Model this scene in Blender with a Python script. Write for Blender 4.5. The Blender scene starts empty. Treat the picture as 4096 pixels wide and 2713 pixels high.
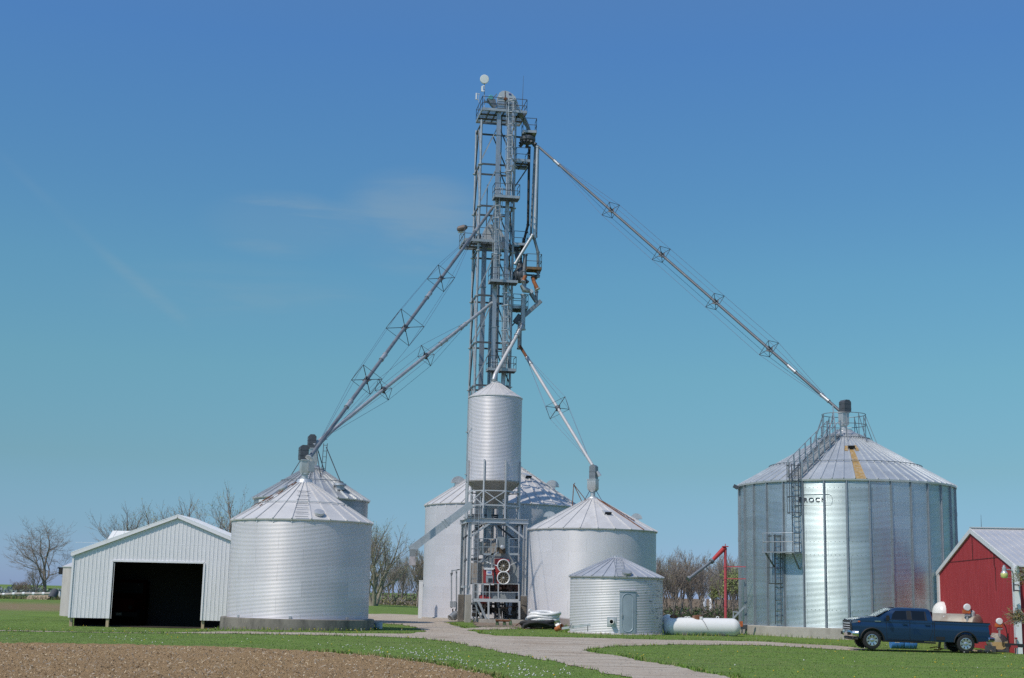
import bpy, bmesh, math, random
import numpy as np
from mathutils import Vector, Matrix
random.seed(7)
rng = np.random.default_rng(11)
sc = bpy.context.scene
COL = sc.collection
R_ = math.radians
V = Vector
# ------------------------------------------------------------------ camera model (photo 4096 x 2713)
FPX, PITCH, ROLL, CAMZ = 5600.0, R_(10.31), 0.022, 2.05
_c, _s = math.cos(PITCH), math.sin(PITCH)
CF = V((0, _c, _s)); _R0 = V((1, 0, 0)); _U0 = V((0, -_s, _c))
CR = _R0 * math.cos(ROLL) + _U0 * math.sin(ROLL)
CU = _U0 * math.cos(ROLL) - _R0 * math.sin(ROLL)
CAM = V((0, 0, CAMZ))
def ray(px, py): return CF * FPX + CR * (px - 2048.0) + CU * (1356.5 - py)
def P(px, py, Y):
    d = ray(px, py); return CAM + d * (Y / d.y)
def G(px, py, z=0.0):
    d = ray(px, py); return CAM + d * ((z - CAMZ) / d.z)
def proj(p):
    q = V(p) - CAM; k = FPX / q.dot(CF)
    return 2048 + q.dot(CR) * k, 1356.5 - q.dot(CU) * k
# ------------------------------------------------------------------ noise
def _hash(ix, iy, seed):
    h = (ix.astype(np.int64) * 374761393 + iy.astype(np.int64) * 668265263 + seed * 982451653) & 0x7fffffff
    h = ((h ^ (h >> 13)) * 1274126177) & 0x7fffffff
    return ((h ^ (h >> 16)) & 0xffff) / 65535.0
def vnoise(x, y, seed=0):
    ix, iy = np.floor(x), np.floor(y); fx, fy = x - ix, y - iy
    fx = fx * fx * (3 - 2 * fx); fy = fy * fy * (3 - 2 * fy)
    a, b = _hash(ix, iy, seed), _hash(ix + 1, iy, seed); c, d = _hash(ix, iy + 1, seed), _hash(ix + 1, iy + 1, seed)
    return (a * (1 - fx) + b * fx) * (1 - fy) + (c * (1 - fx) + d * fx) * fy
def fbm(x, y, seed=0, o=4):
    t, a, n = 0, 1.0, 0
    for k in range(o):
        t = t + a * vnoise(x * 2 ** k, y * 2 ** k, seed + k); n += a; a *= .5
    return t / n
def sstep(a, b, x):
    t = np.clip((np.asarray(x, float) - a) / (b - a), 0, 1); return t * t * (3 - 2 * t)
def hgt(x, y):
    x = np.asarray(x, float); y = np.asarray(y, float)
    h = -0.30 * sstep(-12.5, -18, x) * sstep(60, 74, y) * (1 - sstep(92, 108, y))
    h = h + 0.48 * sstep(98, 150, y) * sstep(4, -16, x)
    h = h - 3.6 * sstep(156, 420, y) * sstep(-20, -34, x)
    h = h - 0.80 * sstep(105, 200, y) * sstep(8, 24, x)
    h = h - 0.13 * sstep(11.5, 16, x) * sstep(59.5, 63, y) * (1 - sstep(76, 82, y))
    h = h + 0.06 * (fbm(x * .08, y * .08, 5, 2) - .5) * sstep(112, 125, y)
    return h
def H(x, y): return float(hgt(x, y))
# ------------------------------------------------------------------ mesh builder
ORG = {}
class MB:
    def __init__(s): s.v = []; s.f = []; s.m = []
    def add(s, vs, fs, mi=0):
        o = len(s.v); s.v += [tuple(p) for p in vs]
        s.f += [tuple(i + o for i in f) for f in fs]; s.m += [mi] * len(fs); return s
    def box(s, c, size, R=None, mi=0):
        c = V(c); hx, hy, hz = [k / 2 for k in size]
        vs = [V((x, y, z)) for x in (-hx, hx) for y in (-hy, hy) for z in (-hz, hz)]
        if R is not None: vs = [R @ p for p in vs]
        return s.add([c + p for p in vs], [(0, 1, 3, 2), (4, 6, 7, 5), (0, 4, 5, 1), (2, 3, 7, 6), (0, 2, 6, 4), (1, 5, 7, 3)], mi)
    def bar(s, a, b, w, h=None, up=(0, 0, 1), mi=0):
        a, b = V(a), V(b); h = h or w; d = (b - a)
        if d.length < 1e-6: return s
        d.normalize(); up = V(up)
        if abs(d.dot(up)) > .98: up = V((0, 1, 0)) if abs(d.y) < .9 else V((1, 0, 0))
        x = d.cross(up).normalized() * (w / 2); y = x.cross(d).normalized() * (h / 2)
        vs = [p + i * x + j * y for p in (a, b) for i, j in ((-1, -1), (1, -1), (1, 1), (-1, 1))]
        return s.add(vs, [(3, 2, 1, 0), (4, 5, 6, 7), (0, 1, 5, 4), (1, 2, 6, 5), (2, 3, 7, 6), (3, 0, 4, 7)], mi)
    def path(s, pts, r, n=8, mi=0, caps=True, closed=False):
        pts = [V(p) for p in pts]; N = len(pts)
        rs = r if isinstance(r, (list, tuple)) else [r] * N
        prev = None; rings = []
        for i, p in enumerate(pts):
            if closed: d = pts[(i + 1) % N] - pts[i - 1]
            else: d = pts[min(i + 1, N - 1)] - pts[max(i - 1, 0)]
            d.normalize()
            if prev is None:
                a = V((0, 0, 1)) if abs(d.z) < .9 else V((1, 0, 0)); x = d.cross(a).normalized()
            else:
                x = (prev - d * prev.dot(d)).normalized()
            prev = x; y = d.cross(x)
            rings.append([p + (x * math.cos(2 * math.pi * k / n) + y * math.sin(2 * math.pi * k / n)) * rs[i] for k in range(n)])
        vs = [q for g in rings for q in g]; fs = []
        for i in range(N if closed else N - 1):
            j = (i + 1) % N
            for k in range(n):
                fs.append((i * n + k, i * n + (k + 1) % n, j * n + (k + 1) % n, j * n + k))
        if caps and not closed:
            fs.append(tuple(range(n))[::-1]); fs.append(tuple((N - 1) * n + k for k in range(n)))
        return s.add(vs, fs, mi)
    def tube(s, a, b, r, r2=None, n=10, mi=0, caps=True):
        return s.path([a, b], [r, r if r2 is None else r2], n, mi, caps)
    def lathe(s, prof, n=32, c=(0, 0, 0), R=None, mi=0, a0=0, a1=2 * math.pi, caps=True):
        c = V(c); vs = []; full = abs(a1 - a0 - 2 * math.pi) < 1e-6; m = n if full else n + 1
        for (r, z) in prof:
            for k in range(m):
                a = a0 + (a1 - a0) * k / n; p = V((r * math.cos(a), r * math.sin(a), z))
                vs.append(c + (R @ p if R is not None else p))
        fs = []
        for i in range(len(prof) - 1):
            for k in range(n):
                k2 = (k + 1) % m; fs.append((i * m + k, i * m + k2, (i + 1) * m + k2, (i + 1) * m + k))
        if full and caps:
            if prof[0][0] > 1e-5: fs.append(tuple(range(m))[::-1])
            if prof[-1][0] > 1e-5: fs.append(tuple((len(prof) - 1) * m + k for k in range(m)))
        return s.add(vs, fs, mi)
    def prism(s, poly, ext, mi=0):
        # poly: list of 3-D points (planar), ext: extrusion vector
        e = V(ext); n = len(poly); vs = [V(p) for p in poly] + [V(p) + e for p in poly]
        fs = [tuple(range(n))[::-1], tuple(range(n, 2 * n))] + [(k, (k + 1) % n, n + (k + 1) % n, n + k) for k in range(n)]
        return s.add(vs, fs, mi)
    def ball(s, c, r, n=12, m=8, sc_=(1, 1, 1), mi=0):
        c = V(c); pr = [(max(1e-6, math.sin(math.pi * k / m)) * r, -math.cos(math.pi * k / m) * r) for k in range(m + 1)]
        o = len(s.v); s.lathe(pr, n, (0, 0, 0), None, mi)
        for i in range(o, len(s.v)):
            p = s.v[i]; s.v[i] = (c.x + p[0] * sc_[0], c.y + p[1] * sc_[1], c.z + p[2] * sc_[2])
        return s
    def xf(s, M_, start=0):
        for i in range(start, len(s.v)): s.v[i] = tuple(M_ @ V(s.v[i]))
        return s
    def build(s, name, mats, parent=None, ang=35, flat=False, bevel=0, org=None):
        o = V(org) if org is not None else (ORG[parent.name] if parent is not None else V((0, 0, 0)))
        me = bpy.data.meshes.new(name)
        me.from_pydata([(p[0] - o.x, p[1] - o.y, p[2] - o.z) for p in s.v], [], s.f)
        if bevel or True:
            bm = bmesh.new(); bm.from_mesh(me)
            bmesh.ops.recalc_face_normals(bm, faces=bm.faces)
            for f, mi in zip(bm.faces, s.m): f.material_index = mi
            if bevel:
                es = [e for e in bm.edges if len(e.link_faces) == 2 and e.calc_face_angle(0) > R_(30)]
                bmesh.ops.bevel(bm, geom=es, offset=bevel, segments=2, affect='EDGES', clamp_overlap=True)
            bm.to_mesh(me); bm.free()
        return link(name, me, mats, parent, ang, flat, o)
def link(name, me, mats, parent=None, ang=35, flat=False, org=None):
    for m in (mats if isinstance(mats, (list, tuple)) else [mats]): me.materials.append(m)
    if not flat:
        me.polygons.foreach_set('use_smooth', [True] * len(me.polygons))
        if ang: me.set_sharp_from_angle(angle=R_(ang))
    ob = bpy.data.objects.new(name, me); COL.objects.link(ob)
    if parent is not None: ob.parent = parent; ORG[ob.name] = V(ORG[parent.name])
    else:
        ORG[ob.name] = V(org) if org is not None else V((0, 0, 0)); ob.location = ORG[ob.name]
    return ob
def npmesh(name, verts, faces, mats, parent=None, ang=0, midx=None, smooth=True, org=None, nper=4):
    verts = np.asarray(verts, np.float32); faces = np.asarray(faces, np.int32)
    o = V(org) if org is not None else (ORG[parent.name] if parent is not None else V((0, 0, 0)))
    verts = verts - np.array(o, np.float32)
    me = bpy.data.meshes.new(name); nv, nf = len(verts), len(faces)
    me.vertices.add(nv); me.vertices.foreach_set('co', verts.ravel())
    me.loops.add(nf * nper); me.loops.foreach_set('vertex_index', faces.ravel())
    me.polygons.add(nf); me.polygons.foreach_set('loop_start', np.arange(nf, dtype=np.int32) * nper)
    if midx is not None: me.polygons.foreach_set('material_index', np.asarray(midx, np.int32))
    me.polygons.foreach_set('use_smooth', np.full(nf, smooth))
    me.update(calc_edges=True); me.validate()
    return link(name, me, mats, parent, ang, not smooth, o)
def thing(name, label, cat, loc=(0, 0, 0), group=None):
    o = bpy.data.objects.new(name, None); COL.objects.link(o); o.location = loc; o.empty_display_size = .3
    ORG[o.name] = V(loc); o['label'] = label; o['category'] = cat
    if group: o['group'] = group
    return o
def tag(o, label=None, cat=None, group=None, kind=None):
    for k, v in (('label', label), ('category', cat), ('group', group), ('kind', kind)):
        if v: o[k] = v
    return o
def copy_tree(o, parent=None):
    c = o.copy(); COL.objects.link(c)
    if parent is not None: c.parent = parent
    ORG[c.name] = V(ORG[o.name])
    for ch in list(o.children): copy_tree(ch, c)
    return c
# ------------------------------------------------------------------ materials
class NT:
    def __init__(s, name):
        s.mat = bpy.data.materials.new(name); s.mat.use_nodes = True; s.t = s.mat.node_tree; s.t.nodes.clear()
        s.out = s.t.nodes.new('ShaderNodeOutputMaterial'); s.b = s.t.nodes.new('ShaderNodeBsdfPrincipled')
        s.t.links.new(s.b.outputs[0], s.out.inputs[0])
    def n(s, ty, **kw):
        x = s.t.nodes.new(ty)
        for k, v in kw.items(): setattr(x, k, v)
        return x
    def set(s, sock, v):
        if hasattr(v, 'links') or isinstance(v, bpy.types.NodeSocket): s.t.links.new(v, sock)
        elif v is not None: sock.default_value = v
    def math(s, op, a, b=None, c=None):
        x = s.n('ShaderNodeMath', operation=op)
        s.set(x.inputs[0], a)
        if b is not None: s.set(x.inputs[1], b)
        if c is not None: s.set(x.inputs[2], c)
        return x.outputs[0]
    def mix(s, f, a, b, blend='MIX'):
        x = s.n('ShaderNodeMix', data_type='RGBA', blend_type=blend)
        col = lambda q: (*q, 1) if isinstance(q, tuple) and len(q) == 3 else q
        s.set(x.inputs[0], f); s.set(x.inputs[6], col(a)); s.set(x.inputs[7], col(b)); return x.outputs[2]
    def coord(s, k='Object', scale=(1, 1, 1)):
        t = s.n('ShaderNodeTexCoord'); m = s.n('ShaderNodeMapping'); m.inputs['Scale'].default_value = scale
        s.t.links.new(t.outputs[k], m.inputs[0]); return m.outputs[0]
    def noise(s, co, scale, detail=4, rough=.55):
        x = s.n('ShaderNodeTexNoise'); s.set(x.inputs['Vector'], co)
        x.inputs['Scale'].default_value = scale; x.inputs['Detail'].default_value = detail; x.inputs['Roughness'].default_value = rough
        return x.outputs[0]
    def ramp(s, f, a, b, lo=0., hi=1.):
        x = s.n('ShaderNodeMapRange'); s.set(x.inputs[0], f)
        for i, v in enumerate((a, b, lo, hi)): x.inputs[i + 1].default_value = v
        return x.outputs[0]
    def bump(s, h, strength=.3, dist=.02):
        x = s.n('ShaderNodeBump'); x.inputs['Strength'].default_value = strength; x.inputs['Distance'].default_value = dist
        s.set(x.inputs['Height'], h); s.t.links.new(x.outputs[0], s.b.inputs['Normal'])
    def fin(s, col=None, rough=None, metal=None, spec=None, coat=None):
        if col is not None: s.set(s.b.inputs['Base Color'], (*col, 1) if isinstance(col, tuple) and len(col) == 3 else col)
        if rough is not None: s.set(s.b.inputs['Roughness'], rough)
        if metal is not None: s.set(s.b.inputs['Metallic'], metal)
        if spec is not None: s.b.inputs['Specular IOR Level'].default_value = spec
        if coat is not None: s.b.inputs['Coat Weight'].default_value = coat; s.b.inputs['Coat Roughness'].default_value = .06
        return s.mat
def mk(name, col, rough=.6, metal=0., var=.15, vs=1.5, dirt=None, dirt_amt=.3, ds=.8, stretch=(1, 1, 1), bump=0, bs=30, spec=.5, coat=None, rvar=.08):
    m = NT(name); co = m.coord('Object', stretch)
    n1 = m.noise(co, vs); n2 = m.noise(co, vs * 7, 3)
    f = m.math('ADD', m.math('MULTIPLY', n1, .65), m.math('MULTIPLY', n2, .35))
    a = tuple(max(0, c * (1 - var * 1.6)) for c in col); b = tuple(min(1, c * (1 + var * 1.6)) for c in col)
    c = m.mix(m.ramp(f, .25, .75), a, b)
    if dirt is not None:
        d = m.noise(co, ds, 6, .65); c = m.mix(m.ramp(d, .62 - dirt_amt * .35, .80 - dirt_amt * .2, 0, min(1, .35 + dirt_amt)), c, dirt)
    if bump: m.bump(m.noise(m.coord('Object'), bs, 3), bump, .02)
    return m.fin(c, m.ramp(n1, .2, .8, max(.02, rough - rvar), min(1, rough + rvar)), metal, spec, coat)
def galv_wall(name, col, metal, rough, R, ring=.813, nper=14, tone=.10, dirt=(.25, .24, .23), dirt_amt=.1, chips=None, seam=.45, rust_base=0):
    """corrugated galvanised sheet: per-sheet tone, staggered vertical laps with bolt rows, streaks"""
    m = NT(name); t = m.n('ShaderNodeTexCoord'); sep = m.n('ShaderNodeSeparateXYZ'); m.t.links.new(t.outputs['Object'], sep.inputs[0])
    ang = m.math('DIVIDE', m.math('ARCTAN2', sep.outputs[1], sep.outputs[0]), 2 * math.pi)
    z = sep.outputs[2]; ri = m.math('FLOOR', m.math('DIVIDE', z, ring))
    a2 = m.math('ADD', m.math('MULTIPLY', ang, nper), m.math('MULTIPLY', m.math('MODULO', ri, 2.0), .5))
    pi_ = m.math('FLOOR', a2); fr = m.math('SUBTRACT', a2, pi_); fz = m.math('FRACT', m.math('DIVIDE', z, ring))
    w = m.n('ShaderNodeTexWhiteNoise', noise_dimensions='2D'); cv = m.n('ShaderNodeCombineXYZ')
    m.t.links.new(pi_, cv.inputs[0]); m.t.links.new(ri, cv.inputs[1]); m.t.links.new(cv.outputs[0], w.inputs[0])
    n1 = m.noise(m.coord('Object', (1, 1, .25)), 1.3, 5)
    n2 = m.noise(m.coord('Object', (1, 1, .06)), 9, 3)
    f = m.math('ADD', m.math('MULTIPLY', w.outputs[0], .45), m.math('ADD', m.math('MULTIPLY', n1, .4), m.math('MULTIPLY', n2, .25)))
    c = m.mix(m.ramp(f, .2, .9), tuple(q * (1 - tone * 1.5) for q in col), tuple(min(1, q * (1 + tone)) for q in col))
    wd = .018 * nper / (2 * math.pi * R)
    lap = m.math('MULTIPLY', m.math('LESS_THAN', fr, wd), m.math('GREATER_THAN', m.math('FRACT', m.math('MULTIPLY', z, 14.77)), .45))
    bolt = m.math('MULTIPLY', m.math('LESS_THAN', fz, .022 / ring), m.math('GREATER_THAN', m.math('FRACT', m.math('MULTIPLY', ang, 2 * math.pi * R * 4.2)), .8))
    c = m.mix(m.math('MULTIPLY', m.math('MAXIMUM', lap, bolt), seam), c, (.08, .08, .085))
    d = m.noise(m.coord('Object', (1, 1, .35)), 1.1, 8, .68)
    c = m.mix(m.ramp(d, .66 - dirt_amt * .3, .85, 0, .25 + dirt_amt), c, dirt)
    if chips is not None:
        k = m.noise(m.coord('Object', (1, 1, 3.2)), 2.3, 10, .74); k2 = m.ramp(sep.outputs[0], -R * .2, R, .0, .10)
        c = m.mix(m.ramp(m.math('ADD', k, k2), .64, .68), c, chips)
    if rust_base:
        rb = m.math('MULTIPLY', m.ramp(m.math('ADD', z, m.math('MULTIPLY', n1, .3)), rust_base, rust_base + .12, 1, 0), .75)
        c = m.mix(rb, c, (.12, .075, .05))
    return m.fin(c, m.ramp(n1, .2, .8, rough - .05, rough + .06), metal, .5)

GALV = mk('galvanised_steel', (.42, .44, .46), .48, .55, .14, 2.5, (.2, .19, .18), .12)
GALVL = mk('bright_galvanised', (.56, .57, .58), .42, .5, .10, 2.0, (.3, .28, .26), .1)
GALVD = mk('dull_galvanised', (.24, .26, .28), .5, .6, .16, 2.5, (.1, .09, .08), .2)
STEELD = mk('dark_weathered_steel', (.105, .115, .13), .55, .4, .2, 3, (.06, .05, .045), .2)
ROOFW = mk('weathered_roof_sheet', (.62, .605, .60), .5, .2, .07, .9, (.36, .33, .3), .12, .6, (1, 1, 1))
ROOFB = mk('galvanised_roof_sheet', (.56, .57, .575), .42, .6, .09, .9, (.3, .29, .28), .1, .6)
ROOFRUST = mk('rust_streaked_roof_sheet', (.42, .27, .10), .6, .2, .25, 2.2, (.45, .45, .46), .35, 2.0, (3, 3, .6))
RUST = mk('rust', (.17, .065, .03), .85, .1, .3, 6, (.30, .28, .27), .25, 3)
CONC = mk('weathered_concrete', (.25, .225, .195), .9, 0, .16, 1.6, (.075, .07, .065), .55, 1.2, (1, 1, .5), .4, 25)
CONCL = mk('pale_concrete', (.40, .375, .335), .9, 0, .12, 1.6, (.2, .18, .15), .25, 1.4, (1, 1, .5), .4, 25)
WHITEP = mk('white_painted_steel', (.74, .75, .76), .45, 0, .035, 1.2, (.55, .54, .5), .06)
WHITET = mk('white_enamel', (.78, .78, .77), .3, 0, .03, 1.5, (.5, .48, .44), .08)
BLACK = mk('black_rubber', (.018, .018, .02), .65, 0, .2, 8)
DARKM = mk('dark_machinery', (.055, .05, .048), .7, .2, .35, 4, (.13, .06, .04), .25, 3)
REDP = mk('red_machine_paint', (.34, .035, .04), .5, 0, .12, 3, (.2, .03, .03), .15)
REDPIPE = mk('faded_red_pipe_paint', (.47, .075, .09), .5, 0, .10, 2.5, (.42, .14, .14), .25, 2)
ORANGE = mk('orange_paint', (.55, .14, .04), .6, 0, .2, 6, (.12, .05, .03), .3, 5)
GREYP = mk('grey_machine_paint', (.25, .275, .285), .55, .1, .08, 2, (.14, .13, .12), .15)
BEIGE = mk('weathered_beige_sheet', (.36, .33, .30), .7, .1, .2, 4, (.14, .09, .06), .35, 3, (4, 4, .5))
TEAL = mk('teal_motor_paint', (.10, .36, .40), .5, 0, .1)
CABLE = mk('steel_cable', (.10, .11, .18), .6, .2, .1)
GREENP = mk('faded_green_paint', (.085, .14, .07), .7, 0, .2, 6, (.18, .09, .05), .3, 5)
WOODP = mk('pale_pallet_wood', (.42, .33, .22), .85, 0, .2, 5)
DARKIN = mk('shade_black_timber', (.012, .010, .008), .9, 0, .3, 3)  # near black: the shade inside the shed is put into this colour
CHROME = mk('chrome', (.72, .73, .75), .12, 1.0, .02, 2)
# ================================================================== bins
def corr_wall_mesh(name, c, R, z0, z1, mats, parent, pitch=.0677, amp=.0062, nseg=128, facets=0, flat=.0, steps=6, phase=0.):
    nz = int(round((z1 - z0) / pitch)) * steps
    zs = np.linspace(z0, z1, nz + 1); rr = R + amp * np.sin(2 * np.pi * (zs - z0) / ((z1 - z0) / (nz / steps)))
    th = np.linspace(0, 2 * np.pi, nseg, endpoint=False)
    k = np.ones(nseg)
    if facets:
        d = ((th - phase) * facets / (2 * np.pi)) % 1.0 - .5
        k = 1 - flat * (1 - np.cos(np.pi / facets) / np.cos(d * 2 * np.pi / facets))
    X = c[0] + np.outer(rr, np.cos(th) * k); Y = c[1] + np.outer(rr, np.sin(th) * k); Z = np.repeat(zs[:, None], nseg, 1)
    vs = np.stack([X, Y, Z], -1).reshape(-1, 3)
    i = np.arange(nz)[:, None] * nseg; j = np.arange(nseg)[None]; j2 = (j + 1) % nseg
    fs = np.stack([i + j, i + j2, i + nseg + j2, i + nseg + j], -1).reshape(-1, 4)
    return npmesh(name, vs, fs, mats, parent)
def circ(c, r, a, z): return V((c[0] + r * math.cos(a), c[1] + r * math.sin(a), z))
def roof_mb(c, Re, ze, Rp, zp, n, rib=.035, ribw=.05, a0=0., lip=.07, rust=None, dirt_ribs=()):
    """cone of n flat sheets with a raised rib at every joint and a rolled eave"""
    m = MB()
    sl = V((Re - Rp, 0, zp - ze)).normalized()
    for k in range(n):
        a, b = a0 + 2 * math.pi * k / n, a0 + 2 * math.pi * (k + 1) / n
        mi = 0
        if rust and k in rust:
            f = rust[k]; rm = Re + (Rp - Re) * f; zm = ze + (zp - ze) * f
            m.add([circ(c, Re, a, ze), circ(c, Re, b, ze), circ(c, rm, b, zm), circ(c, rm, a, zm)], [(0, 1, 2, 3)], 1)
            m.add([circ(c, rm, a, zm), circ(c, rm, b, zm), circ(c, Rp, b, zp), circ(c, Rp, a, zp)], [(0, 1, 2, 3)], 0)
        else:
            m.add([circ(c, Re, a, ze), circ(c, Re, b, ze), circ(c, Rp, b, zp), circ(c, Rp, a, zp)], [(0, 1, 2, 3)], 0)
        m.add([circ(c, Re, a, ze), circ(c, Re, b, ze), circ(c, Re - .015, b, ze - lip), circ(c, Re - .015, a, ze - lip)], [(0, 1, 2, 3)], 0)
        m.add([circ(c, Re - .015, a, ze - lip), circ(c, Re - .015, b, ze - lip), circ(c, Re - .32, b, ze - lip + .02), circ(c, Re - .32, a, ze - lip + .02)], [(3, 2, 1, 0)], 0)
        p, q = circ(c, Re + .01, a, ze), circ(c, Rp + .02, a, zp)
        up = V((sl.z * math.cos(a), sl.z * math.sin(a), sl.x))
        m.bar(p + up * rib * .35, q + up * rib * .35, ribw, rib, up, 2 if k in dirt_ribs else 0)
    return m
def roof_pt(c, Re, ze, Rp, zp, f, a, lift=0.):
    r = Re + (Rp - Re) * f; z = ze + (zp - ze) * f
    sl = V((Re - Rp, 0, zp - ze)).normalized(); up = V((sl.z * math.cos(a), sl.z * math.sin(a), sl.x))
    return circ(c, r, a, z) + up * lift
def vent_mb(p, a, s=1.0, tall=True):
    """gooseneck mushroom vent: half-disc cowl whose mouth looks down the slope"""
    m = MB(); rad = V((math.cos(a), math.sin(a), 0)); tan = V((-math.sin(a), math.cos(a), 0)); up = V((0, 0, 1))
    r, w = .42 * s, .40 * s; poly = []
    for k in range(11):
        t = math.pi * k / 10; poly.append(p + rad * (r * math.cos(t)) + up * (r * .95 * math.sin(t) + .10 * s) - tan * w / 2)
    m.prism(poly, tan * w)
    m.box(p + up * .02, (.36 * s, .36 * s, .28 * s), Matrix.Rotation(a, 3, 'Z'))
    return m
def flat_vent_mb(c, Re, ze, Rp, zp, f, a, w=.4, l=.55, hgt_=.16):
    """low hooded roof vent open on its lower side"""
    m = MB(); p0 = roof_pt(c, Re, ze, Rp, zp, f, a); p1 = roof_pt(c, Re, ze, Rp, zp, f + l / max(.1, math.hypot(Re - Rp, zp - ze)), a)
    d = (p1 - p0).normalized(); tan = V((-math.sin(a), math.cos(a), 0)); up = tan.cross(d) * -1
    if up.z < 0: up = -up
    h = w / 2
    b = [p0 - tan * h, p0 + tan * h, p1 + tan * h * .9, p1 - tan * h * .9]
    t = [b[0] + up * hgt_, b[1] + up * hgt_, b[2] + up * .02, b[3] + up * .02]
    m.add(b + t, [(4, 5, 6, 7), (1, 2, 6, 5), (3, 0, 4, 7), (2, 3, 7, 6)], 0)
    q = [p0 - tan * h * .86 + d * .03 + up * .012, p0 + tan * h * .86 + d * .03 + up * .012, p0 + tan * h * .86 + d * .03 + up * (hgt_ - .03), p0 - tan * h * .86 + d * .03 + up * (hgt_ - .03)]
    m.add(q, [(0, 1, 2, 3)], 1)
    return m
def roof_ladder_mb(c, Re, ze, Rp, zp, a, n, w=.45, f0=.02, f1=.95, r=.016, rails=True):
    m = MB()
    for k in range(n):
        f = f0 + (f1 - f0) * k / (n - 1); p = roof_pt(c, Re, ze, Rp, zp, f, a, .085)
        rr = Re + (Rp - Re) * f; t = V((-math.sin(a), math.cos(a), 0))
        m.bar(p - t * w / 2, p + t * w / 2, r * 2.0, r * 1.4)
    for s in ((-1, 1) if rails else ()):
        p, q = roof_pt(c, Re, ze, Rp, zp, f0, a, .06), roof_pt(c, Re, ze, Rp, zp, f1, a, .06); t = V((-math.sin(a), math.cos(a), 0)) * s * w / 2
        m.bar(p + t, q + t, r, r)
    return m
def collar_mb(c, Rp, zp, h=.16):
    return MB().lathe([(Rp + .06, zp - .05), (Rp + .05, zp + .02), (Rp * .92, zp + h), (Rp * .9, zp + h + .03), (.02, zp + h + .05)], 28, (c[0], c[1], 0))
def slab_mb(c, R, z0, z1, n=72):
    return MB().lathe([(R + .02, z0), (R, z1 - .03), (R - .03, z1)], n, (c[0], c[1], 0))
TOCAM = -math.pi / 2      # angle of the side that faces the road
def hatch_mb(c, Re, ze, Rp, zp, f, a, r=.27):
    m = MB(); p = roof_pt(c, Re, ze, Rp, zp, f, a, .02)
    sl = V((Re - Rp, 0, zp - ze)).normalized(); up = V((sl.z * math.cos(a), sl.z * math.sin(a), sl.x))
    q = up.to_track_quat('Z', 'Y').to_matrix()
    m.lathe([(r, 0), (r, .10), (r + .03, .10), (r + .02, .15), (.02, .17)], 20, p, q); return m

GRP_BIN = 'round corrugated grain bins of the farmyard'
# ---- A : front left bin
cA = (-11.05, 75.9); RA = 3.72
zA0 = .55; zA1 = P(1215, 2078, 72.1).z; zAp = P(1205, 1932, 75.9).z
WALLA = galv_wall('bright_corrugated_wall', (.67, .65, .68), .16, .46, RA, .813, 9, .08, dirt_amt=.05)
binA = thing('grain_bin', 'silver corrugated bin on a dark raised concrete slab beside the white shed', 'grain bin', (cA[0], cA[1], 0), GRP_BIN)
slab_mb(cA, 4.04, -.15, zA0).build('foundation', CONC, binA)
corr_wall_mesh('wall', cA, RA, zA0, zA1, WALLA, binA, amp=.008)
ReA = RA + .10; RpA = .42; nA = 24; zAe = zA1 + .03
rA = dict(c=cA, Re=ReA, ze=zAe, Rp=RpA, zp=zAp)
a0A = TOCAM + .26
roof_mb(cA, ReA, zAe, RpA, zAp, nA, .045, .06, a0A, dirt_ribs=(19, 20, 18)).build('roof', [ROOFW, ROOFRUST, ROOFW], binA, ang=20)
collar_mb(cA, RpA, zAp).build('peak_collar', GALVL, binA)
for k in range(7): roof_ladder_mb(a=a0A - math.pi / nA, n=2, w=.66, f0=.02 + k * .115, f1=.02 + k * .115, rails=False, **rA).build('ladder_rung', GALV, binA)
hatch_mb(f=.13, a=a0A + math.pi / nA, r=.25, **rA).build('roof_hatch', GALVL, binA)
hatch_mb(f=.80, a=TOCAM - 1.1, r=.26, **rA).build('roof_hatch', GALVL, binA)
mm = MB()
for k in range(38):
    a = a0A + 2 * math.pi * k / 38
    mm.bar(roof_pt(f=.44, a=a, lift=.06, **rA), roof_pt(f=.44, a=a + 2 * math.pi / 38, lift=.06, **rA), .035, .03)
mm.build('roof_ring', GALVL, binA)
# torn, rusty rib caps on the left of the roof
for q in range(26):
    mm = MB()
    a = a0A + 2 * math.pi * random.choice((18, 19, 20)) / nA - .05 + random.uniform(0, .05); f = random.uniform(.28, .92)
    p = roof_pt(f=f, a=a, lift=.05, **rA); p2 = roof_pt(f=f + random.uniform(.03, .12), a=a + random.uniform(-.02, .02), lift=.07, **rA)
    mm.bar(p, p2, .07, .03); mm.build('rusted_flashing', RUST, binA)
for k in range(24):
    a = a0A + 2 * math.pi * k / 24
    if math.sin(a) < .2: MB().bar(circ(cA, RA + .02, a, zA1 - .02), circ(cA, RA + .02, a, zA1 - .16), .035, .03, (math.cos(a), math.sin(a), 0)).build('eave_clip', WHITEP, binA)
for k in range(6):
    a = TOCAM - 1.22 + k * .42
    if k in (1, 3, 5): MB().bar(circ(cA, RA + .03, a, zA0 + .01), circ(cA, RA + .03, a, zA0 + .14), .14, .04, (math.cos(a), math.sin(a), 0)).build('anchor_bracket', GALVL, binA)

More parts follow.
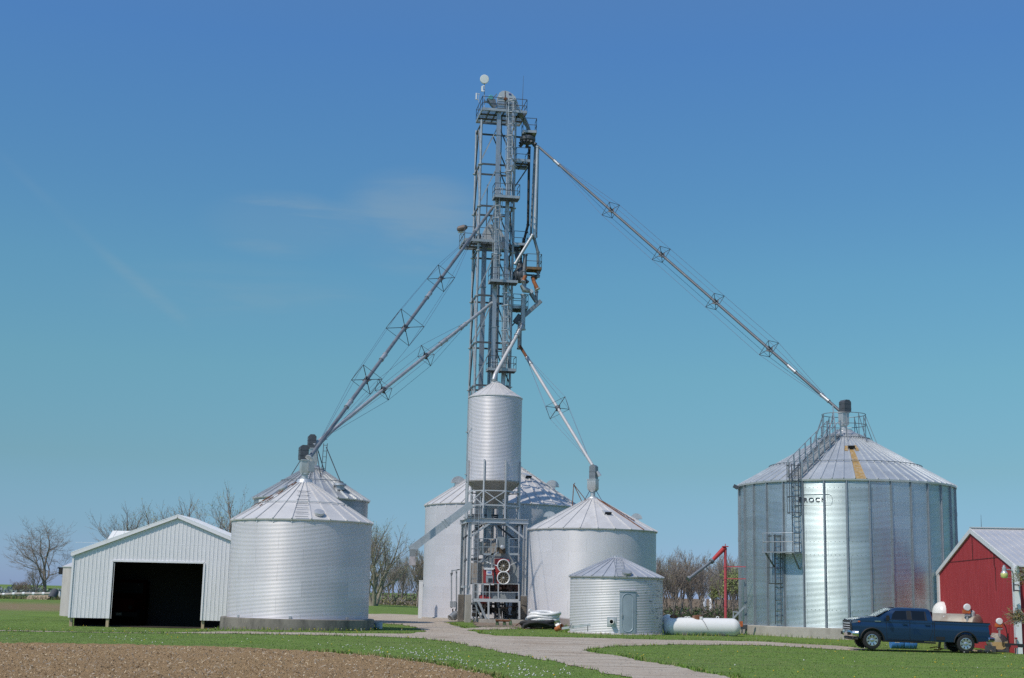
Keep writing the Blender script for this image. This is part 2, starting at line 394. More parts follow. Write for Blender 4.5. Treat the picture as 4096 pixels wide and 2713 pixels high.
# ---- B : bin behind A
cB = (-12.88, 92.0); RB = 3.69
zB1 = P(1009, 1997, 92.0).z - .02; zBp = P(1248, 1874, 92.0).z
WALLB = galv_wall('grey_corrugated_wall', (.36, .39, .42), .8, .38, RB, .813, 10, .12)
binB = thing('grain_bin', 'grey corrugated bin mostly hidden behind the front left bin', 'grain bin', (cB[0], cB[1], 0), GRP_BIN)
slab_mb(cB, RB + .15, -.15, .25).build('foundation', CONC, binB)
corr_wall_mesh('wall', cB, RB, .25, zB1, WALLB, binB)
ReB, RpB, zBe, nB = RB + .12, .45, zB1 + .03, 32; rB = dict(c=cB, Re=ReB, ze=zBe, Rp=RpB, zp=zBp)
roof_mb(cB, ReB, zBe, RpB, zBp, nB, .09, .06, TOCAM).build('roof', [ROOFB, ROOFRUST, ROOFB], binB, ang=20)
collar_mb(cB, RpB, zBp).build('peak_collar', GALV, binB)
roof_ladder_mb(a=TOCAM - math.pi / nB + .06, n=16, w=.40, **rB).build('roof_ladder', GALVD, binB)
for f in (.55, .92):
    mm = MB()
    for k in range(48):
        a = 2 * math.pi * k / 48; mm.bar(roof_pt(f=f, a=a, lift=.10, **rB), roof_pt(f=f, a=a + 2 * math.pi / 48, lift=.10, **rB), .04, .04)
    mm.build('roof_ring', GALVD, binB)
m = MB(); p = roof_pt(f=.30, a=TOCAM + .82, lift=.0, **rB); m.lathe([(.30, -.05), (.30, .22), (.42, .24), (.40, .36), (.02, .40)], 20, p); m.build('roof_vent', GALV, binB)
# ---- C : wide bin behind the tower
cC = (-.414, 115.0); RC = 6.34
zC1 = P(1702, 2026, 115).z; zCp = P(2013, 1842, 115).z
WALLC = galv_wall('pale_corrugated_wall', (.61, .60, .63), .14, .48, RC, .813, 16, .06)
binC = thing('grain_bin', 'wide pale corrugated bin standing behind the elevator tower', 'grain bin', (cC[0], cC[1], 0), GRP_BIN)
slab_mb(cC, RC + .2, -.15, .12).build('foundation', CONCL, binC)
corr_wall_mesh('wall', cC, RC, .12, zC1, WALLC, binC, nseg=160)
ReC, RpC, zCe, nC = RC + .12, .55, zC1 + .04, 36; rC = dict(c=cC, Re=ReC, ze=zCe, Rp=RpC, zp=zCp)
roof_mb(cC, ReC, zCe, RpC, zCp, nC, .07, .07, TOCAM).build('roof', [ROOFW, ROOFRUST, ROOFW], binC, ang=20)
collar_mb(cC, RpC, zCp).build('peak_collar', GALVL, binC)
roof_ladder_mb(a=TOCAM + 1.12, n=18, w=.45, **rC).build('roof_ladder', GALV, binC)
vent_mb(roof_pt(f=.45, a=TOCAM - 1.38, **rC), TOCAM - 1.38, 1.35).build('roof_vent', GALVL, binC)
vent_mb(roof_pt(f=.42, a=TOCAM + 1.52, **rC), TOCAM + 1.52, 1.35).build('roof_vent', GALVL, binC)
flat_vent_mb(f=.58, a=TOCAM + .70, w=.62, l=.9, hgt_=.26, **rC).build('roof_hood', [GALVL, BLACK], binC, ang=20)
for k in range(36):
    a = TOCAM + 2 * math.pi * (k + .5) / 36
    if math.sin(a) < .1: MB().bar(circ(cC, RC + .02, a, zC1 - .03), circ(cC, RC + .02, a, zC1 - .28), .06, .03, (math.cos(a), math.sin(a), 0)).build('eave_clip', WHITEP, binC)
# ---- D : bright bin right of the tower
cD = (5.90, 98.4); RD = 4.42
zD1 = P(2109, 2121, 98.4).z; zDp = P(2376, 1997, 98.4).z
WALLD = galv_wall('bright_white_corrugated_wall', (.69, .675, .70), .12, .46, RD, .813, 11, .05, dirt_amt=.03, rust_base=.62)
binD = thing('grain_bin', 'bright corrugated bin with rusty seam behind the small doored bin', 'grain bin', (cD[0], cD[1], 0), GRP_BIN)
slab_mb(cD, RD + .12, -.15, .10).build('foundation', CONC, binD)
corr_wall_mesh('wall', cD, RD, .10, zD1, WALLD, binD, nseg=140)
ReD, RpD, zDe, nD = RD + .13, .38, zD1 + .04, 24; rD = dict(c=cD, Re=ReD, ze=zDe, Rp=RpD, zp=zDp); a0D = TOCAM + .02
roof_mb(cD, ReD, zDe, RpD, zDp, nD, .05, .06, a0D, dirt_ribs=(3,)).build('roof', [ROOFW, ROOFRUST, RUST], binD, ang=20)
collar_mb(cD, RpD, zDp, .10).build('peak_collar', GALVL, binD)
for q in range(14):
    mm = MB()
    a = a0D + 2 * math.pi * 3.5 / nD + random.uniform(-.02, .02); f = .28 + q * .045
    mm.bar(roof_pt(f=f, a=a, lift=.06, **rD), roof_pt(f=f + .05, a=a + .01, lift=.07, **rD), .10, .03); mm.build('rusted_flashing', RUST, binD)
vent_mb(roof_pt(f=.36, a=TOCAM - 1.42, **rD), TOCAM - 1.42, .95).build('roof_vent', GALVL, binD)
vent_mb(roof_pt(f=.36, a=TOCAM + 1.50, **rD), TOCAM + 1.50, .95).build('roof_vent', GALVL, binD)
flat_vent_mb(f=.45, a=TOCAM + .34, w=.5, l=.7, hgt_=.22, **rD).build('roof_hood', [GALVL, BLACK], binD, ang=20)
mm = MB(); p = P(2289, 2028, 97.6); mm.bar(P(2289, 2030, 98), P(2295, 1936, 98), .06, .06); mm.bar(P(2295, 1938, 98), P(2352, 2012, 97.9), .05, .05); mm.bar(P(2296, 1940, 98.1), P(2326, 2004, 98.1), .05, .05); mm.bar(P(2295, 1940, 98), P(2300, 1932, 98), .05, .05)
mm.build('roof_hoist_arm', RUST, binD)
# ---- E : small bin with a door
cE = (6.148, 79.6); RE = 2.58
zE1 = P(2277, 2305, 79.6).z - .02; zEp = P(2463, 2232, 79.6).z
WALLE = galv_wall('flaking_painted_corrugated_wall', (.65, .645, .665), .18, .5, RE, .72, 8, .08, dirt_amt=.1, chips=(.15, .18, .20))
binE = thing('small_grain_bin', 'small flaking corrugated bin with a narrow oval panelled door', 'grain bin', (cE[0], cE[1], 0), GRP_BIN)
slab_mb(cE, RE + .14, -.15, .06).build('foundation', CONCL, binE)
corr_wall_mesh('wall', cE, RE, .06, zE1, WALLE, binE, nseg=120, pitch=.085, amp=.010)
ReE, RpE, zEe, nE = RE + .10, .30, zE1 + .03, 26; rE = dict(c=cE, Re=ReE, ze=zEe, Rp=RpE, zp=zEp); a0E = TOCAM - .12
roof_mb(cE, ReE, zEe, RpE, zEp, nE, .045, .05, a0E).build('roof', [mk('blue_grey_roof_sheet', (.50, .515, .55), .45, .4, .08, 1.5, (.34, .25, .22), .12), ROOFRUST, ROOFW], binE, ang=20)
collar_mb(cE, RpE, zEp, .05).build('peak_collar', GALVL, binE)
for k in range(14):
    a = 2 * math.pi * k / 14; MB().bar(circ(cE, RpE + .02, a, zEp + .02), circ(cE, RpE + .02, a, zEp + .14), .035, .02).build('peak_clip', GALVL, binE)
mm = MB(); mm.bar(circ(cE, RpE, math.pi, zEp), circ(cE, RpE + .12, math.pi, zEp + .34), .05, .04)
mm.build('peak_lever', GALVL, binE)
roof_ladder_mb(a=a0E + math.pi / nE + .03, n=6, w=.50, f0=.01, f1=.85, **rE).build('roof_ladder', GALV, binE)
hatch_mb(f=.12, a=a0E + 1.15 * 2 * math.pi / nE, r=.26, **rE).build('roof_hatch', GALV, binE)
# door
aD0 = math.atan2(-1, 0); dxd = P(2510, 2530, 77).x - cE[0]; aDoor = -math.acos(max(-1, min(1, dxd / RE)))
def on_wall(c, R, a, z, out=0.): return circ(c, R + out, a, z)
def wall_panel(m, c, R, a0, a1, z0, z1, out0, out1, n=8, mi=0):
    vs = []; fs = []
    for k in range(n + 1):
        a = a0 + (a1 - a0) * k / n
        vs += [circ(c, R + out0, a, z0), circ(c, R + out0, a, z1), circ(c, R + out1, a, z0), circ(c, R + out1, a, z1)]
    for k in range(n):
        b = k * 4; fs += [(b + 2, b + 6, b + 7, b + 3), (b, b + 2, b + 6, b + 4)[::-1], (b + 1, b + 3, b + 7, b + 5), (b, b + 4, b + 5, b + 1)]
    fs += [(0, 1, 3, 2), (n * 4, n * 4 + 2, n * 4 + 3, n * 4 + 1)]
    m.add(vs, fs, mi)
DOORM = mk('dented_blue_grey_door', (.36, .42, .47), .5, .25, .08, 2.5, (.2, .22, .24), .15)
hw = .44 / RE; zd1 = .08 + 2.22
m = MB(); wall_panel(m, cE, RE, aDoor - hw, aDoor + hw, .08, zd1, -.01, .05); dr = m.build('door', DOORM, binE)
m = MB(); pts = []
for k in range(40):
    t = 2 * math.pi * k / 40; ca, sa = math.cos(t), math.sin(t)
    yy = (.30 * ca); zz = .30 * sa + (.72 if sa >= 0 else -.72)
    pts.append(circ(cE, RE + .055, aDoor + yy / RE, .08 + 1.10 + zz))
m.path(pts, .022, 6, closed=True); m.build('door_pressing', DOORM, dr)
m = MB(); m.box(circ(cE, RE + .08, aDoor - hw + .05, 1.05), (.05, .06, .14)); m.bar(circ(cE, RE + .1, aDoor - hw + .05, 1.1), circ(cE, RE + .1, aDoor - hw + .05, .9), .03); m.build('door_latch', GALVL, dr)
m = MB(); wall_panel(m, cE, RE, aDoor - hw - .01, aDoor + hw + .01, zd1, zd1 + .06, -.01, .09); m.build('door_lintel', GALVL, binE)
# pipe stub
pS = P(2448, 2487, 77.0); aS = math.atan2(pS.y - cE[1], pS.x - cE[0]); aS = -math.acos((pS.x - cE[0]) / RE); zS = pS.z
m = MB(); wall_panel(m, cE, RE, aS - .26 / RE, aS + .24 / RE, zS - .24, zS + .24, -.01, .025); m.build('pipe_plate', GALVL, binE)
m = MB(); ax = V((math.cos(aS), math.sin(aS), 0)); q = ax.to_track_quat('Z', 'Y').to_matrix(); p0 = circ(cE, RE, aS, zS)
m.lathe([(.135, 0), (.135, .30), (.105, .30), (.105, .02), (.001, .02)], 22, p0, q, caps=False); m.lathe([(.104, .05), (.001, .05)], 22, p0, q, mi=1, caps=False)
m.build('pipe_stub', [WHITET, BLACK], binE)

# ---- F : the large bin
cF = (20.55, 85.7); RF = 6.40
zF0 = .55; zF1 = P(2953, 1944, 85.7).z; zFp = P(3379, 1735, 85.7).z
WALLF = galv_wall('shiny_corrugated_wall', (.50, .585, .605), .84, .375, RF, .762, 16, .13, seam=.7, dirt_amt=.02)
binF = thing('large_grain_bin', 'largest ribbed silver bin with lettering, caged ladder and tall roof railing', 'grain bin', (cF[0], cF[1], 0), GRP_BIN)
slab_mb(cF, RF + .22, -.2, zF0, 96).build('foundation', CONCL, binF)
STIFF = mk('stiffener_steel', (.30, .335, .37), .48, .5, .1, 1.5)
NST = 32; a0F = TOCAM - math.atan2(0, 1)
# stiffener phase: one shows at photo x = 3308
pst = P(3308, 2200, 79.4); a0F = -math.acos((pst.x - cF[0]) / RF)
corr_wall_mesh('wall', cF, RF, zF0, zF1, WALLF, binF, nseg=256, amp=.006, facets=NST, flat=.42, phase=a0F)
me0 = None
for k in range(NST):
    a = a0F + 2 * math.pi * k / NST
    aa = (a + math.pi) % (2 * math.pi) - math.pi
    if not (-math.pi - .05 < aa < .25 or aa > math.pi - .25): continue
    m = MB(); rad = V((math.cos(a), math.sin(a), 0))
    p, q = circ(cF, RF + .045, a, zF0 + .005), circ(cF, RF + .045, a, zF1 - .05)
    m.bar(p, q, .06, .09, rad); t = V((-math.sin(a), math.cos(a), 0))
    for s in (-1, 1): m.bar(p + t * .052 * s - rad * .038, q + t * .052 * s - rad * .038, .045, .02, rad)
    for j in range(1, 5): zz = zF0 + (zF1 - zF0) * j / 5; m.bar(circ(cF, RF + .05, a, zz), circ(cF, RF + .05, a, zz + .25), .075, .105, rad)
    m.build('stiffener', STIFF, binF)
ReF, RpF, zFe, nF = RF + .12, .95, zF1 + .05, 64; zFc = zFe + (zFp - zFe) * .965
rF = dict(c=cF, Re=ReF, ze=zFe, Rp=RpF, zp=zFc)
aR = TOCAM - .10; a0r = aR - 2 * math.pi / nF * .5
roof_mb(cF, ReF, zFe, RpF, zFc, nF, .06, .045, a0r, .10, rust={0: .64}).build('roof', [mk('blue_galvanised_roof_sheet', (.62, .64, .65), .42, .6, .10, .8, (.42, .38, .34), .1, .6), ROOFRUST, ROOFB], binF, ang=15)
MB().lathe([(RpF + .02, zFc + .01), (.55, zFc + .26), (.52, zFc + .28), (.52, zFc + .34), (.02, zFc + .37)], 40, (cF[0], cF[1], 0)).build('peak_collar', GALVL, binF)
m = flat_vent_mb(f=.63, a=aR, w=.40, l=.62, hgt_=.26, **rF); m.build('roof_vent', [GALV, BLACK], binF, ang=20)
for da, f in ((-.10, .60), (-.09, .66), (.10, .60), (.095, .68), (.11, .64)):
    mm = MB(); p, q = roof_pt(f=f, a=aR + da, lift=.014, **rF), roof_pt(f=f + .05, a=aR + da, lift=.014, **rF); mm.bar(p, q, .20, .008, (0, -.4, 1)); mm.build('rust_patch', ROOFRUST, binF)
for f, n in ((.36, 64), (.90, 64)):
    mm = MB()
    for k in range(n):
        a = a0r + 2 * math.pi * k / n; mm.bar(roof_pt(f=f, a=a, lift=.10, **rF), roof_pt(f=f, a=a + 2 * math.pi / n, lift=.10, **rF), .035, .035)
        mm.bar(roof_pt(f=f, a=a, lift=.03, **rF), roof_pt(f=f, a=a, lift=.12, **rF), .04, .04)
    mm.build('roof_ring', GALVD, binF)
# peak railing
mm = MB(); zr = zFc + .0
for hz in (.62, 1.28):
    mm.path([circ(cF, 1.32, 2 * math.pi * k / 28, zr + hz) for k in range(28)], .022, 6, closed=True)
for k in range(10):
    a = 2 * math.pi * (k + .3) / 10; mm.bar(circ(cF, 1.32, a, zr - .25), circ(cF, 1.32, a, zr + 1.28), .04, .03)
    mm.bar(circ(cF, 2.0, a, zr - .62), circ(cF, 1.32, a, zr + 1.2), .03, .03)
mm.build('peak_railing', GALVD, binF)
# roof stairs with handrail posts
aL = -math.pi / 2 - .69
mm = MB()
def rp(f, da, lift): return roof_pt(f=f, a=aL + da, lift=lift, **rF)
for k in range(34):
    f = .02 + .90 * k / 33; r = ReF + (RpF - ReF) * f; w = .36 / r
    mm.bar(rp(f, -w, .16), rp(f, w, .16), .05, .03)
for s in (-1, 1):
    pts = []
    for k in range(8):
        f = .02 + .90 * k / 7; r = ReF + (RpF - ReF) * f; w = .40 / r * s; pts.append((f, w))
    for (f, w), (g, u) in zip(pts, pts[1:]):
        mm.bar(rp(f, w, .12), rp(g, u, .12), .04, .08); 
mm.build('roof_ladder', GALVD, binF)
mm = MB()
for s in (-1, 1):
    pr = None
    for k in range(8):
        f = .03 + .89 * k / 7; r = ReF + (RpF - ReF) * f; w = .44 / r * s; b = rp(f, w, .05); t_ = b + V((0, 0, 1.0))
        mm.bar(b, t_, .09, .05)
        if pr: mm.bar(pr, t_, .03, .03); mm.bar((pr + V((0, 0, -.5))), t_ + V((0, 0, -.5)), .025, .025)
        pr = t_
mm.build('roof_handrail', GALV, binF)
# caged ladder down the wall, in two runs with a landing between
def cage_ladder(parent, c, R, a, z0, z1, cage0, off=.16, cw=.36, col=GALVD, hoopstep=.9):
    t = V((-math.sin(a), math.cos(a), 0)); rad = V((math.cos(a), math.sin(a), 0))
    b = circ(c, R + off, a, 0)
    m = MB()
    for s in (-1, 1): m.bar(b + t * s * .21 + V((0, 0, z0)), b + t * s * .21 + V((0, 0, z1)), .05, .03)
    z = z0 + .15
    while z < z1: m.bar(b - t * .21 + V((0, 0, z)), b + t * .21 + V((0, 0, z)), .024); z += .30
    z = z0 + .5
    while z < z1: 
        for s in (-1, 1): m.bar(b + t * s * .21 + V((0, 0, z)), b + t * s * .21 - rad * off + V((0, 0, z)), .04)
        z += 1.6
    l = m.build('ladder', col, parent)
    m = MB(); angs = [math.pi * (k / 8 - .0) for k in range(9)]
    def cp(q, z): return b + t * (cw * math.cos(q)) + rad * (.72 * math.sin(q)) + V((0, 0, z))
    z = cage0
    while z <= z1 + .01:
        m.path([cp(q, z) for q in angs], .022, 5); z += hoopstep
    for q in angs[::2]: m.bar(cp(q, cage0), cp(q, z1), .03, .012)
    m.build('ladder_cage', col, l)
    return l
aLd = -math.pi / 2 - .735
zpl = P(3130, 2205, 79.6).z
cage_ladder(binF, cF, RF, aLd + .06, zpl, zFe + .9, zpl + 2.2, col=STEELD)
aLl = aLd - .13
cage_ladder(binF, cF, RF, aLl, zF0 + .1, zpl + 1.0, zF0 + 2.4, col=STEELD)
m = MB(); wall_panel(m, cF, RF, aLd - .20, aLd + .10, zpl - .06, zpl, .06, .95, 6); 
lp = m.build('landing', GALV, binF)
m = MB()
for hz in (.55, 1.05): m.path([circ(cF, RF + .93, aLd - .19 + .28 * k / 6, zpl + hz) for k in range(7)], .024, 6)
for k in range(4): a = aLd - .19 + .28 * k / 3; m.bar(circ(cF, RF + .93, a, zpl), circ(cF, RF + .93, a, zpl + 1.07), .05, .04)
for a in (aLd + .09,):
    for hz in (.55, 1.05): m.bar(circ(cF, RF + .93, a, zpl + hz), circ(cF, RF + .1, a, zpl + hz), .04, .04)
m.build('landing_railing', GALV, lp)
m = MB()
for a in (aLd - .17, aLd + .08): m.bar(circ(cF, RF + .9, a, zpl - .05), circ(cF, RF + .05, a, zpl - .95), .07, .07)
m.build('landing_bracket', GALVD, lp)
# floodlight on the left eave
m = MB(); p = P(2943, 1948, 85.7); m.box(p, (.30, .22, .20), Matrix.Rotation(.5, 3, 'Y')); m.bar(p, p + V((.3, 0, .05)), .06); m.build('eave_lamp', STEELD, binF)
# lettering wrapped round the wall
def wall_text(txt, size, c, R, acent, z, out, mat_, parent, name='lettering', extrude=.006, spacing=1.25):
    cu = bpy.data.curves.new('lettering', 'FONT'); cu.body = txt; cu.size = size; cu.extrude = extrude; cu.align_x = 'CENTER'; cu.align_y = 'CENTER'; cu.space_character = spacing; cu.resolution_u = 4; cu.offset = .004
    tmp = bpy.data.objects.new('tmp_lettering', cu); COL.objects.link(tmp); bpy.context.view_layer.update()
    me = bpy.data.meshes.new_from_object(tmp.evaluated_get(bpy.context.evaluated_depsgraph_get())); bpy.data.objects.remove(tmp); bpy.data.curves.remove(cu)
    o = ORG[parent.name]
    for v in me.vertices:
        x, y, zz = v.co; a = acent + x / R; p = circ(c, R + out + zz, a, z + y); v.co = p - o
    me.materials.clear(); return link(name, me, mat_, parent, 0, True)
LET = mk('faded_black_lettering', (.07, .075, .095), .7, 0, .3, 8)
pT = P(3263, 1996, 79.2); aT = -math.acos((pT.x - cF[0]) / RF)
wall_text('BROCK', .40, cF, RF, aT, pT.z, .016, LET, binF, spacing=1.30)
m = MB(); L, hh = .98, .30; pts = []
for k in range(13): t = -math.pi / 2 + math.pi * k / 12; pts.append((L + .18 * math.cos(t), hh * math.sin(t)))
for k in range(13): t = math.pi / 2 + math.pi * k / 12; pts.append((-L + .18 * math.cos(t), hh * math.sin(t)))
full = []
for (x, y), (x2, y2) in zip(pts, pts[1:] + pts[:1]):
    for k in range(6): full.append((x + (x2 - x) * k / 6, y + (y2 - y) * k / 6))
m.path([circ(cF, RF + .016, aT + x / RF, pT.z + y) for x, y in full], .006, 5, closed=True); m.build('lettering_border', LET, binF)
# B's sign, letters half hidden behind A's roof
pT = P(1056, 2010, 89.2); aTB = -math.acos(max(-.98, (P(1053, 2008, 89.8).x - cB[0]) / RB)); 
m = MB(); wall_panel(m, cB, RB, aTB - .13, aTB + .50, zB1 - .66, zB1 - .08, -.01, .02, 10); sg = m.build('sign_panel', WHITEP, binB)
wall_text('BROCK', .36, cB, RB, aTB + .19, zB1 - .36, .030, LET, binB, spacing=1.25)
# ================================================================== elevator tower
YT = 104.7; ROT = R_(10); T1 = V((math.cos(ROT), math.sin(ROT), 0)); T2 = V((-math.sin(ROT), math.cos(ROT), 0)); RZ = Matrix.Rotation(ROT, 3, 'Z')
TW = 2.69
_fx = P(1899, 1520, YT).x; FL = V((_fx, YT, 0))
def TP(i, j, z): p = FL + T1 * (TW * i) + T2 * (TW * j); p.z = z; return p
def Zy(y): return P(1931 - (y - 480) * .0285, y, YT).z
TRUNKM = mk('inner_pipe_steel', (.26, .30, .36), .45, .5, .1)
tower = thing('elevator_tower', 'tall four post steel lattice tower rising behind the hopper bin', 'tower', TP(.5, .5, 0))
LV = [Zy(y) for y in (492, 655, 822, 1000, 1180, 1368, 1540)]
while LV[-1] > 3.4: LV.append(LV[-1] - 3.25)
LV.append(.3)
for i, j in ((0, 0), (1, 0), (0, 1), (1, 1)):
    m = MB(); m.tube(TP(i, j, -.1), TP(i, j, LV[0] + .25), .095, n=14)
    for z in LV[1:-1]: m.tube(TP(i, j, z - .08), TP(i, j, z - .02), .20, n=14)
    m.build('post', GALV, tower)
for k in range(len(LV) - 1):
    zt, zb = LV[k], LV[k + 1] + .18
    for (a, b) in (((0, 0), (1, 0)), ((1, 0), (1, 1)), ((1, 1), (0, 1)), ((0, 1), (0, 0))):
        MB().bar(TP(*a, zt), TP(*b, zt), .10, .13).build('crossbeam', STEELD, tower)
        if k >= 8: continue
        mid = TP((a[0] + b[0]) / 2, (a[1] + b[1]) / 2, zt - .1)
        for e in (a, b):
            if a == (1, 1) and k % 2: continue
            MB().bar(mid, TP(*e, zb), .08, .08).build('diagonal_brace', GALV if (e == a) == (a == (0, 0)) else STEELD, tower)
def railing_mb(pts, h=1.07, closed=False, step=1.0, r=.026):
    m = MB(); seg = list(zip(pts, pts[1:] + (pts[:1] if closed else [])))
    if not closed: seg = seg[:len(pts) - 1]
    for a, b in seg:
        for hh in (h, h * .52): m.bar(a + V((0, 0, hh)), b + V((0, 0, hh)), r * 1.5)
        n = max(1, round((b - a).length / step))
        for k in range(n + 1): p = a + (b - a) * k / n; m.bar(p, p + V((0, 0, h)), r * 1.4)
    return m
def platform(parent, i0, i1, j0, j1, z, rail=('l', 'f', 'r'), h=1.07, fr=TP, holes=True):
    """grated walkway: toe frame, joists, grating with open bays, railing as a sub-part"""
    m = MB(); c = [fr(i0, j0, z), fr(i1, j0, z), fr(i1, j1, z), fr(i0, j1, z)]
    for a, b in zip(c, c[1:] + c[:1]): m.bar(a + V((0, 0, .06)), b + V((0, 0, .06)), .05, .20)
    n = max(2, round((i1 - i0) * 4.5))
    for k in range(1, n): m.bar(fr(i0 + (i1 - i0) * k / n, j0, z - .02), fr(i0 + (i1 - i0) * k / n, j1, z - .02), .06, .12, mi=1)
    for q in (.33, .66): m.bar(fr(i0, j0 + (j1 - j0) * q, z - .03), fr(i1, j0 + (j1 - j0) * q, z - .03), .08, .14, mi=1)
    ng = max(10, int((i1 - i0) * TW / .055))
    for k in range(ng):
        u = i0 + (i1 - i0) * (k + .5) / ng; m.bar(fr(u, j0, z + .05), fr(u, j1, z + .05), .028, .02)
    d = m.build('platform', [GALV, STEELD], parent)
    seq = {'l': (c[3], c[0]), 'f': (c[0], c[1]), 'r': (c[1], c[2]), 'b': (c[2], c[3])}
    mm = MB()
    for s in rail:
        q = railing_mb(list(seq[s]), h); mm.add(q.v, q.f)
    mm.build('railing', STEELD, d); return d
ztop = P(1932, 440, YT - .6).z
platform(tower, -.03, 1.28, -.28, .92, ztop, ('l', 'f', 'r', 'b'))
platform(tower, .34, 1.06, -.62, -.22, Zy(806), ('l', 'f', 'r'))
pm2 = platform(tower, -.42, .52, -.12, .95, Zy(968), ('l', 'f'))
platform(tower, 1.02, 1.42, -.1, .8, Zy(972), ('f', 'r'))
platform(tower, .28, 1.06, -.62, -.22, Zy(1140), ('l', 'f', 'r'))
platform(tower, .28, 1.06, -.62, -.22, Zy(1490), ('l', 'f', 'r'))
platform(tower, 1.02, 1.42, -.2, .6, Zy(640), ('l', 'f', 'r'))
platform(tower, 1.05, 1.48, .0, .6, Zy(1222), ('f', 'r', 'b'))
# beams that carry the small side platforms
for a_, b_, w_ in ((TP(1.0, .1, Zy(742)), TP(1.42, .1, Zy(650)), .10), (TP(1, .1, Zy(1300)), TP(1.45, .1, Zy(1228)), .10), (TP(1, .2, Zy(528)), TP(1.5, .2, Zy(528)), .12), (TP(1, .2, Zy(1082)), TP(1.85, .2, Zy(1082)), .12)): MB().bar(a_, b_, w_).build('platform_bracket', STEELD, tower)
def tower_ladder(i, j, z0, z1, cage=True):
    m = MB()
    for s in (-1, 1): m.bar(TP(i, j, z0) + T1 * s * .2, TP(i, j, z1) + T1 * s * .2, .05, .04)
    z = z0 + .1
    while z < z1: m.bar(TP(i, j, z) - T1 * .2, TP(i, j, z) + T1 * .2, .026); z += .30
    l = m.build('ladder', GALVL, tower)
    if cage:
        m = MB(); angs = [math.pi * k / 8 for k in range(9)]
        cp = lambda q, z: TP(i, j, z) + T1 * (.34 * math.cos(q)) - T2 * (.66 * math.sin(q))
        z = z0 + 2.2; k = 0
        while z < z1: m.path([cp(q, z) for q in angs], .035 if k % 3 else .055, 5); z += .95; k += 1
        for q in angs[::2]: m.bar(cp(q, z0 + 2.2), cp(q, z1), .03, .014)
        m.build('ladder_cage', GALV, l)
JL = -.30
for (i, j, z0_, z1_, r_c, mt) in ((.62, .18, 1, ztop, .045, GALVD), (.90, .30, 1, ztop, .05, STEELD), (.36, .92, 1, Zy(700), .04, STEELD), (.56, .75, 1, Zy(985), .16, TRUNKM), (.42, .30, 1, Zy(1180), .05, GALV), (.94, .1, 1, ztop - 2, .04, STEELD)):
    m = MB(); m.tube(TP(i, j, z0_), TP(i, j, z1_), r_c, n=10); m.build('conduit', mt, tower)
for k, z in enumerate(LV[1:9]):
    for zz in (z - .7, z - 2.0):
        MB().bar(TP(.40, -.12, zz), TP(.92, -.12, zz), .05, .06).build('trunk_tie', STEELD, tower)
tower_ladder(.80, JL, Zy(806), ztop + 1.1); tower_ladder(.49, JL, Zy(1140), Zy(806) + 1.0); tower_ladder(.80, JL, Zy(1490), Zy(1140) + 1.0); tower_ladder(.49, JL, Zy(1640), Zy(1490) + 1.0, False)

# ---- tall bucket elevator
TRUNK = mk('blue_grey_trunk_sheet', (.40, .43, .47), .42, .6, .12, 1.2, (.22, .22, .23), .15, 1.5, (1, 1, .3))
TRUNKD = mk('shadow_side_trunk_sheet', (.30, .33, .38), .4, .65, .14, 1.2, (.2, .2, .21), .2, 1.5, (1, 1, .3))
elev = thing('bucket_elevator', 'tall twin trunk bucket elevator with rounded head on top platform', 'grain elevator', TP(.62, -.16, 0))
for i in (.48, .79):
    m = MB(); z = .6
    m.box(TP(i, -.14, (ztop + .2 + .6) / 2), (.30, .26, ztop - .4), RZ)
    while z < ztop - .6: m.box(TP(i, -.14, z), (.37, .33, .06), RZ); z += 3.05
    m.build('trunk', TRUNK, elev)
HOOD = mk('pale_elevator_head', (.52, .54, .56), .5, .3, .06, 1.5, (.3, .3, .3), .1)
def hpoly(pts, j, z=None):
    r = []
    for u, v in pts:
        px, py = 1800 + u / 3.136, 250 + v / 3.136; i = (px - (1931 - (py - 480) * .0285)) / 137.0; r.append(TP(i, j, Zy(py)))
    return r
ext = T2 * .62
m = MB(); m.prism(hpoly([(600, 505), (600, 440), (618, 402), (650, 378), (690, 370), (735, 378), (782, 402), (820, 442), (848, 496), (852, 505)], -.26), ext); hd = m.build('head_hood', HOOD, elev)
m = MB(); m.prism(hpoly([(600, 506), (852, 506), (885, 592), (592, 592)], -.25), T2 * .58); m.build('head_base', TRUNK, elev)
m = MB(); m.prism(hpoly([(686, 500), (686, 376), (694, 376), (694, 500)], -.275), T2 * .02)
m.lathe([(.13, 0), (.12, .12), (.05, .14)], 16, hpoly([(692, 478)], -.28)[0], (-T2).to_track_quat('Z', 'Y').to_matrix()); m.build('head_bearing', RUST, hd)
m = MB(); m.prism(hpoly([(735, 416), (735, 404), (768, 404), (768, 416)], -.278), T2 * .02); m.build('blue_decal', mk('blue_decal_print', (.03, .03, .30), .5, 0, .05), hd)
m = MB(); m.prism(hpoly([(614, 462), (614, 450), (646, 450), (646, 462)], -.278), T2 * .02); m.build('white_label', WHITEP, hd)
m = MB(); c = hpoly([(515, 458)], -.1)[0]; m.lathe([(.17, -.3), (.20, -.26), (.20, .26), (.17, .3)], 16, c, T2.to_track_quat('Z', 'Y').to_matrix()); m.build('drive_motor', TEAL, elev)
m = MB(); m.prism(hpoly([(470, 474), (572, 474), (588, 560), (560, 590), (510, 540)], -.2), T2 * .4); m.bar(hpoly([(440, 500)], -.1)[0], hpoly([(520, 520)], -.1)[0], .12); m.bar(hpoly([(590, 410)], -.2)[0], hpoly([(548, 460)], -.2)[0], .06)
m.build('motor_mount', GALVD, elev)
m = MB(); m.path([TP(1.12, .0, Zy(438)), TP(1.28, .05, Zy(468)), TP(1.38, .05, Zy(492)), TP(1.44, .05, Zy(520))], [.26, .24, .18, .18], 4); m.build('discharge_chute', GALVD, elev)

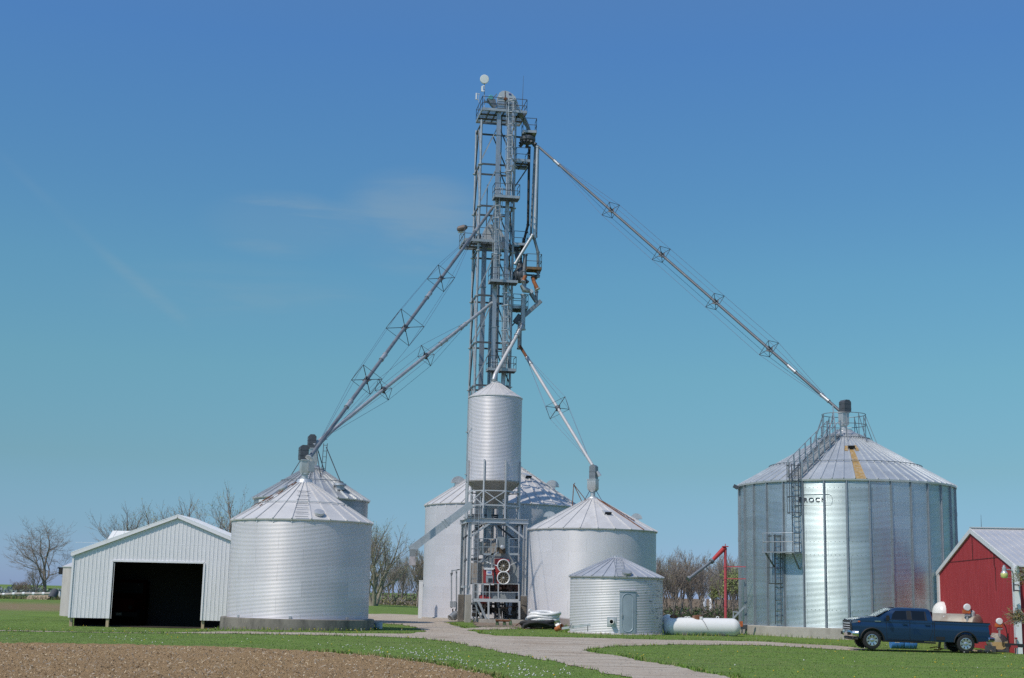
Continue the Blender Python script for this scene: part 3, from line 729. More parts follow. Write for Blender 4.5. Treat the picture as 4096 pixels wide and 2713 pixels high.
# ---- short bucket elevator
elev2 = thing('bucket_elevator', 'shorter bucket elevator inside the lattice, its head at mid height', 'grain elevator', TP(.45, .5, 0))
zh = Zy(968)
for i in (.25, .66):
    m = MB(); m.box(TP(i, .5, (zh + .6) / 2), (.34, .30, zh - .4), RZ); z = 1.0
    while z < zh - .6: m.box(TP(i, .5, z), (.42, .38, .06), RZ); z += 3.05
    m.build('trunk', TRUNKD, elev2)
pl = [(.18, zh + .5), (.18, zh + 1.0), (.26, zh + 1.5), (.40, zh + 1.75), (.55, zh + 1.7), (.70, zh + 1.4), (.80, zh + .9), (.86, zh + .5)]
m = MB(); m.prism([TP(i, .38, z) for i, z in pl], T2 * .6); m.build('head_hood', HOOD, elev2)
m = MB(); m.prism([TP(.16, .385, zh + .5), TP(.88, .385, zh + .5), TP(.80, .385, zh - .2), TP(.18, .385, zh - .2)], T2 * .58); m.build('head_base', TRUNKD, elev2)
m = MB(); m.lathe([(.16, -.25), (.19, -.2), (.19, .2), (.16, .25)], 14, TP(.06, .4, zh + .7), T2.to_track_quat('Z', 'Y').to_matrix()); m.box(TP(.06, .4, zh + .35), (.6, .4, .3), RZ); m.build('drive_motor', STEELD, elev2)
m = MB(); m.path([TP(.85, .5, zh + .3), TP(1.15, .3, zh - .3), TP(1.22, .15, Zy(1040))], [.24, .22, .2], 4); m.build('discharge_chute', GALVD, elev2)

ORANGER = mk('rusty_orange_pipe', (.36, .12, .04), .75, .1, .35, 5, (.10, .045, .03), .5, 4)
# ---- distributors and downpipes on the right of the tower
YR = 105.4
def Q(px, py, dy=0.): return P(px, py, YR + dy)
def distributor(name, label, ctop, cbot, R, outs, mat_):
    t = thing(name, label, 'distributor', cbot); m = MB(); h = ctop.z - cbot.z
    m.lathe([(.16, h), (.2, h * .9), (R * .55, h * .62), (R, h * .40), (R, h * .22), (R * .6, 0)], 22, cbot); m.build('body', mat_, t)
    for k, (a, l) in enumerate(outs):
        d = V((math.cos(a) * .75, math.sin(a) * .75, -.75)).normalized(); p = cbot + V((math.cos(a), math.sin(a), 0)) * R * .55 + V((0, 0, h * .18))
        m = MB(); m.tube(p, p + d * l, .125, n=12); m.tube(p + d * (l - .05), p + d * l, .155, n=12); m.build('outlet', mat_, t)
    return t
dist1 = distributor('grain_distributor', 'dark round distributor with stub outlets under the topmost side platform', Q(2102, 520), Q(2110, 575), .62, [(-2.6, .45), (-2.1, .42), (-1.5, .42), (-1.0, .45), (-.4, .5), (.4, .4), (1.6, .4), (2.6, .5)], STEELD)
dist2 = distributor('grain_distributor', 'dark lower distributor beside the shorter elevator head with orange rusty elbows', Q(2076, 1040), Q(2078, 1130), .55, [(-2.4, .4), (-1.2, .45), (-.3, .5), (.8, .4), (2.4, .4)], STEELD)
# side decks of the distributors
def deck_box(t, px0, px1, pyd, h, Y0, Y1, rails=('l', 'f', 'r'), matd=GALV):
    a, b = P(px0, pyd, Y0), P(px1, pyd, Y0); z = P((px0 + px1) / 2, pyd, Y0).z
    c = [V((a.x, Y0, z)), V((b.x, Y0 + .1, z)), V((b.x - .1, Y1, z)), V((a.x - .1, Y1 - .1, z))]
    m = MB(); m.prism([p for p in c], V((0, 0, .05)))
    for p, q in zip(c, c[1:] + c[:1]): m.bar(p + V((0, 0, .04)), q + V((0, 0, .04)), .05, .2)
    m.bar(c[0] - V((0, 0, .1)), c[2] - V((0, 0, .1)), .08, .12)
    d = m.build('platform', matd, t); seq = {'l': (c[3], c[0]), 'f': (c[0], c[1]), 'r': (c[1], c[2])}; mm = MB()
    for s in rails: q = railing_mb(list(seq[s]), h); mm.add(q.v, q.f)
    mm.build('railing', STEELD, d)
deck_box(tower, 2092, 2146, 527, 1.12, YR - .6, YR + .6)
deck_box(tower, 2106, 2166, 1074, 1.15, YR - .6, YR + .6, matd=mk('rusty_deck', (.16, .11, .07), .8, .2, .3, 4, (.40, .20, .06), .4, 2))
def downpipe(label, pts, r, mat_, bands=1, rusty=None, caps=()):
    t = thing('downpipe', label, 'pipe', pts[-1], 'grain downpipes on the right of the tower')
    m = MB(); m.path(pts, r, 12)
    for p, q in zip(pts, pts[1:]):
        d = (q - p).normalized()
        for p_ in (p, q): m.tube(p_ - d * .05, p_ + d * .05, r * 1.28, n=12)
    m.build('pipe', mat_, t); return t
downpipe('black vertical downpipe hanging under the topmost distributor, elbowing inward below', [Q(2117, 590), Q(2112, 900), Q(2090, 985), Q(2082, 1035)], .10, BLACK)
downpipe('mottled grey downpipe between the black one and the brightest one', [Q(2141, 585, .1), Q(2124, 938, .1)], .095, GALVD)
pb_ = downpipe('brightest right hand downpipe of the tower, ending in a forked joint', [Q(2150, 588, -.3), Q(2138, 950, -.3)], .118, GALVL)
downpipe('thin grey pipe at the outer right edge of the downpipe bundle', [Q(2154, 588, .4), Q(2146, 948, .4)], .06, STEELD)
downpipe('slanting grey chute pipe crossing from the forked joint to the lower distributor', [Q(2130, 942, -.5), Q(2061, 1056, -.7)], .12, GALV)
downpipe('short dark pipe bending right from the forked joint past the rusty deck', [Q(2137, 955, -.3), Q(2152, 1010, -.1), Q(2152, 1108, -.1)], .11, GALVD)
downpipe('short grey pipe rising beside the rusty deck', [Q(2101, 1020, -.4), Q(2097, 1085, -.4), Q(2096, 1140, -.4)], .15, GALVD)
downpipe('blue grey vertical pipe below the grey elbow', [Q(2094, 1180, -.4), Q(2091, 1318, -.4)], .18, GALV)
downpipe('bent dark pipe between the rusty elbow and square chute', [Q(2146, 1112, .2), Q(2133, 1105, .1), Q(2146, 1168, 0), Q(2145, 1202, 0)], .12, GALVD)
downpipe('short dark vertical pipe above the rusty spout to the bright bin', [Q(2079, 1290, -.2), Q(2078, 1395, -.2)], .16, GALVD)
t = thing('grain_elbow', 'orange rusty elbow with round grey cap, right of tower', 'elbow', Q(2150, 1157)); MB().path([Q(2130, 1108, -.1), Q(2136, 1128, -.2), Q(2150, 1156, -.3)], .15, 12).build('pipe', ORANGER, t); d = (Q(2150, 1156, -.3) - Q(2136, 1128, -.2)).normalized(); MB().tube(Q(2150, 1156, -.3), Q(2150, 1156, -.3) + d * .05, .20, n=16).build('end_cap', GALVL, t)
t = thing('grain_elbow', 'smaller orange elbow with round grey cap, left of the rusty one', 'elbow', Q(2093, 1127)); MB().path([Q(2102, 1105, -.8), Q(2093, 1126, -1.0)], .15, 12).build('pipe', ORANGER, t); p = Q(2093, 1126, -1.0); d = (p - Q(2102, 1105, -.8)).normalized(); MB().tube(p, p + d * .05, .20, n=16).build('end_cap', GALVL, t)
t = thing('grain_elbow', 'wide grey elbow with square flange above the blue grey pipe', 'elbow', Q(2096, 1165)); MB().path([Q(2090, 1140, -.6), Q(2098, 1160, -.6), Q(2122, 1166, -.5)], [.22, .26, .14], 12).build('pipe', GALV, t); MB().bar(Q(2120, 1170, -.5), Q(2130, 1162, -.5), .3, .3).build('flange', GALVL, t)
t = thing('square_chute', 'square steel chute slanting down left from the rusty elbows', 'chute', Q(2066, 1290)); MB().bar(Q(2164, 1204, -.1), Q(2074, 1284, -.1), .30, .28).build('trough', GALVD, t); MB().bar(Q(2082, 1262, -.1), Q(2060, 1292, -.1), .42, .42).build('outlet_box', STEELD, t)
MB().bar(Q(2122, 1172, -.4), Q(2146, 1208, -.2), .24, .24).build('inlet', GALVD, t)

# ---- flood lamp, antennas
t = thing('flood_lamp', 'brown hooded flood lamp on the mid platform corner', 'lamp', TP(-.42, -.12, Zy(912)))
a, b = P(1830, 919, 105.2), P(1868, 908, 104.9)
m = MB(); m.path([a, a + (b - a) * .15, a + (b - a) * .7, b], [.14, .24, .24, .12], 10); m.build('lamp_housing', mk('brown_lamp_housing', (.16, .13, .12), .6, .2, .1), t)
m = MB(); m.bar(b, TP(-.42, -.12, Zy(912)) + V((0, 0, .05)), .07); m.bar(TP(-.42, -.12, Zy(912)) + V((0, 0, .05)), TP(-.42, -.12, Zy(960)), .06); m.build('lamp_arm', STEELD, t)
m = MB(); m.prism([a + V((.06, -.16, -.20)), a + V((.5, -.16, -.16)), a + V((.5, .16, -.16)), a + V((.06, .16, -.20))], V((0, 0, -.03))); m.build('lens', WHITEP, t)
t = thing('microwave_dish', 'round white microwave dish on a mast above the top platform', 'antenna', TP(.0, -.28, ztop))
dc = P(1938, 317, 104.2); m = MB(); q = V((.05, -1, -.10)).to_track_quat('Z', 'Y').to_matrix(); m.lathe([(.30, -.20), (.35, -.16), (.35, .04), (.33, .06), (.02, .07)], 32, dc, q); m.build('dish', WHITET, t)
m = MB(); m.bar(TP(.02, -.28, ztop), dc + V((0, .22, .0)), .06); m.build('mast', GALVD, t)
m = MB(); p = P(1928.5, 356, 104.1); m.box(p, (.14, .12, .42)); m.bar(p + V((0, 0, .22)), TP(.02, -.28, p.z + .22), .05); m.bar(p - V((0, 0, .2)), TP(.02, -.28, p.z - .2), .05); m.build('radio_box', WHITET, t)
t = thing('radio_antenna', 'small white panel antenna clamped left of the top railing', 'antenna', P(1906, 400, 105.5)); m = MB(); p = P(1905, 386, 105.6); m.box(p, (.10, .14, .52)); m.build('panel', WHITET, t); m = MB(); m.bar(p + V((.05, 0, .22)), p + V((.28, 0, .2)), .06); m.bar(p + V((.05, 0, -.22)), p + V((.2, 0, -.3)), .06); m.bar(p + V((.2, 0, .2)), p + V((.2, 0, -.5)), .04); m.build('clamp', GALVL, t)
t = tag(MB().path([P(2089, 438, 104.9), P(2091, 380, 104.9), P(2094, 303, 104.9)], [.035, .022, .010], 6).build('whip_antenna', STEELD, None, org=P(2089, 438, 104.9)), 'thin whip antenna standing at the top platform corner', 'antenna')

# ================================================================== spouts
def perp(d):
    u = d.cross(V((0, 0, 1))).normalized(); return u, u.cross(d).normalized()
def spout(label, a, b, r, frames, mat_, diag=False, cabs=(.03, .97), bands=(), loc=None, rusty=0):
    t = thing('grain_spout', label, 'grain spout', loc if loc is not None else b, 'long grain spouts hung from the tower'); d = (b - a).normalized(); u, v = perp(d); L = (b - a).length
    m = MB(); 
    if rusty: m.tube(a, a + d * L * rusty, r, n=14, mi=1); m.tube(a + d * L * rusty, b, r, n=14)
    else: m.tube(a, b, r, n=14)
    m.build('pipe', [mat_, RUST], t)
    for f in bands:
        m = MB(); p = a + d * L * f; m.tube(p - d * .35, p + d * .35, r * 1.22, n=14); m.tube(p - d * .38, p - d * .30, r * 1.4, n=14); m.tube(p + d * .30, p + d * .38, r * 1.4, n=14); m.build('coupling_band', GALV, t)
    tips_all = []
    for f, rad in frames:
        p = a + d * L * f; dirs = [u, v, -u, -v] if not diag else [(u + v) / 1.414, (v - u) / 1.414, (-u - v) / 1.414, (u - v) / 1.414]
        tips = [p + k * rad for k in dirs]; m = MB(); tips_all.append(tips)
        for k in range(4): m.bar(p + dirs[k] * r, tips[k], .036, .036); m.bar(tips[k], tips[(k + 1) % 4], .026, .026)
        m.tube(p - d * .12, p + d * .12, r * 1.5, n=10)
        for k in range(4): m.prism([p + dirs[k] * r, p + dirs[k] * (r + .22), p + dirs[k] * r + d * .28], dirs[(k + 1) % 4] * .03)
        m.build('truss_frame', STEELD, t)
    if tips_all:
        for k in range(4):
            dd = (tips_all[0][k] - (a + d * L * frames[0][0])).normalized(); pts = [a + d * L * cabs[0] + dd * r * 1.3] + [tp[k] for tp in tips_all] + [a + d * L * cabs[1] + dd * r * 1.3]
            m = MB(); m.path(pts, .011, 4); m.build('cable', CABLE, t)
    return t
def head_boxes(t, c, zp, zn, zl, zu, wl, wu, h, out, matu, yaw=0., off=(0, 0), depth=.55):
    """neck, transition box and chamfered cushion box on a bin peak; 'out' = horizontal unit vector away from the spout"""
    Rq = Matrix.Rotation(yaw, 3, 'Z'); p = V((c[0], c[1], 0)); o = V((off[0], off[1], 0))
    m = MB(); m.tube(p + V((0, 0, zp)), p + V((0, 0, zn + .02)), .17, n=16); m.tube(p + V((0, 0, zn - .06)), p + V((0, 0, zn)), .24, n=16); m.tube(p + V((0, 0, zp + .02)), p + V((0, 0, zp + .07)), .25, n=16); m.build('neck', GALVL, t)
    m = MB(); w = wl / 2; m.add([p + Rq @ V((x * s, y * s, z)) for z, s in ((zn, .22), (zn + .14, w), (zl, w)) for x, y in ((-1, -1), (1, -1), (1, 1), (-1, 1))], [(0, 1, 2, 3)] + [(q * 4 + k, q * 4 + (k + 1) % 4, q * 4 + 4 + (k + 1) % 4, q * 4 + 4 + k) for q in (0, 1) for k in range(4)] + [(8, 9, 10, 11)])
    m.box(p + V((0, 0, zl + .0)), (wl + .08, wl + .08, .05), Rq); m.build('transition_box', GALVL, t)
    w = wu / 2; q = p + o; m = MB()
    poly = [(-w, zl + .03), (w, zl + .03), (w, zu - w * .5), (w * .5, zu), (-w * .5, zu), (-w, zu - w * .5)]
    m.prism([q + Rq @ V((x, -depth / 2, z)) for x, z in poly], Rq @ V((0, depth, 0)))
    for zz in (zl + .25, zl + .55): m.box(q + V((0, 0, zz)), (wu + .02, depth + .02, .03), Rq)
    m.build('cushion_box', matu, t)
# S1 to the large bin
SPOUTL = mk('matte_pale_spout', (.50, .495, .51), .6, .1, .1, 2, (.3, .28, .26), .15)
SPOUTD = mk('dark_spout_steel', (.13, .14, .16), .55, .25, .15, 2, (.3, .3, .3), .15)
zq = lambda px, py, Y: P(px, py, Y).z
a = P(2150, 584, 105.3); b = P(3358, 1643, 85.9)
fr1 = [(P(2443, 845, 0.1), 0)]
def ffrac(a, b, px):   # fraction along a-b whose projection has photo column px
    lo, hi = 0., 1.
    for _ in range(40):
        mid = (lo + hi) / 2; x = proj(a + (b - a) * mid)[0]
        if (x < px) == (proj(a)[0] < proj(b)[0]): lo = mid
        else: hi = mid
    return lo
s1 = spout('longest dark spout running down right to the largest bin', a, b, .092, [(ffrac(a, b, x), .80) for x in (2443, 2645, 2860, 3076)], SPOUTD, True, (ffrac(a, b, 2228), ffrac(a, b, 3300)), (ffrac(a, b, 2228), ffrac(a, b, 3168), ffrac(a, b, 3300)))
pk = zFc + .33
head_boxes(s1, cF, pk, zq(3372, 1700, 85.7), zq(3372, 1652, 85.7), zq(3380, 1601, 85.7), .46, .50, .7, None, STEELD, R_(25), (.10, .0))
m = MB(); m.bar(P(3331, 1622, 85.5), P(3345, 1760, 84.9), .05); m.bar(P(3336, 1668, 85.4), P(3290, 1760, 84.6), .05); m.build('support_strut', GALV, s1)
# S2 to bin A
a = P(1972, 830, 104.4); b = P(1236, 1834, 75.7)
s2 = spout('upper of two left spouts, ending over the front left bin', a, b, .112, [(ffrac(a, b, 1764), 1.02), (ffrac(a, b, 1620), 1.32), (ffrac(a, b, 1467), 1.0)], GALVD, False, (ffrac(a, b, 1880), ffrac(a, b, 1290)), (ffrac(a, b, 1905), ffrac(a, b, 1714), ffrac(a, b, 1533), ffrac(a, b, 1395)))
head_boxes(s2, cA, zAp + .16, zq(1217, 1893, 75.9), zq(1220, 1842, 75.9), zq(1218, 1782, 75.9), .50, .46, .8, None, STEELD, R_(20), (-.12, 0))
m = MB(); m.box((cA[0] + .32, cA[1] - .1, zq(1243, 1868, 75.9)), (.34, .34, .56), Matrix.Rotation(R_(20), 3, 'Z')); m.build('side_box', GALV, s2)
m = MB(); q = (b - a).normalized(); m.tube(b, b + q * .06, .22, n=14); m.build('end_cap', GALVL, s2)
# S3 to bin B
a = P(1968, 1212, 104.6); b = P(1254, 1782, 91.8)
s3 = spout('lower of two left spouts, reaching the half hidden grey bin', a, b, .124, [(ffrac(a, b, 1704), .85), (ffrac(a, b, 1534), .85)], GALV, False, (ffrac(a, b, 1852), ffrac(a, b, 1330)), (ffrac(a, b, 1852), ffrac(a, b, 1773)))
zl3 = zq(1250, 1795, 92); head_boxes(s3, cB, zBp + .16, zq(1262, 1862, 92), zl3, zq(1248, 1739, 92), .50, .52, .8, None, STEELD, R_(15), (-.15, 0))
m = MB(); zt = zq(1262, 1780, 92)
for k in range(3):
    aa = TOCAM + .5 + k * 2.09; m.bar(circ(cB, .25, aa, zt), circ(cB, 1.6, aa, zBe + (zBp - zBe) * (1 - 1.6 / ReB) * .98 + .1), .045)
for x in (-.12, .12): m.bar(V((cB[0] + .72 + x, cB[1] - .2, zBp - .3)), V((cB[0] + .78 + x, cB[1] - .2, zq(1294, 1775, 92))), .04)
for k in range(7): z = zBp + .0 + k * .38; m.bar(V((cB[0] + .60 + k * .01, cB[1] - .2, z)), V((cB[0] + .84 + k * .01, cB[1] - .2, z)), .03)
m.bar(V((cB[0] + .84, cB[1] - .2, zq(1294, 1790, 92))), circ(cB, 2.6, TOCAM + 1.0, zBe + (zBp - zBe) * .32 + .1), .045)
m.build('support_strut', STEELD, s3)
# S4 to bin D
a = P(2080, 1385, 105.0); b = P(2370, 1862, 98.3)
s4 = spout('bright spout with rusty upper end running to the bright bin', a, b, .112, [(ffrac(a, b, 2230), 1.12)], SPOUTL, False, (ffrac(a, b, 2116), ffrac(a, b, 2345)), (ffrac(a, b, 2116),), rusty=.13)
head_boxes(s4, cD, zDp + .1, zq(2372, 1965, 98.4), zq(2377, 1919, 98.4), zq(2377, 1861, 98.4), .62, .46, .9, None, GALVD, R_(-25), (.04, 0))
m = MB(); c = P(2399, 1905, 98.2); m.path([P(2388, 1886, 98.2), c], [.10, .15], 10); m.build('end_cap', GALVL, s4)
m = MB()
for aa in (-2.6, -.5): m.bar(circ(cD, .22, aa, zq(2372, 1960, 98.4)), circ(cD, .7, aa, zDp - .12), .035)
m.build('support_strut', CABLE, s4)
# S5 to the hopper bin
a = P(2092, 1297, 104.9); b = P(1980, 1500, 102.6)
s5 = spout('short pale spout slanting down left onto the hopper bin', a, b, .148, [], SPOUTL, bands=(.08, .16))
m = MB(); pb2 = P(1976, 1517, 102.4); m.path([b, pb2], .15, 14); m.ball(pb2, .17, 14, 10); m.build('end_elbow', GALVL, s5)

# ================================================================== hopper bin, its stand, the dryer
YS = 100.6; sx = P(1870, 2480, YS).x; SFL = V((sx, YS, 0)); SW, SD = 4.0, 3.5
def SP(i, j, z): p = SFL + T1 * (SW * i) + T2 * (SD * j); p.z = z; return p
zbeam = P(1990, 2083, YS).z; zpil = P(1870, 2380, YS).z
PALEST = mk('pale_grey_steel_paint', (.50, .52, .54), .5, .2, .07, 2, (.28, .25, .22), .2, 2, (1, 1, .5))
stand = thing('steel_stand', 'heavy pale steel frame on concrete piers carrying the hopper bin', 'stand', SP(.5, .5, 0))
for i, j in ((0, 0), (1, 0), (0, 1), (1, 1)):
    MB().box(SP(i, j, (zpil - .2) / 2), (.40, .44, zpil + .2), RZ).build('concrete_pier', CONCL if (i, j) == (0, 0) else CONC, stand, bevel=.015)
    m = MB(); z0, z1 = zpil, zbeam - .16
    for s in (-1, 1): m.box(SP(i, j, (z0 + z1) / 2) + T1 * s * .12, (.02, .24, z1 - z0), RZ)
    m.box(SP(i, j, (z0 + z1) / 2), (.24, .02, z1 - z0 - .01), RZ); m.box(SP(i, j, z0 + .02), (.36, .36, .04), RZ); m.build('column', PALEST, stand)
for a, b in (((-.06, 0), (1.06, 0)), ((-.06, 1), (1.06, 1)), ((0, .05), (0, .95)), ((1, .05), (1, .95)), ((.33, .05), (.33, .95)), ((.66, .05), (.66, .95))):
    m = MB(); p, q = SP(*a, zbeam), SP(*b, zbeam)
    for s in (-1, 1): m.bar(p + V((0, 0, .15 * s)), q + V((0, 0, .15 * s)), .22, .025)
    m.bar(p, q, .02, .28); m.build('girder', PALEST, stand)
zk = P(1887, 2149, YS).z
for (i, ii, j) in ((0, .36, 0), (1, .64, 0), (0, .36, 1), (1, .64, 1)): MB().bar(SP(i, j, zk), SP(ii, j, zbeam - .17), .13, .13).build('knee_brace', PALEST if j == 0 else STEELD, stand)
for i in (0, 1): MB().bar(SP(i, .03, zk), SP(i, .36, zbeam - .17), .13, .13).build('knee_brace', STEELD, stand)
MB().bar(SP(0, -.02, P(1870, 2347, YS).z), SP(0, 1, P(1870, 2347, YS).z), .12, .16).build('tie_beam', PALEST, stand)
m = MB()
for i in (.06, .14): m.bar(SP(i, -.09, .2), SP(i, -.09, zbeam + 1.4), .035)
for k in range(44): z = .4 + k * .3; m.bar(SP(.06, -.09, z), SP(.14, -.09, z), .022) if z < zbeam + 1.2 else None
m.build('ladder', GALV, stand)
# hopper bin
hc = SP(.5, .5, 0); hx = P(1982, 1592, hc.y).x; cH = (hx, hc.y); RH = 107.0 * (P(1982, 1700, hc.y) - CAM).dot(CF) / FPX
zH1 = P(1876, 1592, cH[1]).z; zH0 = P(1868, 1926, cH[1]).z; zHa = P(1985, 2018, cH[1]).z; zHp = P(1979, 1531, cH[1]).z
hop = thing('hopper_bin', 'tall slim corrugated hopper bin with cone bottom raised on legs', 'hopper bin', (cH[0], cH[1], zbeam + .16), GRP_BIN)
WALLH = galv_wall('hopper_corrugated_wall', (.64, .625, .66), .18, .46, RH, 1.1, 6, .06, seam=.3)
corr_wall_mesh('wall', cH, RH, zH0, zH1, WALLH, hop, nseg=110, pitch=.10, amp=.010)
m = MB(); m.lathe([(RH + .05, zH1 - .04), (RH + .05, zH1 + .02), (.34, zHp - .06), (.34, zHp + .06), (.02, zHp + .08)], 40, (cH[0], cH[1], 0))
for k in range(20): a = 2 * math.pi * k / 20; m.bar(circ(cH, RH + .05, a, zH1 + .02), circ(cH, .36, a, zHp - .05), .03, .02)
m.build('roof', ROOFW, hop, ang=25)
m = MB(); m.lathe([(RH + .02, zH0 + .03), (RH + .02, zH0 - .08), (.30, zHa), (.30, zHa - .3), (.24, zHa - .3)], 28, (cH[0], cH[1], 0)); m.build('hopper_cone', mk('streaked_hopper_cone', (.36, .34, .32), .55, .35, .14, 1.5, (.2, .15, .11), .35, 1.5, (2, 2, .4)), hop, ang=15)
zl1 = P(1945, 1838, cH[1] - RH).z; zb0 = zbeam + .165; lg = []
for k in range(8):
    a = TOCAM + R_(-19 + 45 * k); lg.append(a); rad = V((math.cos(a), math.sin(a), 0))
    m = MB(); m.bar(circ(cH, RH + .07, a, zb0), circ(cH, RH + .07, a, zl1), .10, .10, rad); m.box(circ(cH, RH + .07, a, zb0 + .015), (.2, .2, .03)); m.build('leg', PALEST, hop)
zr1, zr0 = P(1950, 1962, cH[1] - RH).z, P(1950, 2020, cH[1] - RH).z
for k in range(8):
    a, b = lg[k], lg[(k + 1) % 8]; m = MB()
    for z in (zr1, zr0): m.bar(circ(cH, RH + .07, a, z), circ(cH, RH + .07, b, z), .06, .08)
    if k in (0, 2, 4, 6, 7): m.bar(circ(cH, RH + .07, a, zr1), circ(cH, RH + .07, b, zr0), .05, .06); m.bar(circ(cH, RH + .10, a, zr0), circ(cH, RH + .10, b, zr1), .05, .06)
    m.build('leg_brace', PALEST, hop)
# wet chute going down left
ch = thing('discharge_chute', 'square grey chute slanting out left from the hopper stand', 'chute', P(1876, 2024, YS), None)
a, b = P(1885, 2018, YS - .2), P(1642, 2200, YS - .9); d = (b - a).normalized()
m = MB(); m.bar(a, b, .34, .50); 
for f in (.40, .44): p = a + (b - a) * f; m.bar(p, p + d * .05, .42, .60)
m.build('trough', GALVL, ch)
pe = P(1651, 2212, YS - .9); m = MB(); m.add([pe + V((x * s, y * s, z)) for z, s in ((.25, .24), (-.25, .19)) for x, y in ((-1, -1), (1, -1), (1, 1), (-1, 1))], [(0, 1, 2, 3), (7, 6, 5, 4)] + [(k, (k + 1) % 4, 4 + (k + 1) % 4, 4 + k) for k in range(4)]); m.build('outlet_box', GALV, ch)
m = MB(); w = .20; p0 = pe + V((0, 0, -.25)); m.add([p0 + V((x, y, z)) for z, k in ((0, 0), (-.62, 1)) for x, y in ((-w, -w), (w + .05 * k, -w), (w, w), (-w - .08 * k, w))], [(0, 1, 5, 4), (1, 2, 6, 5), (2, 3, 7, 6), (3, 0, 4, 7)]); m.build('canvas_sock', mk('torn_canvas', (.46, .43, .44), .9, 0, .15, 4, (.06, .055, .06), .45, 2.5), ch)
# grain dryer
dr = thing('grain_dryer', 'grey grain dryer with two white ringed fans and red cabinet', 'grain dryer', SP(.5, .4, .3))
def D(u, v, Y=YS + .55): return P(1880 + u / 4.354, 2120 + v / 4.354, Y)
body = [(236, 935), (236, 560), (340, 455), (500, 410), (590, 400), (690, 445), (740, 520), (835, 705), (822, 935)]
m = MB(); m.prism([D(*q) for q in body], T2 * 2.6); m.build('body', GREYP, dr)
m = MB()
for k in range(13): 
    p = D(232, 940) + T2 * (.05 + .2 * k) - T1 * .04; q = D(236, 568) + T2 * (.05 + .2 * k) - T1 * .04; m.bar(p, q, .12, .10)
for k in range(6): u = 30 + k * 32; m.bar(D(u, 945, YS + .9), D(u, 570 + (k % 2) * 12, YS + .9), .13, .10)
m.build('side_louvres', BEIGE, dr)
m = MB()
for k in range(7): u = 250 + k * 34; m.bar(D(u, 405, YS + .75), D(u + 4, 232, YS + .75), .13, .10); m.bar(D(u + 4, 232, YS + .75), D(u + 60, 160, YS + 1.4), .10, .08)
m.box(D(350, 320, YS + 1.6), (1.35, 1.4, .95), RZ); m.build('upper_louvres', BEIGE, dr)
m = MB(); m.prism([D(488, 300, YS + .25), D(612, 304, YS + .3), D(612, 122, YS + .3), D(488, 118, YS + .25)], T2 * .5); m.build('head_box', GREYP, dr)
m = MB(); m.lathe([(.15, 0), (.15, .30), (.08, .34)], 18, D(553, 305, YS + .3), (-T2).to_track_quat('Z', 'Y').to_matrix()); m.build('head_motor', GALVL, dr)
m = MB(); m.box(D(562, 365, YS + .3), (.40, .30, .36), RZ); m.build('gear_box', mk('brown_gear_box', (.10, .07, .045), .8, .1, .3, 5), dr)
m = MB(); m.prism([D(430, 735), D(430, 505), D(560, 500), D(670, 520), D(670, 735)], -T2 * .30); m.prism([D(470, 940), D(440, 740), D(560, 738), D(560, 940)], -T2 * .28); m.build('burner_housing', REDP, dr)
FANW = mk('white_fan_ring', (.72, .73, .74), .4, 0, .04); FANIN = mk('tan_fan_blades', (.30, .26, .20), .6, .2, .35, 5)
for (u, v) in ((585, 626), (581, 836)):
    c = D(u, v, YS - .02); q = (-T2).to_track_quat('Z', 'Y').to_matrix()
    m = MB(); m.lathe([(.40, -.25), (.44, -.05), (.475, .06), (.44, .09), (.395, .06), (.385, -.22)], 36, c, q, caps=False); fn = m.build('fan', FANW, dr)
    m = MB(); m.lathe([(.02, -.16), (.39, -.2)], 30, c, q, 0, caps=False); m.build('fan_backing', DARKM, fn)
    m = MB()
    for k in range(11):
        a = 2 * math.pi * k / 11 + .1; x = T1 * math.cos(a) + V((0, 0, 1)) * math.sin(a); y = -T1 * math.sin(a) + V((0, 0, 1)) * math.cos(a)
        m.add([c + x * .07 + y * .02, c + x * .38 + y * .085, c + x * .38 - y * .06 + T2 * .10, c + x * .07 - y * .02 + T2 * .05], [(0, 1, 2, 3)])
        m.bar(c + x * .05 - T2 * .06, c + x * .385 - T2 * .06, .012)
    m.build('fan_blades', FANIN, fn)
    m = MB(); m.lathe([(.075, -.1), (.075, .04), (.02, .07)], 14, c, q); m.build('fan_hub', WHITEP, fn)
m = MB(); m.bar(D(258, 545, YS + .4), D(480, 628, YS + .2), .06); m.bar(D(690, 622, YS + .2), D(810, 560, YS + .45), .04); m.build('fan_strut', WHITEP, dr)
m = MB(); m.prism([D(244, 925, YS + .1), D(414, 930, YS + .16), D(414, 690, YS + .16), D(244, 690, YS + .1)], T2 * .40); cb = m.build('control_cabinet', REDP, dr)
m = MB(); m.prism([D(286, 782, YS + .07), D(382, 782, YS + .12), D(382, 702, YS + .12), D(286, 700, YS + .07)], T2 * .02); sgn = m.build('cabinet_label', WHITEP, cb)
m = MB()
for k in range(4): m.box(D(312 + k * 15, 740, YS + .085), (.055, .02, .10), RZ)
m.build('label_print', mk('blue_label_print', (.20, .26, .55), .6, 0, .2, 20), cb)
m = MB(); m.prism([D(278, 920, YS + .07), D(398, 922, YS + .12), D(398, 795, YS + .12), D(278, 793, YS + .07)], T2 * .02); m.build('cabinet_panel', GALV, cb)
m = MB(); m.prism([D(318, 910, YS + .055), D(390, 911, YS + .10), D(390, 842, YS + .10), D(318, 842, YS + .055)], T2 * .02); m.build('cabinet_screen', mk('dark_screen', (.03, .035, .045), .2, 0, .05), cb)
m = MB()
for k in range(8): m.box(D(258 + k * 20, 680, YS + .1), (.075, .12, .12), RZ)
m.box(D(330, 668, YS + .3), (.78, .4, .05), RZ); m.build('cabinet_trim', WHITEP, cb)
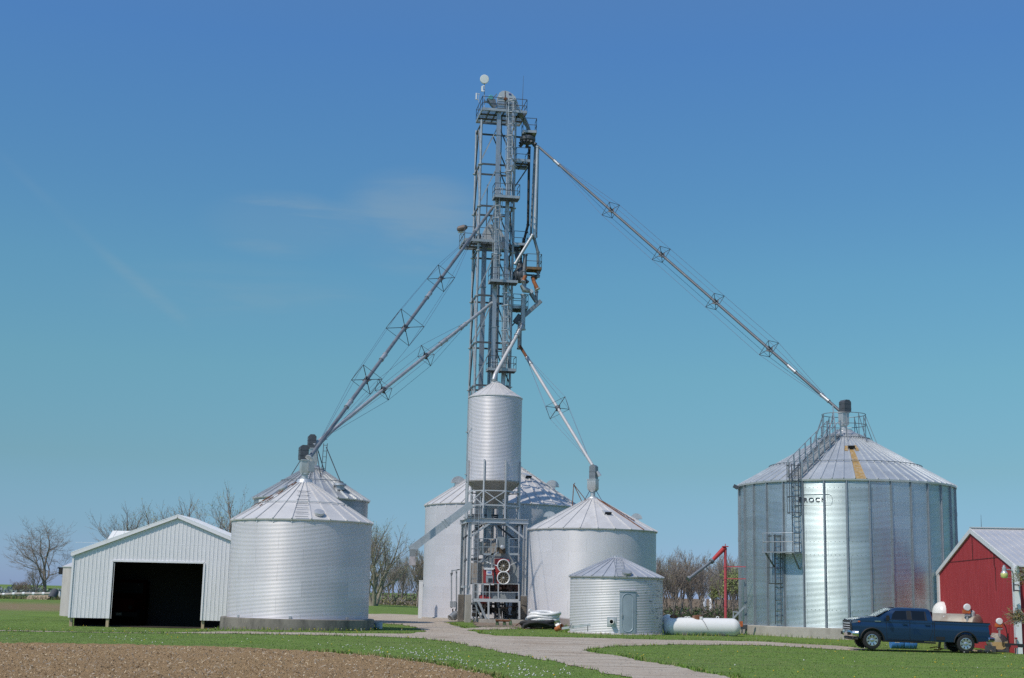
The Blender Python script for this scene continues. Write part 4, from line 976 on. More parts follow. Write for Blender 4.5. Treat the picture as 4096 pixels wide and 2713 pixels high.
m = MB(); m.box(D(286, 947, YS + .1), (.34, .1, .10), RZ); m.box(D(390, 947, YS + .1), (.22, .1, .10), RZ); m.build('cabinet_foot', WHITEP, cb)
m = MB(); m.path([D(470, 150, YS + .2), D(465, 250, YS + .1), D(440, 380, YS + .1), D(400, 480, YS + .1), D(375, 660, YS + .2)], .045, 8); m.path([D(500, 385, YS + .1), D(430, 430, YS + .05), D(400, 520, YS + .1), D(385, 660, YS + .2)], .04, 8); m.build('cable_conduit', GALV, dr)
m = MB()
for k in range(22): m.box(D(random.uniform(300, 790), random.uniform(960, 1075), YS + random.uniform(.4, 1.4)), (random.uniform(.1, .4), .3, random.uniform(.08, .3)), RZ)
m.box(D(560, 1010, YS + 1.6), (2.4, 1.2, .5), RZ); m.build('burner_gear', mk('rusty_machinery', (.07, .05, .045), .75, .2, .4, 5, (.22, .06, .05), .4, 3), dr)
m = MB(); m.prism([D(380, 1205), D(380, 1085), D(790, 1085), D(790, 1205)], T2 * 1.6); m.prism([D(395, 1200, YS + .5), D(410, 1150, YS + .5), D(465, 1150, YS + .5), D(478, 1200, YS + .5)], T2 * .02); m.build('lower_housing', GREYP, dr)
m = MB(); m.lathe([(.30, 0), (.30, .5)], 18, D(160, 1205, YS + .8), T1.to_track_quat('Z', 'Y').to_matrix()); m.box(D(290, 1190, YS + .7), (.5, .4, .2), RZ); m.build('blower_housing', REDP, dr)
m = MB()
for k in range(40): m.box(D(random.uniform(60, 830), random.uniform(1270, 1520), YS + random.uniform(.9, 2.8)), (random.uniform(.05, .5), random.uniform(.1, .5), random.uniform(.05, .4)), RZ)
for k in range(14): u = random.uniform(60, 830); m.bar(D(u, 1540, YS + 2.), D(u + random.uniform(-50, 50), 1240, YS + 2.), .06)
for u in (270, 650, 735): m.tube(D(u, 1440, YS + .9), D(u, 1440, YS + 1.3), .13, n=12)
m.bar(D(340, 1340, YS + .8), D(520, 1385, YS + .8), .08); m.bar(D(520, 1380, YS + .8), D(740, 1330, YS + .8), .07); m.build('under_machinery', DARKM, dr)
m = MB()
for u in (100, 200, 300, 400): m.bar(D(u, 1200, YS + .9), D(u + 4, 950, YS + .9), .05)
for u in (255, 300, 345): m.path([D(u, 960, YS + .6), D(u - 25, 1040, YS + .6), D(u - 22, 1190, YS + .6)], .035, 6)
m.build('gas_pipes', STEELD, dr)
# dryer platforms
dp = thing('dryer_platform', 'white walkway with railing and stair in front of the dryer', 'platform', D(460, 1550, YS - .5))
YP = YS - .35
def E(u, v, dy=0.): return P(1880 + u / 4.354, 2120 + v / 4.354, YP + dy)
m = MB(); m.bar(E(62, 1222), E(856, 1236), .06, .22); m.prism([E(62, 1205), E(856, 1218), E(856, 1218) + T2 * .85, E(62, 1205) + T2 * .85], V((0, 0, -.05))); m.build('deck', PALEST, dp)
m = MB()
for v in (935, 1080): m.bar(E(60, v), E(858, v + 8), .035)
for u in (68, 140, 226, 340, 492, 850): m.bar(E(u, 1210 + u * .015), E(u, 935 + u * .01), .05 if u not in (492, 850, 140) else .085)
m.build('railing', PALEST, dp)
for u in (322, 860): MB().bar(E(u, 1555), E(u, 1240), .13, .13).build('leg', PALEST, dp)
MB().bar(E(512, 1560, .7), E(508, 1365, .7), .12, .12).build('leg', CONCL, dp)
m = MB()
for dy in (0, .7): m.bar(E(145, 1245, dy - .05), E(285, 1550, dy - .05), .05, .16)
for k in range(8): f = (k + .5) / 8; m.bar(E(145 + 140 * f, 1245 + 305 * f, -.05), E(145 + 140 * f, 1245 + 305 * f, .65), .18, .03)
m.bar(E(70, 1240, .3), E(200, 1545, .3), .04, .1); m.build('stair', GALV, dp)
m = MB()
for (u0, u1) in ((235, 360), (690, 840)):
    m.bar(E(u0, 422, .2), E(u1, 424, .2), .06, .14)
    for v in (150, 295): m.bar(E(u0 if u0 > 300 else 155, v, .2), E(u1 + (120 if u0 < 300 else 20), v + 4, .2), .04)
    for u in (u0 - 10, u1 + 5): m.bar(E(u, 425, .2), E(u, 150, .2), .05)
m.build('upper_railing', GALV, dp)
m = MB()
for (u0, v0, u1, v1) in ((165, 160, 165, 440), (225, 150, 235, 560), (20, 440, 230, 436), (20, 330, 160, 326), (0, 930, 140, 934), (10, 855, 140, 853), (15, 560, 15, 950), (70, 180, 190, 175)): m.bar(E(u0, v0, .5), E(u1, v1, .5), .055)
m.build('side_rail', GALVD, dp)
# concrete slab under the dryer
s_ = MB(); a, b = P(1922, 2478, YS - .75), P(2100, 2480, YS - .6); s_.prism([V((a.x, a.y, -.1)), V((b.x, b.y, -.1)), V((b.x - .6, b.y + 3.6, -.1)), V((a.x - .6, a.y + 3.6, -.1))], V((0, 0, .36)))
tag(s_.build('concrete_pad', CONCL, None, bevel=.02), 'low pale concrete pad under the dryer platform', 'pad')
# ================================================================== white shed
YSH = 81.0
SHW = mk('white_ribbed_sheet', (.80, .78, .805), .5, .0, .03, 1.0, (.55, .54, .5), .06, .7, (2, 1, .4))
xl = P(284, 2400, YSH).x; xpk = P(713, 2065, YSH).x; xr = 2 * xpk - xl
ze = P(297, 2213, YSH).z; zp = P(713, 2067, YSH).z; zb = P(430, 2474, YSH).z
xo0, xo1 = P(443, 2370, YSH).x, P(810, 2370, YSH).x; zo = P(640, 2249, YSH).z
gz = H(xpk, YSH)
shed = thing('open_shed', 'white metal pole shed with a wide open dark doorway', 'shed', (xpk, YSH, gz))
def zroof(x): return ze + (zp - ze) * (1 - abs(x - xpk) / (xpk - xl))
m = MB(); ex = V((0, .05, 0))
m.prism([V((xl, YSH, zb)), V((xo0, YSH, zb)), V((xo0, YSH, zo)), V((xo0, YSH, zroof(xo0))), V((xl, YSH, ze))], ex)
m.prism([V((xo1, YSH, zb)), V((xr, YSH, zb)), V((xr, YSH, ze)), V((xo1, YSH, zroof(xo1))), V((xo1, YSH, zo))], ex)
m.prism([V((xo0, YSH, zo)), V((xo1, YSH, zo)), V((xo1, YSH, zroof(xo1))), V((xpk, YSH, zp)), V((xo0, YSH, zroof(xo0)))], ex)
x = xl + .12
while x < xr:
    lo = zo if xo0 - .01 < x < xo1 + .01 else zb
    m.bar(V((x, YSH - .012, lo)), V((x, YSH - .012, zroof(x) - .02)), .05, .018, (0, 1, 0)); 
    for q in (.075, .15): m.bar(V((x + q, YSH - .003, lo)), V((x + q, YSH - .003, zroof(x + q) - .02)), .02, .009, (0, 1, 0))
    x += .229
m.bar(V((xl, YSH - .002, zo + 1.02)), V((xr, YSH - .002, zo + .98)), .012, .006, (0, 1, 0))
m.build('front_wall', SHW, shed)
LEN = 4.6
for x, nm in ((xl, 'side_wall'), (xr, 'side_wall')):
    m = MB(); m.box((x + (.03 if x == xl else -.03), YSH + LEN / 2 + .06, (zb + ze) / 2), (.05, LEN - .1, ze - zb)); m.build(nm, SHW, shed)
m = MB(); m.box((xpk, YSH + LEN, (gz + ze) / 2), (xr - xl - .1, .05, ze - gz)); m.prism([V((xl + .05, YSH + LEN + .03, ze)), V((xr - .05, YSH + LEN + .03, ze)), V((xpk, YSH + LEN + .03, zp - .05))], V((0, .04, 0)))
m.build('rear_wall', SHW, shed)
m = MB(); up = .05
for s in (-1, 1):
    e = V((xpk + s * (xpk - xl + .15), 0, ze - .055)); k = V((xpk, 0, zp + up))
    m.prism([V((e.x, YSH - .16, e.z + up)), V((k.x, YSH - .16, k.z)), V((k.x, YSH - .16, k.z + .06)), V((e.x, YSH - .16, e.z + up + .06))], V((0, LEN + .4, 0)))
    y = YSH
    while y < YSH + LEN: m.bar(V((e.x, y, e.z + up + .07)), V((k.x, y, k.z + .07)), .05, .03); y += .45
m.build('roof', WHITEP, shed)
m = MB()
for s in (-1, 1):
    e = V((xpk + s * (xpk - xl + .15), YSH - .10, ze - .10)); k = V((xpk, YSH - .10, zp - .0)); m.bar(e, k, .12, .16, (0, 0, 1))
m.build('rake_trim', SHW, shed)
m = MB(); m.bar(V((xl - .03, YSH - .03, zb)), V((xl - .03, YSH - .03, ze)), .10, .10); m.build('corner_trim', SHW, shed)
m = MB(); m.bar(V((xo0 - .02, YSH - .035, zb)), V((xo0 - .02, YSH - .035, zo)), .10, .05); m.bar(V((xo1 + .02, YSH - .035, zb)), V((xo1 + .02, YSH - .035, zo)), .10, .05); m.bar(V((xo0, YSH - .035, zo + .02)), V((xo1, YSH - .035, zo + .02)), .05, .10); m.build('door_trim', SHW, shed)
for x in (xl + .06, xo0 - .10, xo1 + .10, xr - .2): m = MB(); m.box((x, YSH + .14, gz + (zo - gz) / 2 - .05), (.16, .16, zo - gz + .1)); m.build('post', WOODP, shed)
# lining, purlins, dirt floor, coloured near black for the shade inside
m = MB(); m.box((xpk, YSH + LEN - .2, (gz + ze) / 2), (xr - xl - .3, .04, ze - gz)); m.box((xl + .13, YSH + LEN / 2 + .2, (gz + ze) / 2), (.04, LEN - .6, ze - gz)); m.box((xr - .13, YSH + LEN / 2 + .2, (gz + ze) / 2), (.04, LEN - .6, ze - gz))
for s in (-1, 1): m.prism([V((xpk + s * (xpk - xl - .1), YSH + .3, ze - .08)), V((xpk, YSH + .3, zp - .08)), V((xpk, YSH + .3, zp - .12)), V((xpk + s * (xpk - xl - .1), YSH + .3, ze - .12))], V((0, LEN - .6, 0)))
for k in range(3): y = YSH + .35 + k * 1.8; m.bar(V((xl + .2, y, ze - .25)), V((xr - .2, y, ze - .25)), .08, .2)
m.box((xpk, YSH + .10, zo + .2), (xr - xl - .3, .04, .36)); m.build('shade_lining', DARKIN, shed)
m = MB(); m.box((xpk, YSH + LEN / 2 + .25, gz + .02), (xr - xl - .3, LEN - .4, .06)); m.build('dirt_floor', mk('shade_dark_dirt', (.035, .027, .02), .95, 0, .3, 2), shed)
# red farm truck, the shed's darkness painted into its near-black colours
m0 = P(560, 2400, 87)
YT0 = -4.6
ft = thing('farm_truck', 'dim red farm truck parked inside the dark open shed', 'truck', (m0.x, 85.2, gz + .05))
g0 = gz + .05; X = m0.x; DRED = mk('shade_dark_red_paint', (.012, .002, .002), .95, 0, .1, spec=0); DBLK = mk('shade_black', (.006, .006, .006), .95, 0, .1, spec=0)
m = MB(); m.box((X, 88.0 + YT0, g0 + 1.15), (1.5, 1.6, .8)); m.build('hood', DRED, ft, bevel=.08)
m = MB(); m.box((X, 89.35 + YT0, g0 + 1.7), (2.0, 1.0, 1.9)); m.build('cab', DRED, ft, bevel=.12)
m = MB(); m.box((X, 88.83 + YT0, g0 + 2.15), (1.7, .03, .6)); m.build('windshield', mk('dark_glass', (.004, .004, .005), .6, 0, .02, spec=.1), ft)
m = MB(); m.box((X, 87.12 + YT0, g0 + .65), (2.1, .16, .25)); m.build('bumper', DBLK, ft); m = MB(); m.box((X, 87.03 + YT0, g0 + .66), (.34, .01, .15)); m.build('licence_plate', DARKM, ft)
for sx_ in (-.85, .85):
    for y in (88.2 + YT0, 89.4 + YT0): m = MB(); m.lathe([(.2, -.14), (.46, -.14), (.48, 0), (.46, .14), (.2, .14)], 20, (X + sx_, y, g0 + .48), Matrix.Rotation(math.pi / 2, 3, 'Y')); m.build('wheel', DBLK, ft)
    m = MB(); m.lathe([(.02, -.03), (.11, 0), (.12, .05)], 14, (X + sx_ * .72, 87.18 + YT0, g0 + 1.05), Matrix.Rotation(math.pi / 2, 3, 'X')); m.build('headlight', DBLK, ft)

# white barn behind the shed
YB2 = 104.0; x0 = P(451, 2123, YB2).x; zr_ = P(451, 2123, YB2).z; x1 = -16.0
barn2 = thing('white_barn', 'white roofed barn whose ridge shows above the open shed', 'barn', ((x0 + x1) / 2, YB2, H(x0, YB2)))
gb = H(x0, YB2) - .1; dy = 5.0; zev = zr_ - .55 * dy
BW = mk('bright_white_roof', (.76, .76, .74), .55, 0, .03, .8)
m = MB()
for s in (-1, 1): m.prism([V((x0, YB2, zr_)), V((x0, YB2 + s * (dy + .4), zev - .2)), V((x0, YB2 + s * (dy + .4), zev - .28)), V((x0, YB2, zr_ - .08))], V((x1 - x0, 0, 0)))
x = x0 + .3
while x < x1: m.bar(V((x, YB2, zr_ + .01)), V((x, YB2 - dy - .4, zev - .19)), .04, .025); x += .6
m.build('roof', BW, barn2)
m = MB(); m.prism([V((x0 + .3, YB2 - dy, gb)), V((x0 + .3, YB2 + dy, gb)), V((x0 + .3, YB2 + dy, zev)), V((x0 + .3, YB2, zr_ - .15)), V((x0 + .3, YB2 - dy, zev))], V((x1 - x0 - .6, 0, 0))); m.build('wall', SHW, barn2)
m = MB(); m.box((x0 + 4, YB2 - dy - .03, gb + 1.7), (3, .06, 3.2)); m.build('door', WHITEP, barn2)

# small grey tank left of the shed
YG = 101.0; cG = P(340, 2434, YG); RG = (340 - 246) * YG / FPX; gg = H(cG.x, YG)
tk = thing('cement_silo', 'short pale concrete silo peeking out left of the open shed', 'silo', (cG.x, YG, gg))
zt = P(250, 2269, YG).z; zg = P(262, 2436, YG).z
m = MB(); m.lathe([(RG, min(gg, zg) - .3), (RG, zt)], 48, (cG.x, YG, 0)); m.build('wall', mk('pale_stained_stave', (.52, .48, .46), .85, 0, .08, 1.2, (.36, .33, .31), .35, 1, (1, 1, .3), .2, 10), tk)
m = MB(); m.lathe([(RG + .05, zt - .02), (RG + .05, zt + .05), (RG * .4, zt + .55), (.02, zt + .68)], 36, (cG.x, YG, 0)); m.build('roof', ROOFW, tk)
m = MB(); p = P(246, 2278, YG - .4); m.box(p + V((-.05, 0, -.1)), (.22, .2, .5)); m.box(p + V((-.16, 0, .1)), (.2, .2, .1)); m.build('downspout_bracket', BLACK, tk)
# low rubble in front of silo, drain pipe line, pallets, culvert piece
def rocks(name, label, cat, c, n, spread, s0, s1, mat_, flat=.6, group=None):
    m = MB()
    for k in range(n):
        x, y = c[0] + random.uniform(-1, 1) * spread[0], c[1] + random.uniform(-1, 1) * spread[1]; s = random.uniform(s0, s1)
        o = len(m.v); m.ball((x, y, H(x, y) + s * .2), s, 7, 5, (1, random.uniform(.6, 1), flat * random.uniform(.6, 1.2)))
        for i in range(o, len(m.v)): m.v[i] = tuple(V(m.v[i]) + V((random.uniform(-.1, .1) * s, random.uniform(-.1, .1) * s, random.uniform(-.1, .1) * s)))
    return m.build(name, mat_, None, ang=0, flat=True)
YD = 150.0
m = MB(); ya = P(-260, 2384, YD); yb = P(214, 2374, YD - 2)
pts = [ya + (yb - ya) * k / 12 + V((0, 0, random.uniform(-.04, .04))) for k in range(13)]
t = thing('drain_pipe', 'long white drain pipe lying on the bank at far left', 'pipe', yb); m.path(pts, .14, 12); m.build('pipe', CONCL, t)
m = MB()
for k in range(1, 12): m.tube(pts[k] - V((.12, 0, 0)), pts[k] + V((.12, 0, 0)), .17, n=12)
m.build('coupling', WHITEP, t)
a, b = P(208, 2375, YD - 4), P(238, 2371, YD - 4)
t = thing('drain_pipe', 'short bent white pipe end beside the small pallets', 'pipe', P(238, 2395, YD - 4)); m = MB(); m.path([a, P(222, 2369, YD - 4), b, P(240, 2395, YD - 4)], .15, 10); m.build('pipe', WHITET, t)
t = thing('culvert_half', 'dark ridged plastic culvert piece leaning beside the white pipe end', 'culvert', P(212, 2395, YD - 5)); m = MB(); m.path([P(203, 2397, YD - 6), P(221, 2366, YD - 5)], .38, 12)
m.build('pipe', mk('dark_ridged_plastic', (.07, .075, .085), .6, 0, .2, 6), t)
for (u, lab) in ((118, 'left pale wooden pallet leaning on the grassy bank'), (160, 'right pale wooden pallet leaning on the grassy bank')):
    t = thing('wooden_pallet', lab, 'pallet', P(u, 2400, YD - 6), 'wooden pallets on the bank'); m = MB()
    A, B, C_ = P(u - 23, 2400, YD - 7), P(u + 22, 2400, YD - 7), P(u - 23 + 26, 2382, YD - 5.6); e1, e2 = B - A, C_ - A
    for k in range(9): m.bar(A + e1 * (k / 8), A + e1 * (k / 8) + e2, .12, .03, e1.cross(e2))
    m.build('deck_board', WOODP, t); m = MB(); nn = e1.cross(e2).normalized() * -.08
    for k in range(3): m.bar(A + e2 * (k / 2) + nn, A + e1 + e2 * (k / 2) + nn, .09, .06)
    m.build('stringer', WOODP, t)

# ================================================================== red barn
XG, Y0, Y1 = 23.17, 64.56, 80.20; zE_ = 3.83; zP_ = 5.81; XE = 42.0; gB = -.12
barn = thing('red_barn', 'red sided barn with white trim and pale metal roof', 'barn', (XG, Y0, gB)); barn.rotation_euler = (0, 0, R_(-4.53))
REDB = NT('faded_red_barn_siding'); co = REDB.coord('Object', (6, 6, .35)); n1 = REDB.noise(co, 1.6, 6, .6); n2 = REDB.noise(REDB.coord('Object', (2.5, 2.5, .5)), .9, 6, .7)
c = REDB.mix(REDB.ramp(n1, .3, .75), (.33, .034, .042), (.46, .066, .074)); c = REDB.mix(REDB.ramp(n2, .60, .80, 0, .5), c, (.56, .17, .17)); c = REDB.mix(REDB.ramp(REDB.noise(REDB.coord('Object', (9, 9, .6)), 1.3, 5, .6), .70, .78, 0, .5), c, (.62, .33, .32))
REDBM = REDB.fin(c, .8, 0, .3)
ym = (Y0 + Y1) / 2
m = MB(); m.prism([V((XG, Y0, gB)), V((XG, Y1, gB)), V((XG, Y1, zE_)), V((XG, ym, zP_)), V((XG, Y0, zE_))], V((.08, 0, 0)))
y = Y0 + .2
while y < Y1:
    zt = zE_ + (zP_ - zE_) * (1 - abs(y - ym) / (ym - Y0)); m.bar(V((XG - .006, y, gB)), V((XG - .006, y, zt - .03)), .05, .016, (1, 0, 0)); y += .26
zsm = P(3780, 2245, 70).z
m.build('gable_wall', REDBM, barn)
m = MB(); a, b = P(3800, 2246, 72.4), P(3990, 2237, 61.8); zs_ = P(3895, 2240, 72.3).z; m.bar(V((XG - .012, Y1 - 2.4, zs_)), V((XG - .012, Y0 + 2.6, zs_)), .012, .022); m.bar(V((XG - .012, ym - .1, zs_)), V((XG - .012, ym - .1, zP_ - .25)), .03, .03); m.build('hay_door_seam', mk('dark_seam', (.05, .012, .012), .9), barn)
m = MB(); m.box(((XG + XE) / 2 + .05, Y0 + .03, (gB + zE_) / 2), (XE - XG - .1, .06, zE_ - gB))
x = XG + .3
while x < 30: m.bar(V((x, Y0 - .006, gB)), V((x, Y0 - .006, zE_)), .05, .016, (0, 1, 0)); x += .26
m.build('side_wall', REDBM, barn)
m = MB(); m.box(((XG + XE) / 2 + .05, Y1 - .03, (gB + zE_) / 2), (XE - XG - .1, .06, zE_ - gB)); m.build('side_wall', REDBM, barn)
BROOF = mk('pale_metal_roof', (.68, .66, .65), .4, .4, .05, .6, (.42, .4, .42), .1, .5)
m = MB()
for s in (-1, 1):
    ye = ym + s * (ym - Y0 + .35); zz = zE_ - (zP_ - zE_) * .35 / (ym - Y0)
    m.prism([V((XG - .06, ym, zP_ + .06)), V((XG - .06, ye, zz + .06)), V((XG - .06, ye, zz)), V((XG - .06, ym, zP_))], V((XE - XG + .3, 0, 0)))
    x = XG
    while x < XE: m.bar(V((x, ym + s * .45, zP_ + .072 - .45 * (zP_ - zz) / abs(ye - ym))), V((x, ye, zz + .072)), .05, .03); x += .32
m.bar(V((XG - .06, ym, zP_ + .10)), V((XE, ym, zP_ + .10)), .4, .04); m.build('roof', BROOF, barn)
m = MB()
for s in (-1, 1):
    ye = ym + s * (ym - Y0 + .35); zz = zE_ - (zP_ - zE_) * .35 / (ym - Y0); m.bar(V((XG - .05, ym, zP_ - .07)), V((XG - .05, ye, zz - .07)), .07, .24, (0, 0, 1))
m.build('rake_trim', WHITEP, barn)
m = MB(); m.box((XG - .01, Y0 - .01, (gB + zE_) / 2), (.26, .34, zE_ - gB)); m.build('corner_trim', WHITEP, barn); m = MB(); m.box((XG - .02, Y1, (gB + zE_) / 2), (.1, .5, zE_ - gB)); m.build('corner_trim', WHITEP, barn)
m = MB(); m.box((XG + 1.0, Y0 - .04, 1.1), (.75, .06, 1.0)); wn = m.build('window', mk('dark_window', (.02, .025, .03), .15, 0, .02), barn)
m = MB(); [m.box((XG + 1.0 + dx, Y0 - .08, 1.1 + dz), s) for dx, dz, s in ((-.42, 0, (.09, .05, 1.16)), (.42, 0, (.09, .05, 1.16)), (0, .54, (.75, .05, .08)), (0, -.54, (.75, .05, .08)))]; m.build('window_frame', WHITEP, wn)
lr = P(3926, 2118, 72.6); t = tag(MB().path([lr, lr + V((0, 0, .75))], [.016, .007], 5).build('lightning_rod', STEELD, None, org=lr), 'thin lightning rod standing on the red barn ridge', 'lightning rod')
m = MB(); p = V((XG - .05, Y0 + 3.2, 4.4)); m.path([p + V((0, .9, .30)), p + V((0, .55, .35)), p + V((0, .3, .25)), p + V((0, .3, -.5)), p + V((0, .1, -.6)), p + V((0, .1, -1.7))], .012, 6); m.box(p + V((0, .9, .25)), (.08, .10, .10)); m.build('service_cable', BLACK, barn)
# yard lamp
lp = thing('yard_lamp', 'barn yard lamp with gooseneck arm and yellow glass globe', 'lamp', P(4058, 2300, 63.6))
YL = 63.4; c = P(4017, 2293, YL); m = MB(); m.lathe([(.02, .34), (.05, .33), (.055, .26), (.09, .24), (.09, .08), (.12, .04), (.15, -.02)], 20, c + V((0, 0, .02)), caps=False); m.build('lamp_housing', GALVL, lp)
m = MB(); m.lathe([(.15, .0), (.165, -.04), (.15, -.16), (.11, -.22), (.02, -.22)], 20, c + V((0, 0, .0))); gl = NT('yellow_lens'); m.build('glass_globe', gl.fin((.62, .62, .22), .25, 0, .5), lp)
m = MB(); pts = [c + V((.08, 0, .16)), c + V((.26, .02, .16)), c + V((.38, .06, .10)), c + V((.45, .12, -.04)), c + V((.47, .2, -.30))]; m.path(pts, .028, 8); m.build('gooseneck_arm', GALVL, lp)
m = MB(); b = c + V((.47, .2, -.3)); m.bar(b + V((0, 0, -.5)), b + V((0, 0, .05)), .06); m.bar(b + V((0, 0, -.2)), V((XG + .1, Y0 - .12, b.z - .2)), .05); m.bar(b + V((0, 0, -.45)), V((XG + .1, Y0 - .12, b.z - .45)), .05); m.build('bracket', STEELD, lp)

# ================================================================== tanks
def htank(name, label, a, b, r, mat_, head=.5, n=36, dome=None, fat=True):
    """horizontal pressure tank with elliptical heads on two saddles"""
    t = thing(name, label, 'tank', (a + b) / 2 - V((0, 0, r))); d = (b - a).normalized(); q = d.to_track_quat('Z', 'Y').to_matrix(); L = (b - a).length
    pr = [(max(.01, r * math.sin(math.pi / 2 * k / 8)), -r * head * math.cos(math.pi / 2 * k / 8)) for k in range(9)] + [(r, L * .5)] + [(max(.01, r * math.cos(math.pi / 2 * k / 8)), L + r * head * math.sin(math.pi / 2 * k / 8)) for k in range(9)]
    MB().lathe(pr, n, a, q).build('shell', mat_, t, ang=50); return t, d, L
YP1 = 79.5
a, b = P(2686, 2508, YP1), P(2930, 2512, YP1); rp = .62 * 1.0
rp = (2545 - 2472) / 2 * YP1 / FPX
pt, d, L = htank('propane_tank', 'long white propane tank with brown dome lying beside the small bin', a + V((-.05, 0, 0)), b, rp, WHITET, .85)
for u, nm in ((2790, 'brown'),):
    m = MB(); p = P(2790, 2472, YP1); m.lathe([(.30, -.12), (.30, .05), (.26, .13), (.02, .16)], 20, p); m.build('valve_dome', RUST, pt)
    m = MB(); m.box(p + V((.16, -.27, .0)), (.16, .05, .16)); m.build('gauge', WHITET, pt)
for u in (2744, 2756, 2870): m = MB(); p = P(u, 2471, YP1); m.path([p + V((-.09, 0, -.08)), p + V((-.05, 0, .05)), p + V((.05, 0, .05)), p + V((.09, 0, -.08))], .025, 6); m.build('lifting_lug', WHITET, pt)
for f in (.2, .8): m = MB(); p = a + (b - a) * f; m.box(V((p.x, p.y, (p.z - rp) / 2 + .02)), (.3, 1.0, max(.1, p.z - rp + .25))); m.build('saddle', CONC, pt)
m = MB(); p = P(2795, 2472, YP1 - .05); m.path([p + V((0, -rp * math.sin(q_), -rp + (rp + .01) * math.cos(q_))) + V((.25 * q_, -.01, 0)) for q_ in [k * .2 for k in range(10)]], .012, 5); m.build('vent_hose', STEELD, pt)
YP2 = 81.2; a2 = P(2667, 2479, YP2); b2 = a2 + V((.35, 2.3, 0))
pt2, _, _ = htank('propane_tank', 'white propane tank half hidden behind the long one', a2, b2, .27, WHITET, .8)
m = MB(); p = P(2695, 2470, YP1); m.lathe([(.22, -.15), (.22, .06), (.18, .12), (.02, .15)], 18, p); m.build('valve_dome', RUST, pt)
m = MB(); m.box(V((a2.x + .1, YP2 + .5, a2.z / 2 - .2)), (.4, .25, a2.z)); m.build('saddle', CONC, pt2); m = MB(); m.box(V((b2.x - .1, YP2 + 1.9, a2.z / 2 - .2)), (.4, .25, a2.z)); m.build('saddle', CONC, pt2)
# white tank by the barn
p = P(3790, 2445, 76.0); wt, _, _ = htank('fuel_tank', 'white tank with domed end beside the red barn corner', V((24.22, 79.2, P(3750, 2456, 79.2).z)), V((24.50, 79.2, P(3750, 2456, 79.2).z)), .68, WHITET, .75)
# fuel tanks by the barn gable
FT = mk('weathered_tan_tank', (.38, .34, .28), .55, .2, .12, 2, (.20, .11, .06), .35, 1.5)
YF = 68.0; ca = P(3778, 2500, YF); 
ftk, _, _ = htank('fuel_tank', 'tan horizontal fuel tank with orange pump behind the pickup bed', V((ca.x - .1, YF + 1.4, .95)), V((P(3905, 2500, YF).x, YF - .2, .95)), .62, FT, .12)
m = MB()
for dx in (.1, .9): m.bar((ca.x + dx, YF + .3, -.1), (ca.x + dx, YF + .3, .5), .1); m.bar((ca.x + dx, YF + 1.3, -.1), (ca.x + dx, YF + 1.0, .5), .1)
m.build('tank_stand', STEELD, ftk)
def pump(parent, p, s=1.0, flip=1):
    m = MB(); m.bar(p + V((0, 0, -.35)), p + V((0, 0, .1)), .07 * s); m.tube(p + V((-.10, 0, .0)), p + V((.14, 0, .0)), .06, n=8); m.build('pump_stem', GALVL, parent)
    m = MB(); m.box(p + V((-.02, 0, .16 * s)), (.32 * s, .2, .17 * s)); m.build('pump_body', ORANGE, parent, bevel=.02)
    m = MB(); m.lathe([(.15 * s, -.06), (.155 * s, .03), (.13 * s, .06), (.02, .065)], 22, p + V((.0, -.06, .34 * s)), Matrix.Rotation(math.pi / 2, 3, 'X')); m.build('meter_dial', WHITET, parent)
    m = MB(); m.path([p + V((.17, 0, .3 * s)), p + V((.3, 0, .1)), p + V((.38, 0, -.35)), p + V((.42, .0, -.8))], .022, 6); m.build('fuel_hose', BLACK, parent)
pp = P(3868, 2462, YF - .4); pump(ftk, pp, 1.1)
m = MB(); c = P(3890, 2458, YF - .3); m.lathe([(.13, -.12), (.14, .1), (.06, .18), (.02, .19)], 14, c); m.build('filter_can', GALVL, ftk)
m = MB()
for u in (3776, 3788, 3800): q = P(u, 2474, YF + .6); m.tube(q + V((0, 0, -.12)), q + V((0, 0, .06)), .035, n=8); m.ball(q + V((0, 0, .08)), .05, 8, 6)
q = P(3765, 2478, YF + .9); m.box(q, (.14, .12, .16)); m.build('tank_fittings', GALVL, ftk)
YF2 = 66.3; c2 = P(3997, 2545, YF2)
rt = (2602 - 2536) / 2 * YF2 / FPX
dt = thing('fuel_drum', 'round ended fuel drum with orange pump behind the pickup tailgate', 'tank', (c2.x, YF2, -.1))
cc = P(3998, 2569, YF2)
q = V((-.18, -1, 0)).normalized().to_track_quat('Z', 'Y').to_matrix()
MB().lathe([(.02, .03), (rt * .93, 0), (rt, -.02), (rt, -1.5), (.02, -1.5)][::-1], 34, cc, q).build('shell', mk('rust_spotted_drum', (.40, .37, .32), .6, .25, .15, 3, (.12, .08, .05), .4, 3), dt)
m = MB(); m.prism([cc + q @ V((rt * .9 * math.cos(t_), rt * .9 * math.sin(t_), .02)) for t_ in [math.pi * (1.0 + k / 14) for k in range(15)]], q @ V((0, 0, .012))); m.build('painted_end', mk('mustard_paint', (.46, .34, .16), .7, 0, .1, 3, (.10, .07, .05), .3, 3), dt)
pump(dt, P(3997, 2516, YF2 - .3), 1.0)
m = MB()
for dx in (-.3, .3): m.box((cc.x + dx, YF2 + .4, -.0), (.12, 1.2, .3))
m.bar(cc + V((-.35, -.05, -.38)), cc + V((.5, -.05, -.38)), .1); m.build('cradle', STEELD, dt)
m = MB()
for k in range(3): m.path([cc + V((.32 + .06 * k, -.1, .30)), cc + V((.42 + .05 * k, -.15, -.1)), cc + V((.36 - .05 * k, -.12, -.42))], .02, 6)
m.build('hose_loop', BLACK, dt)
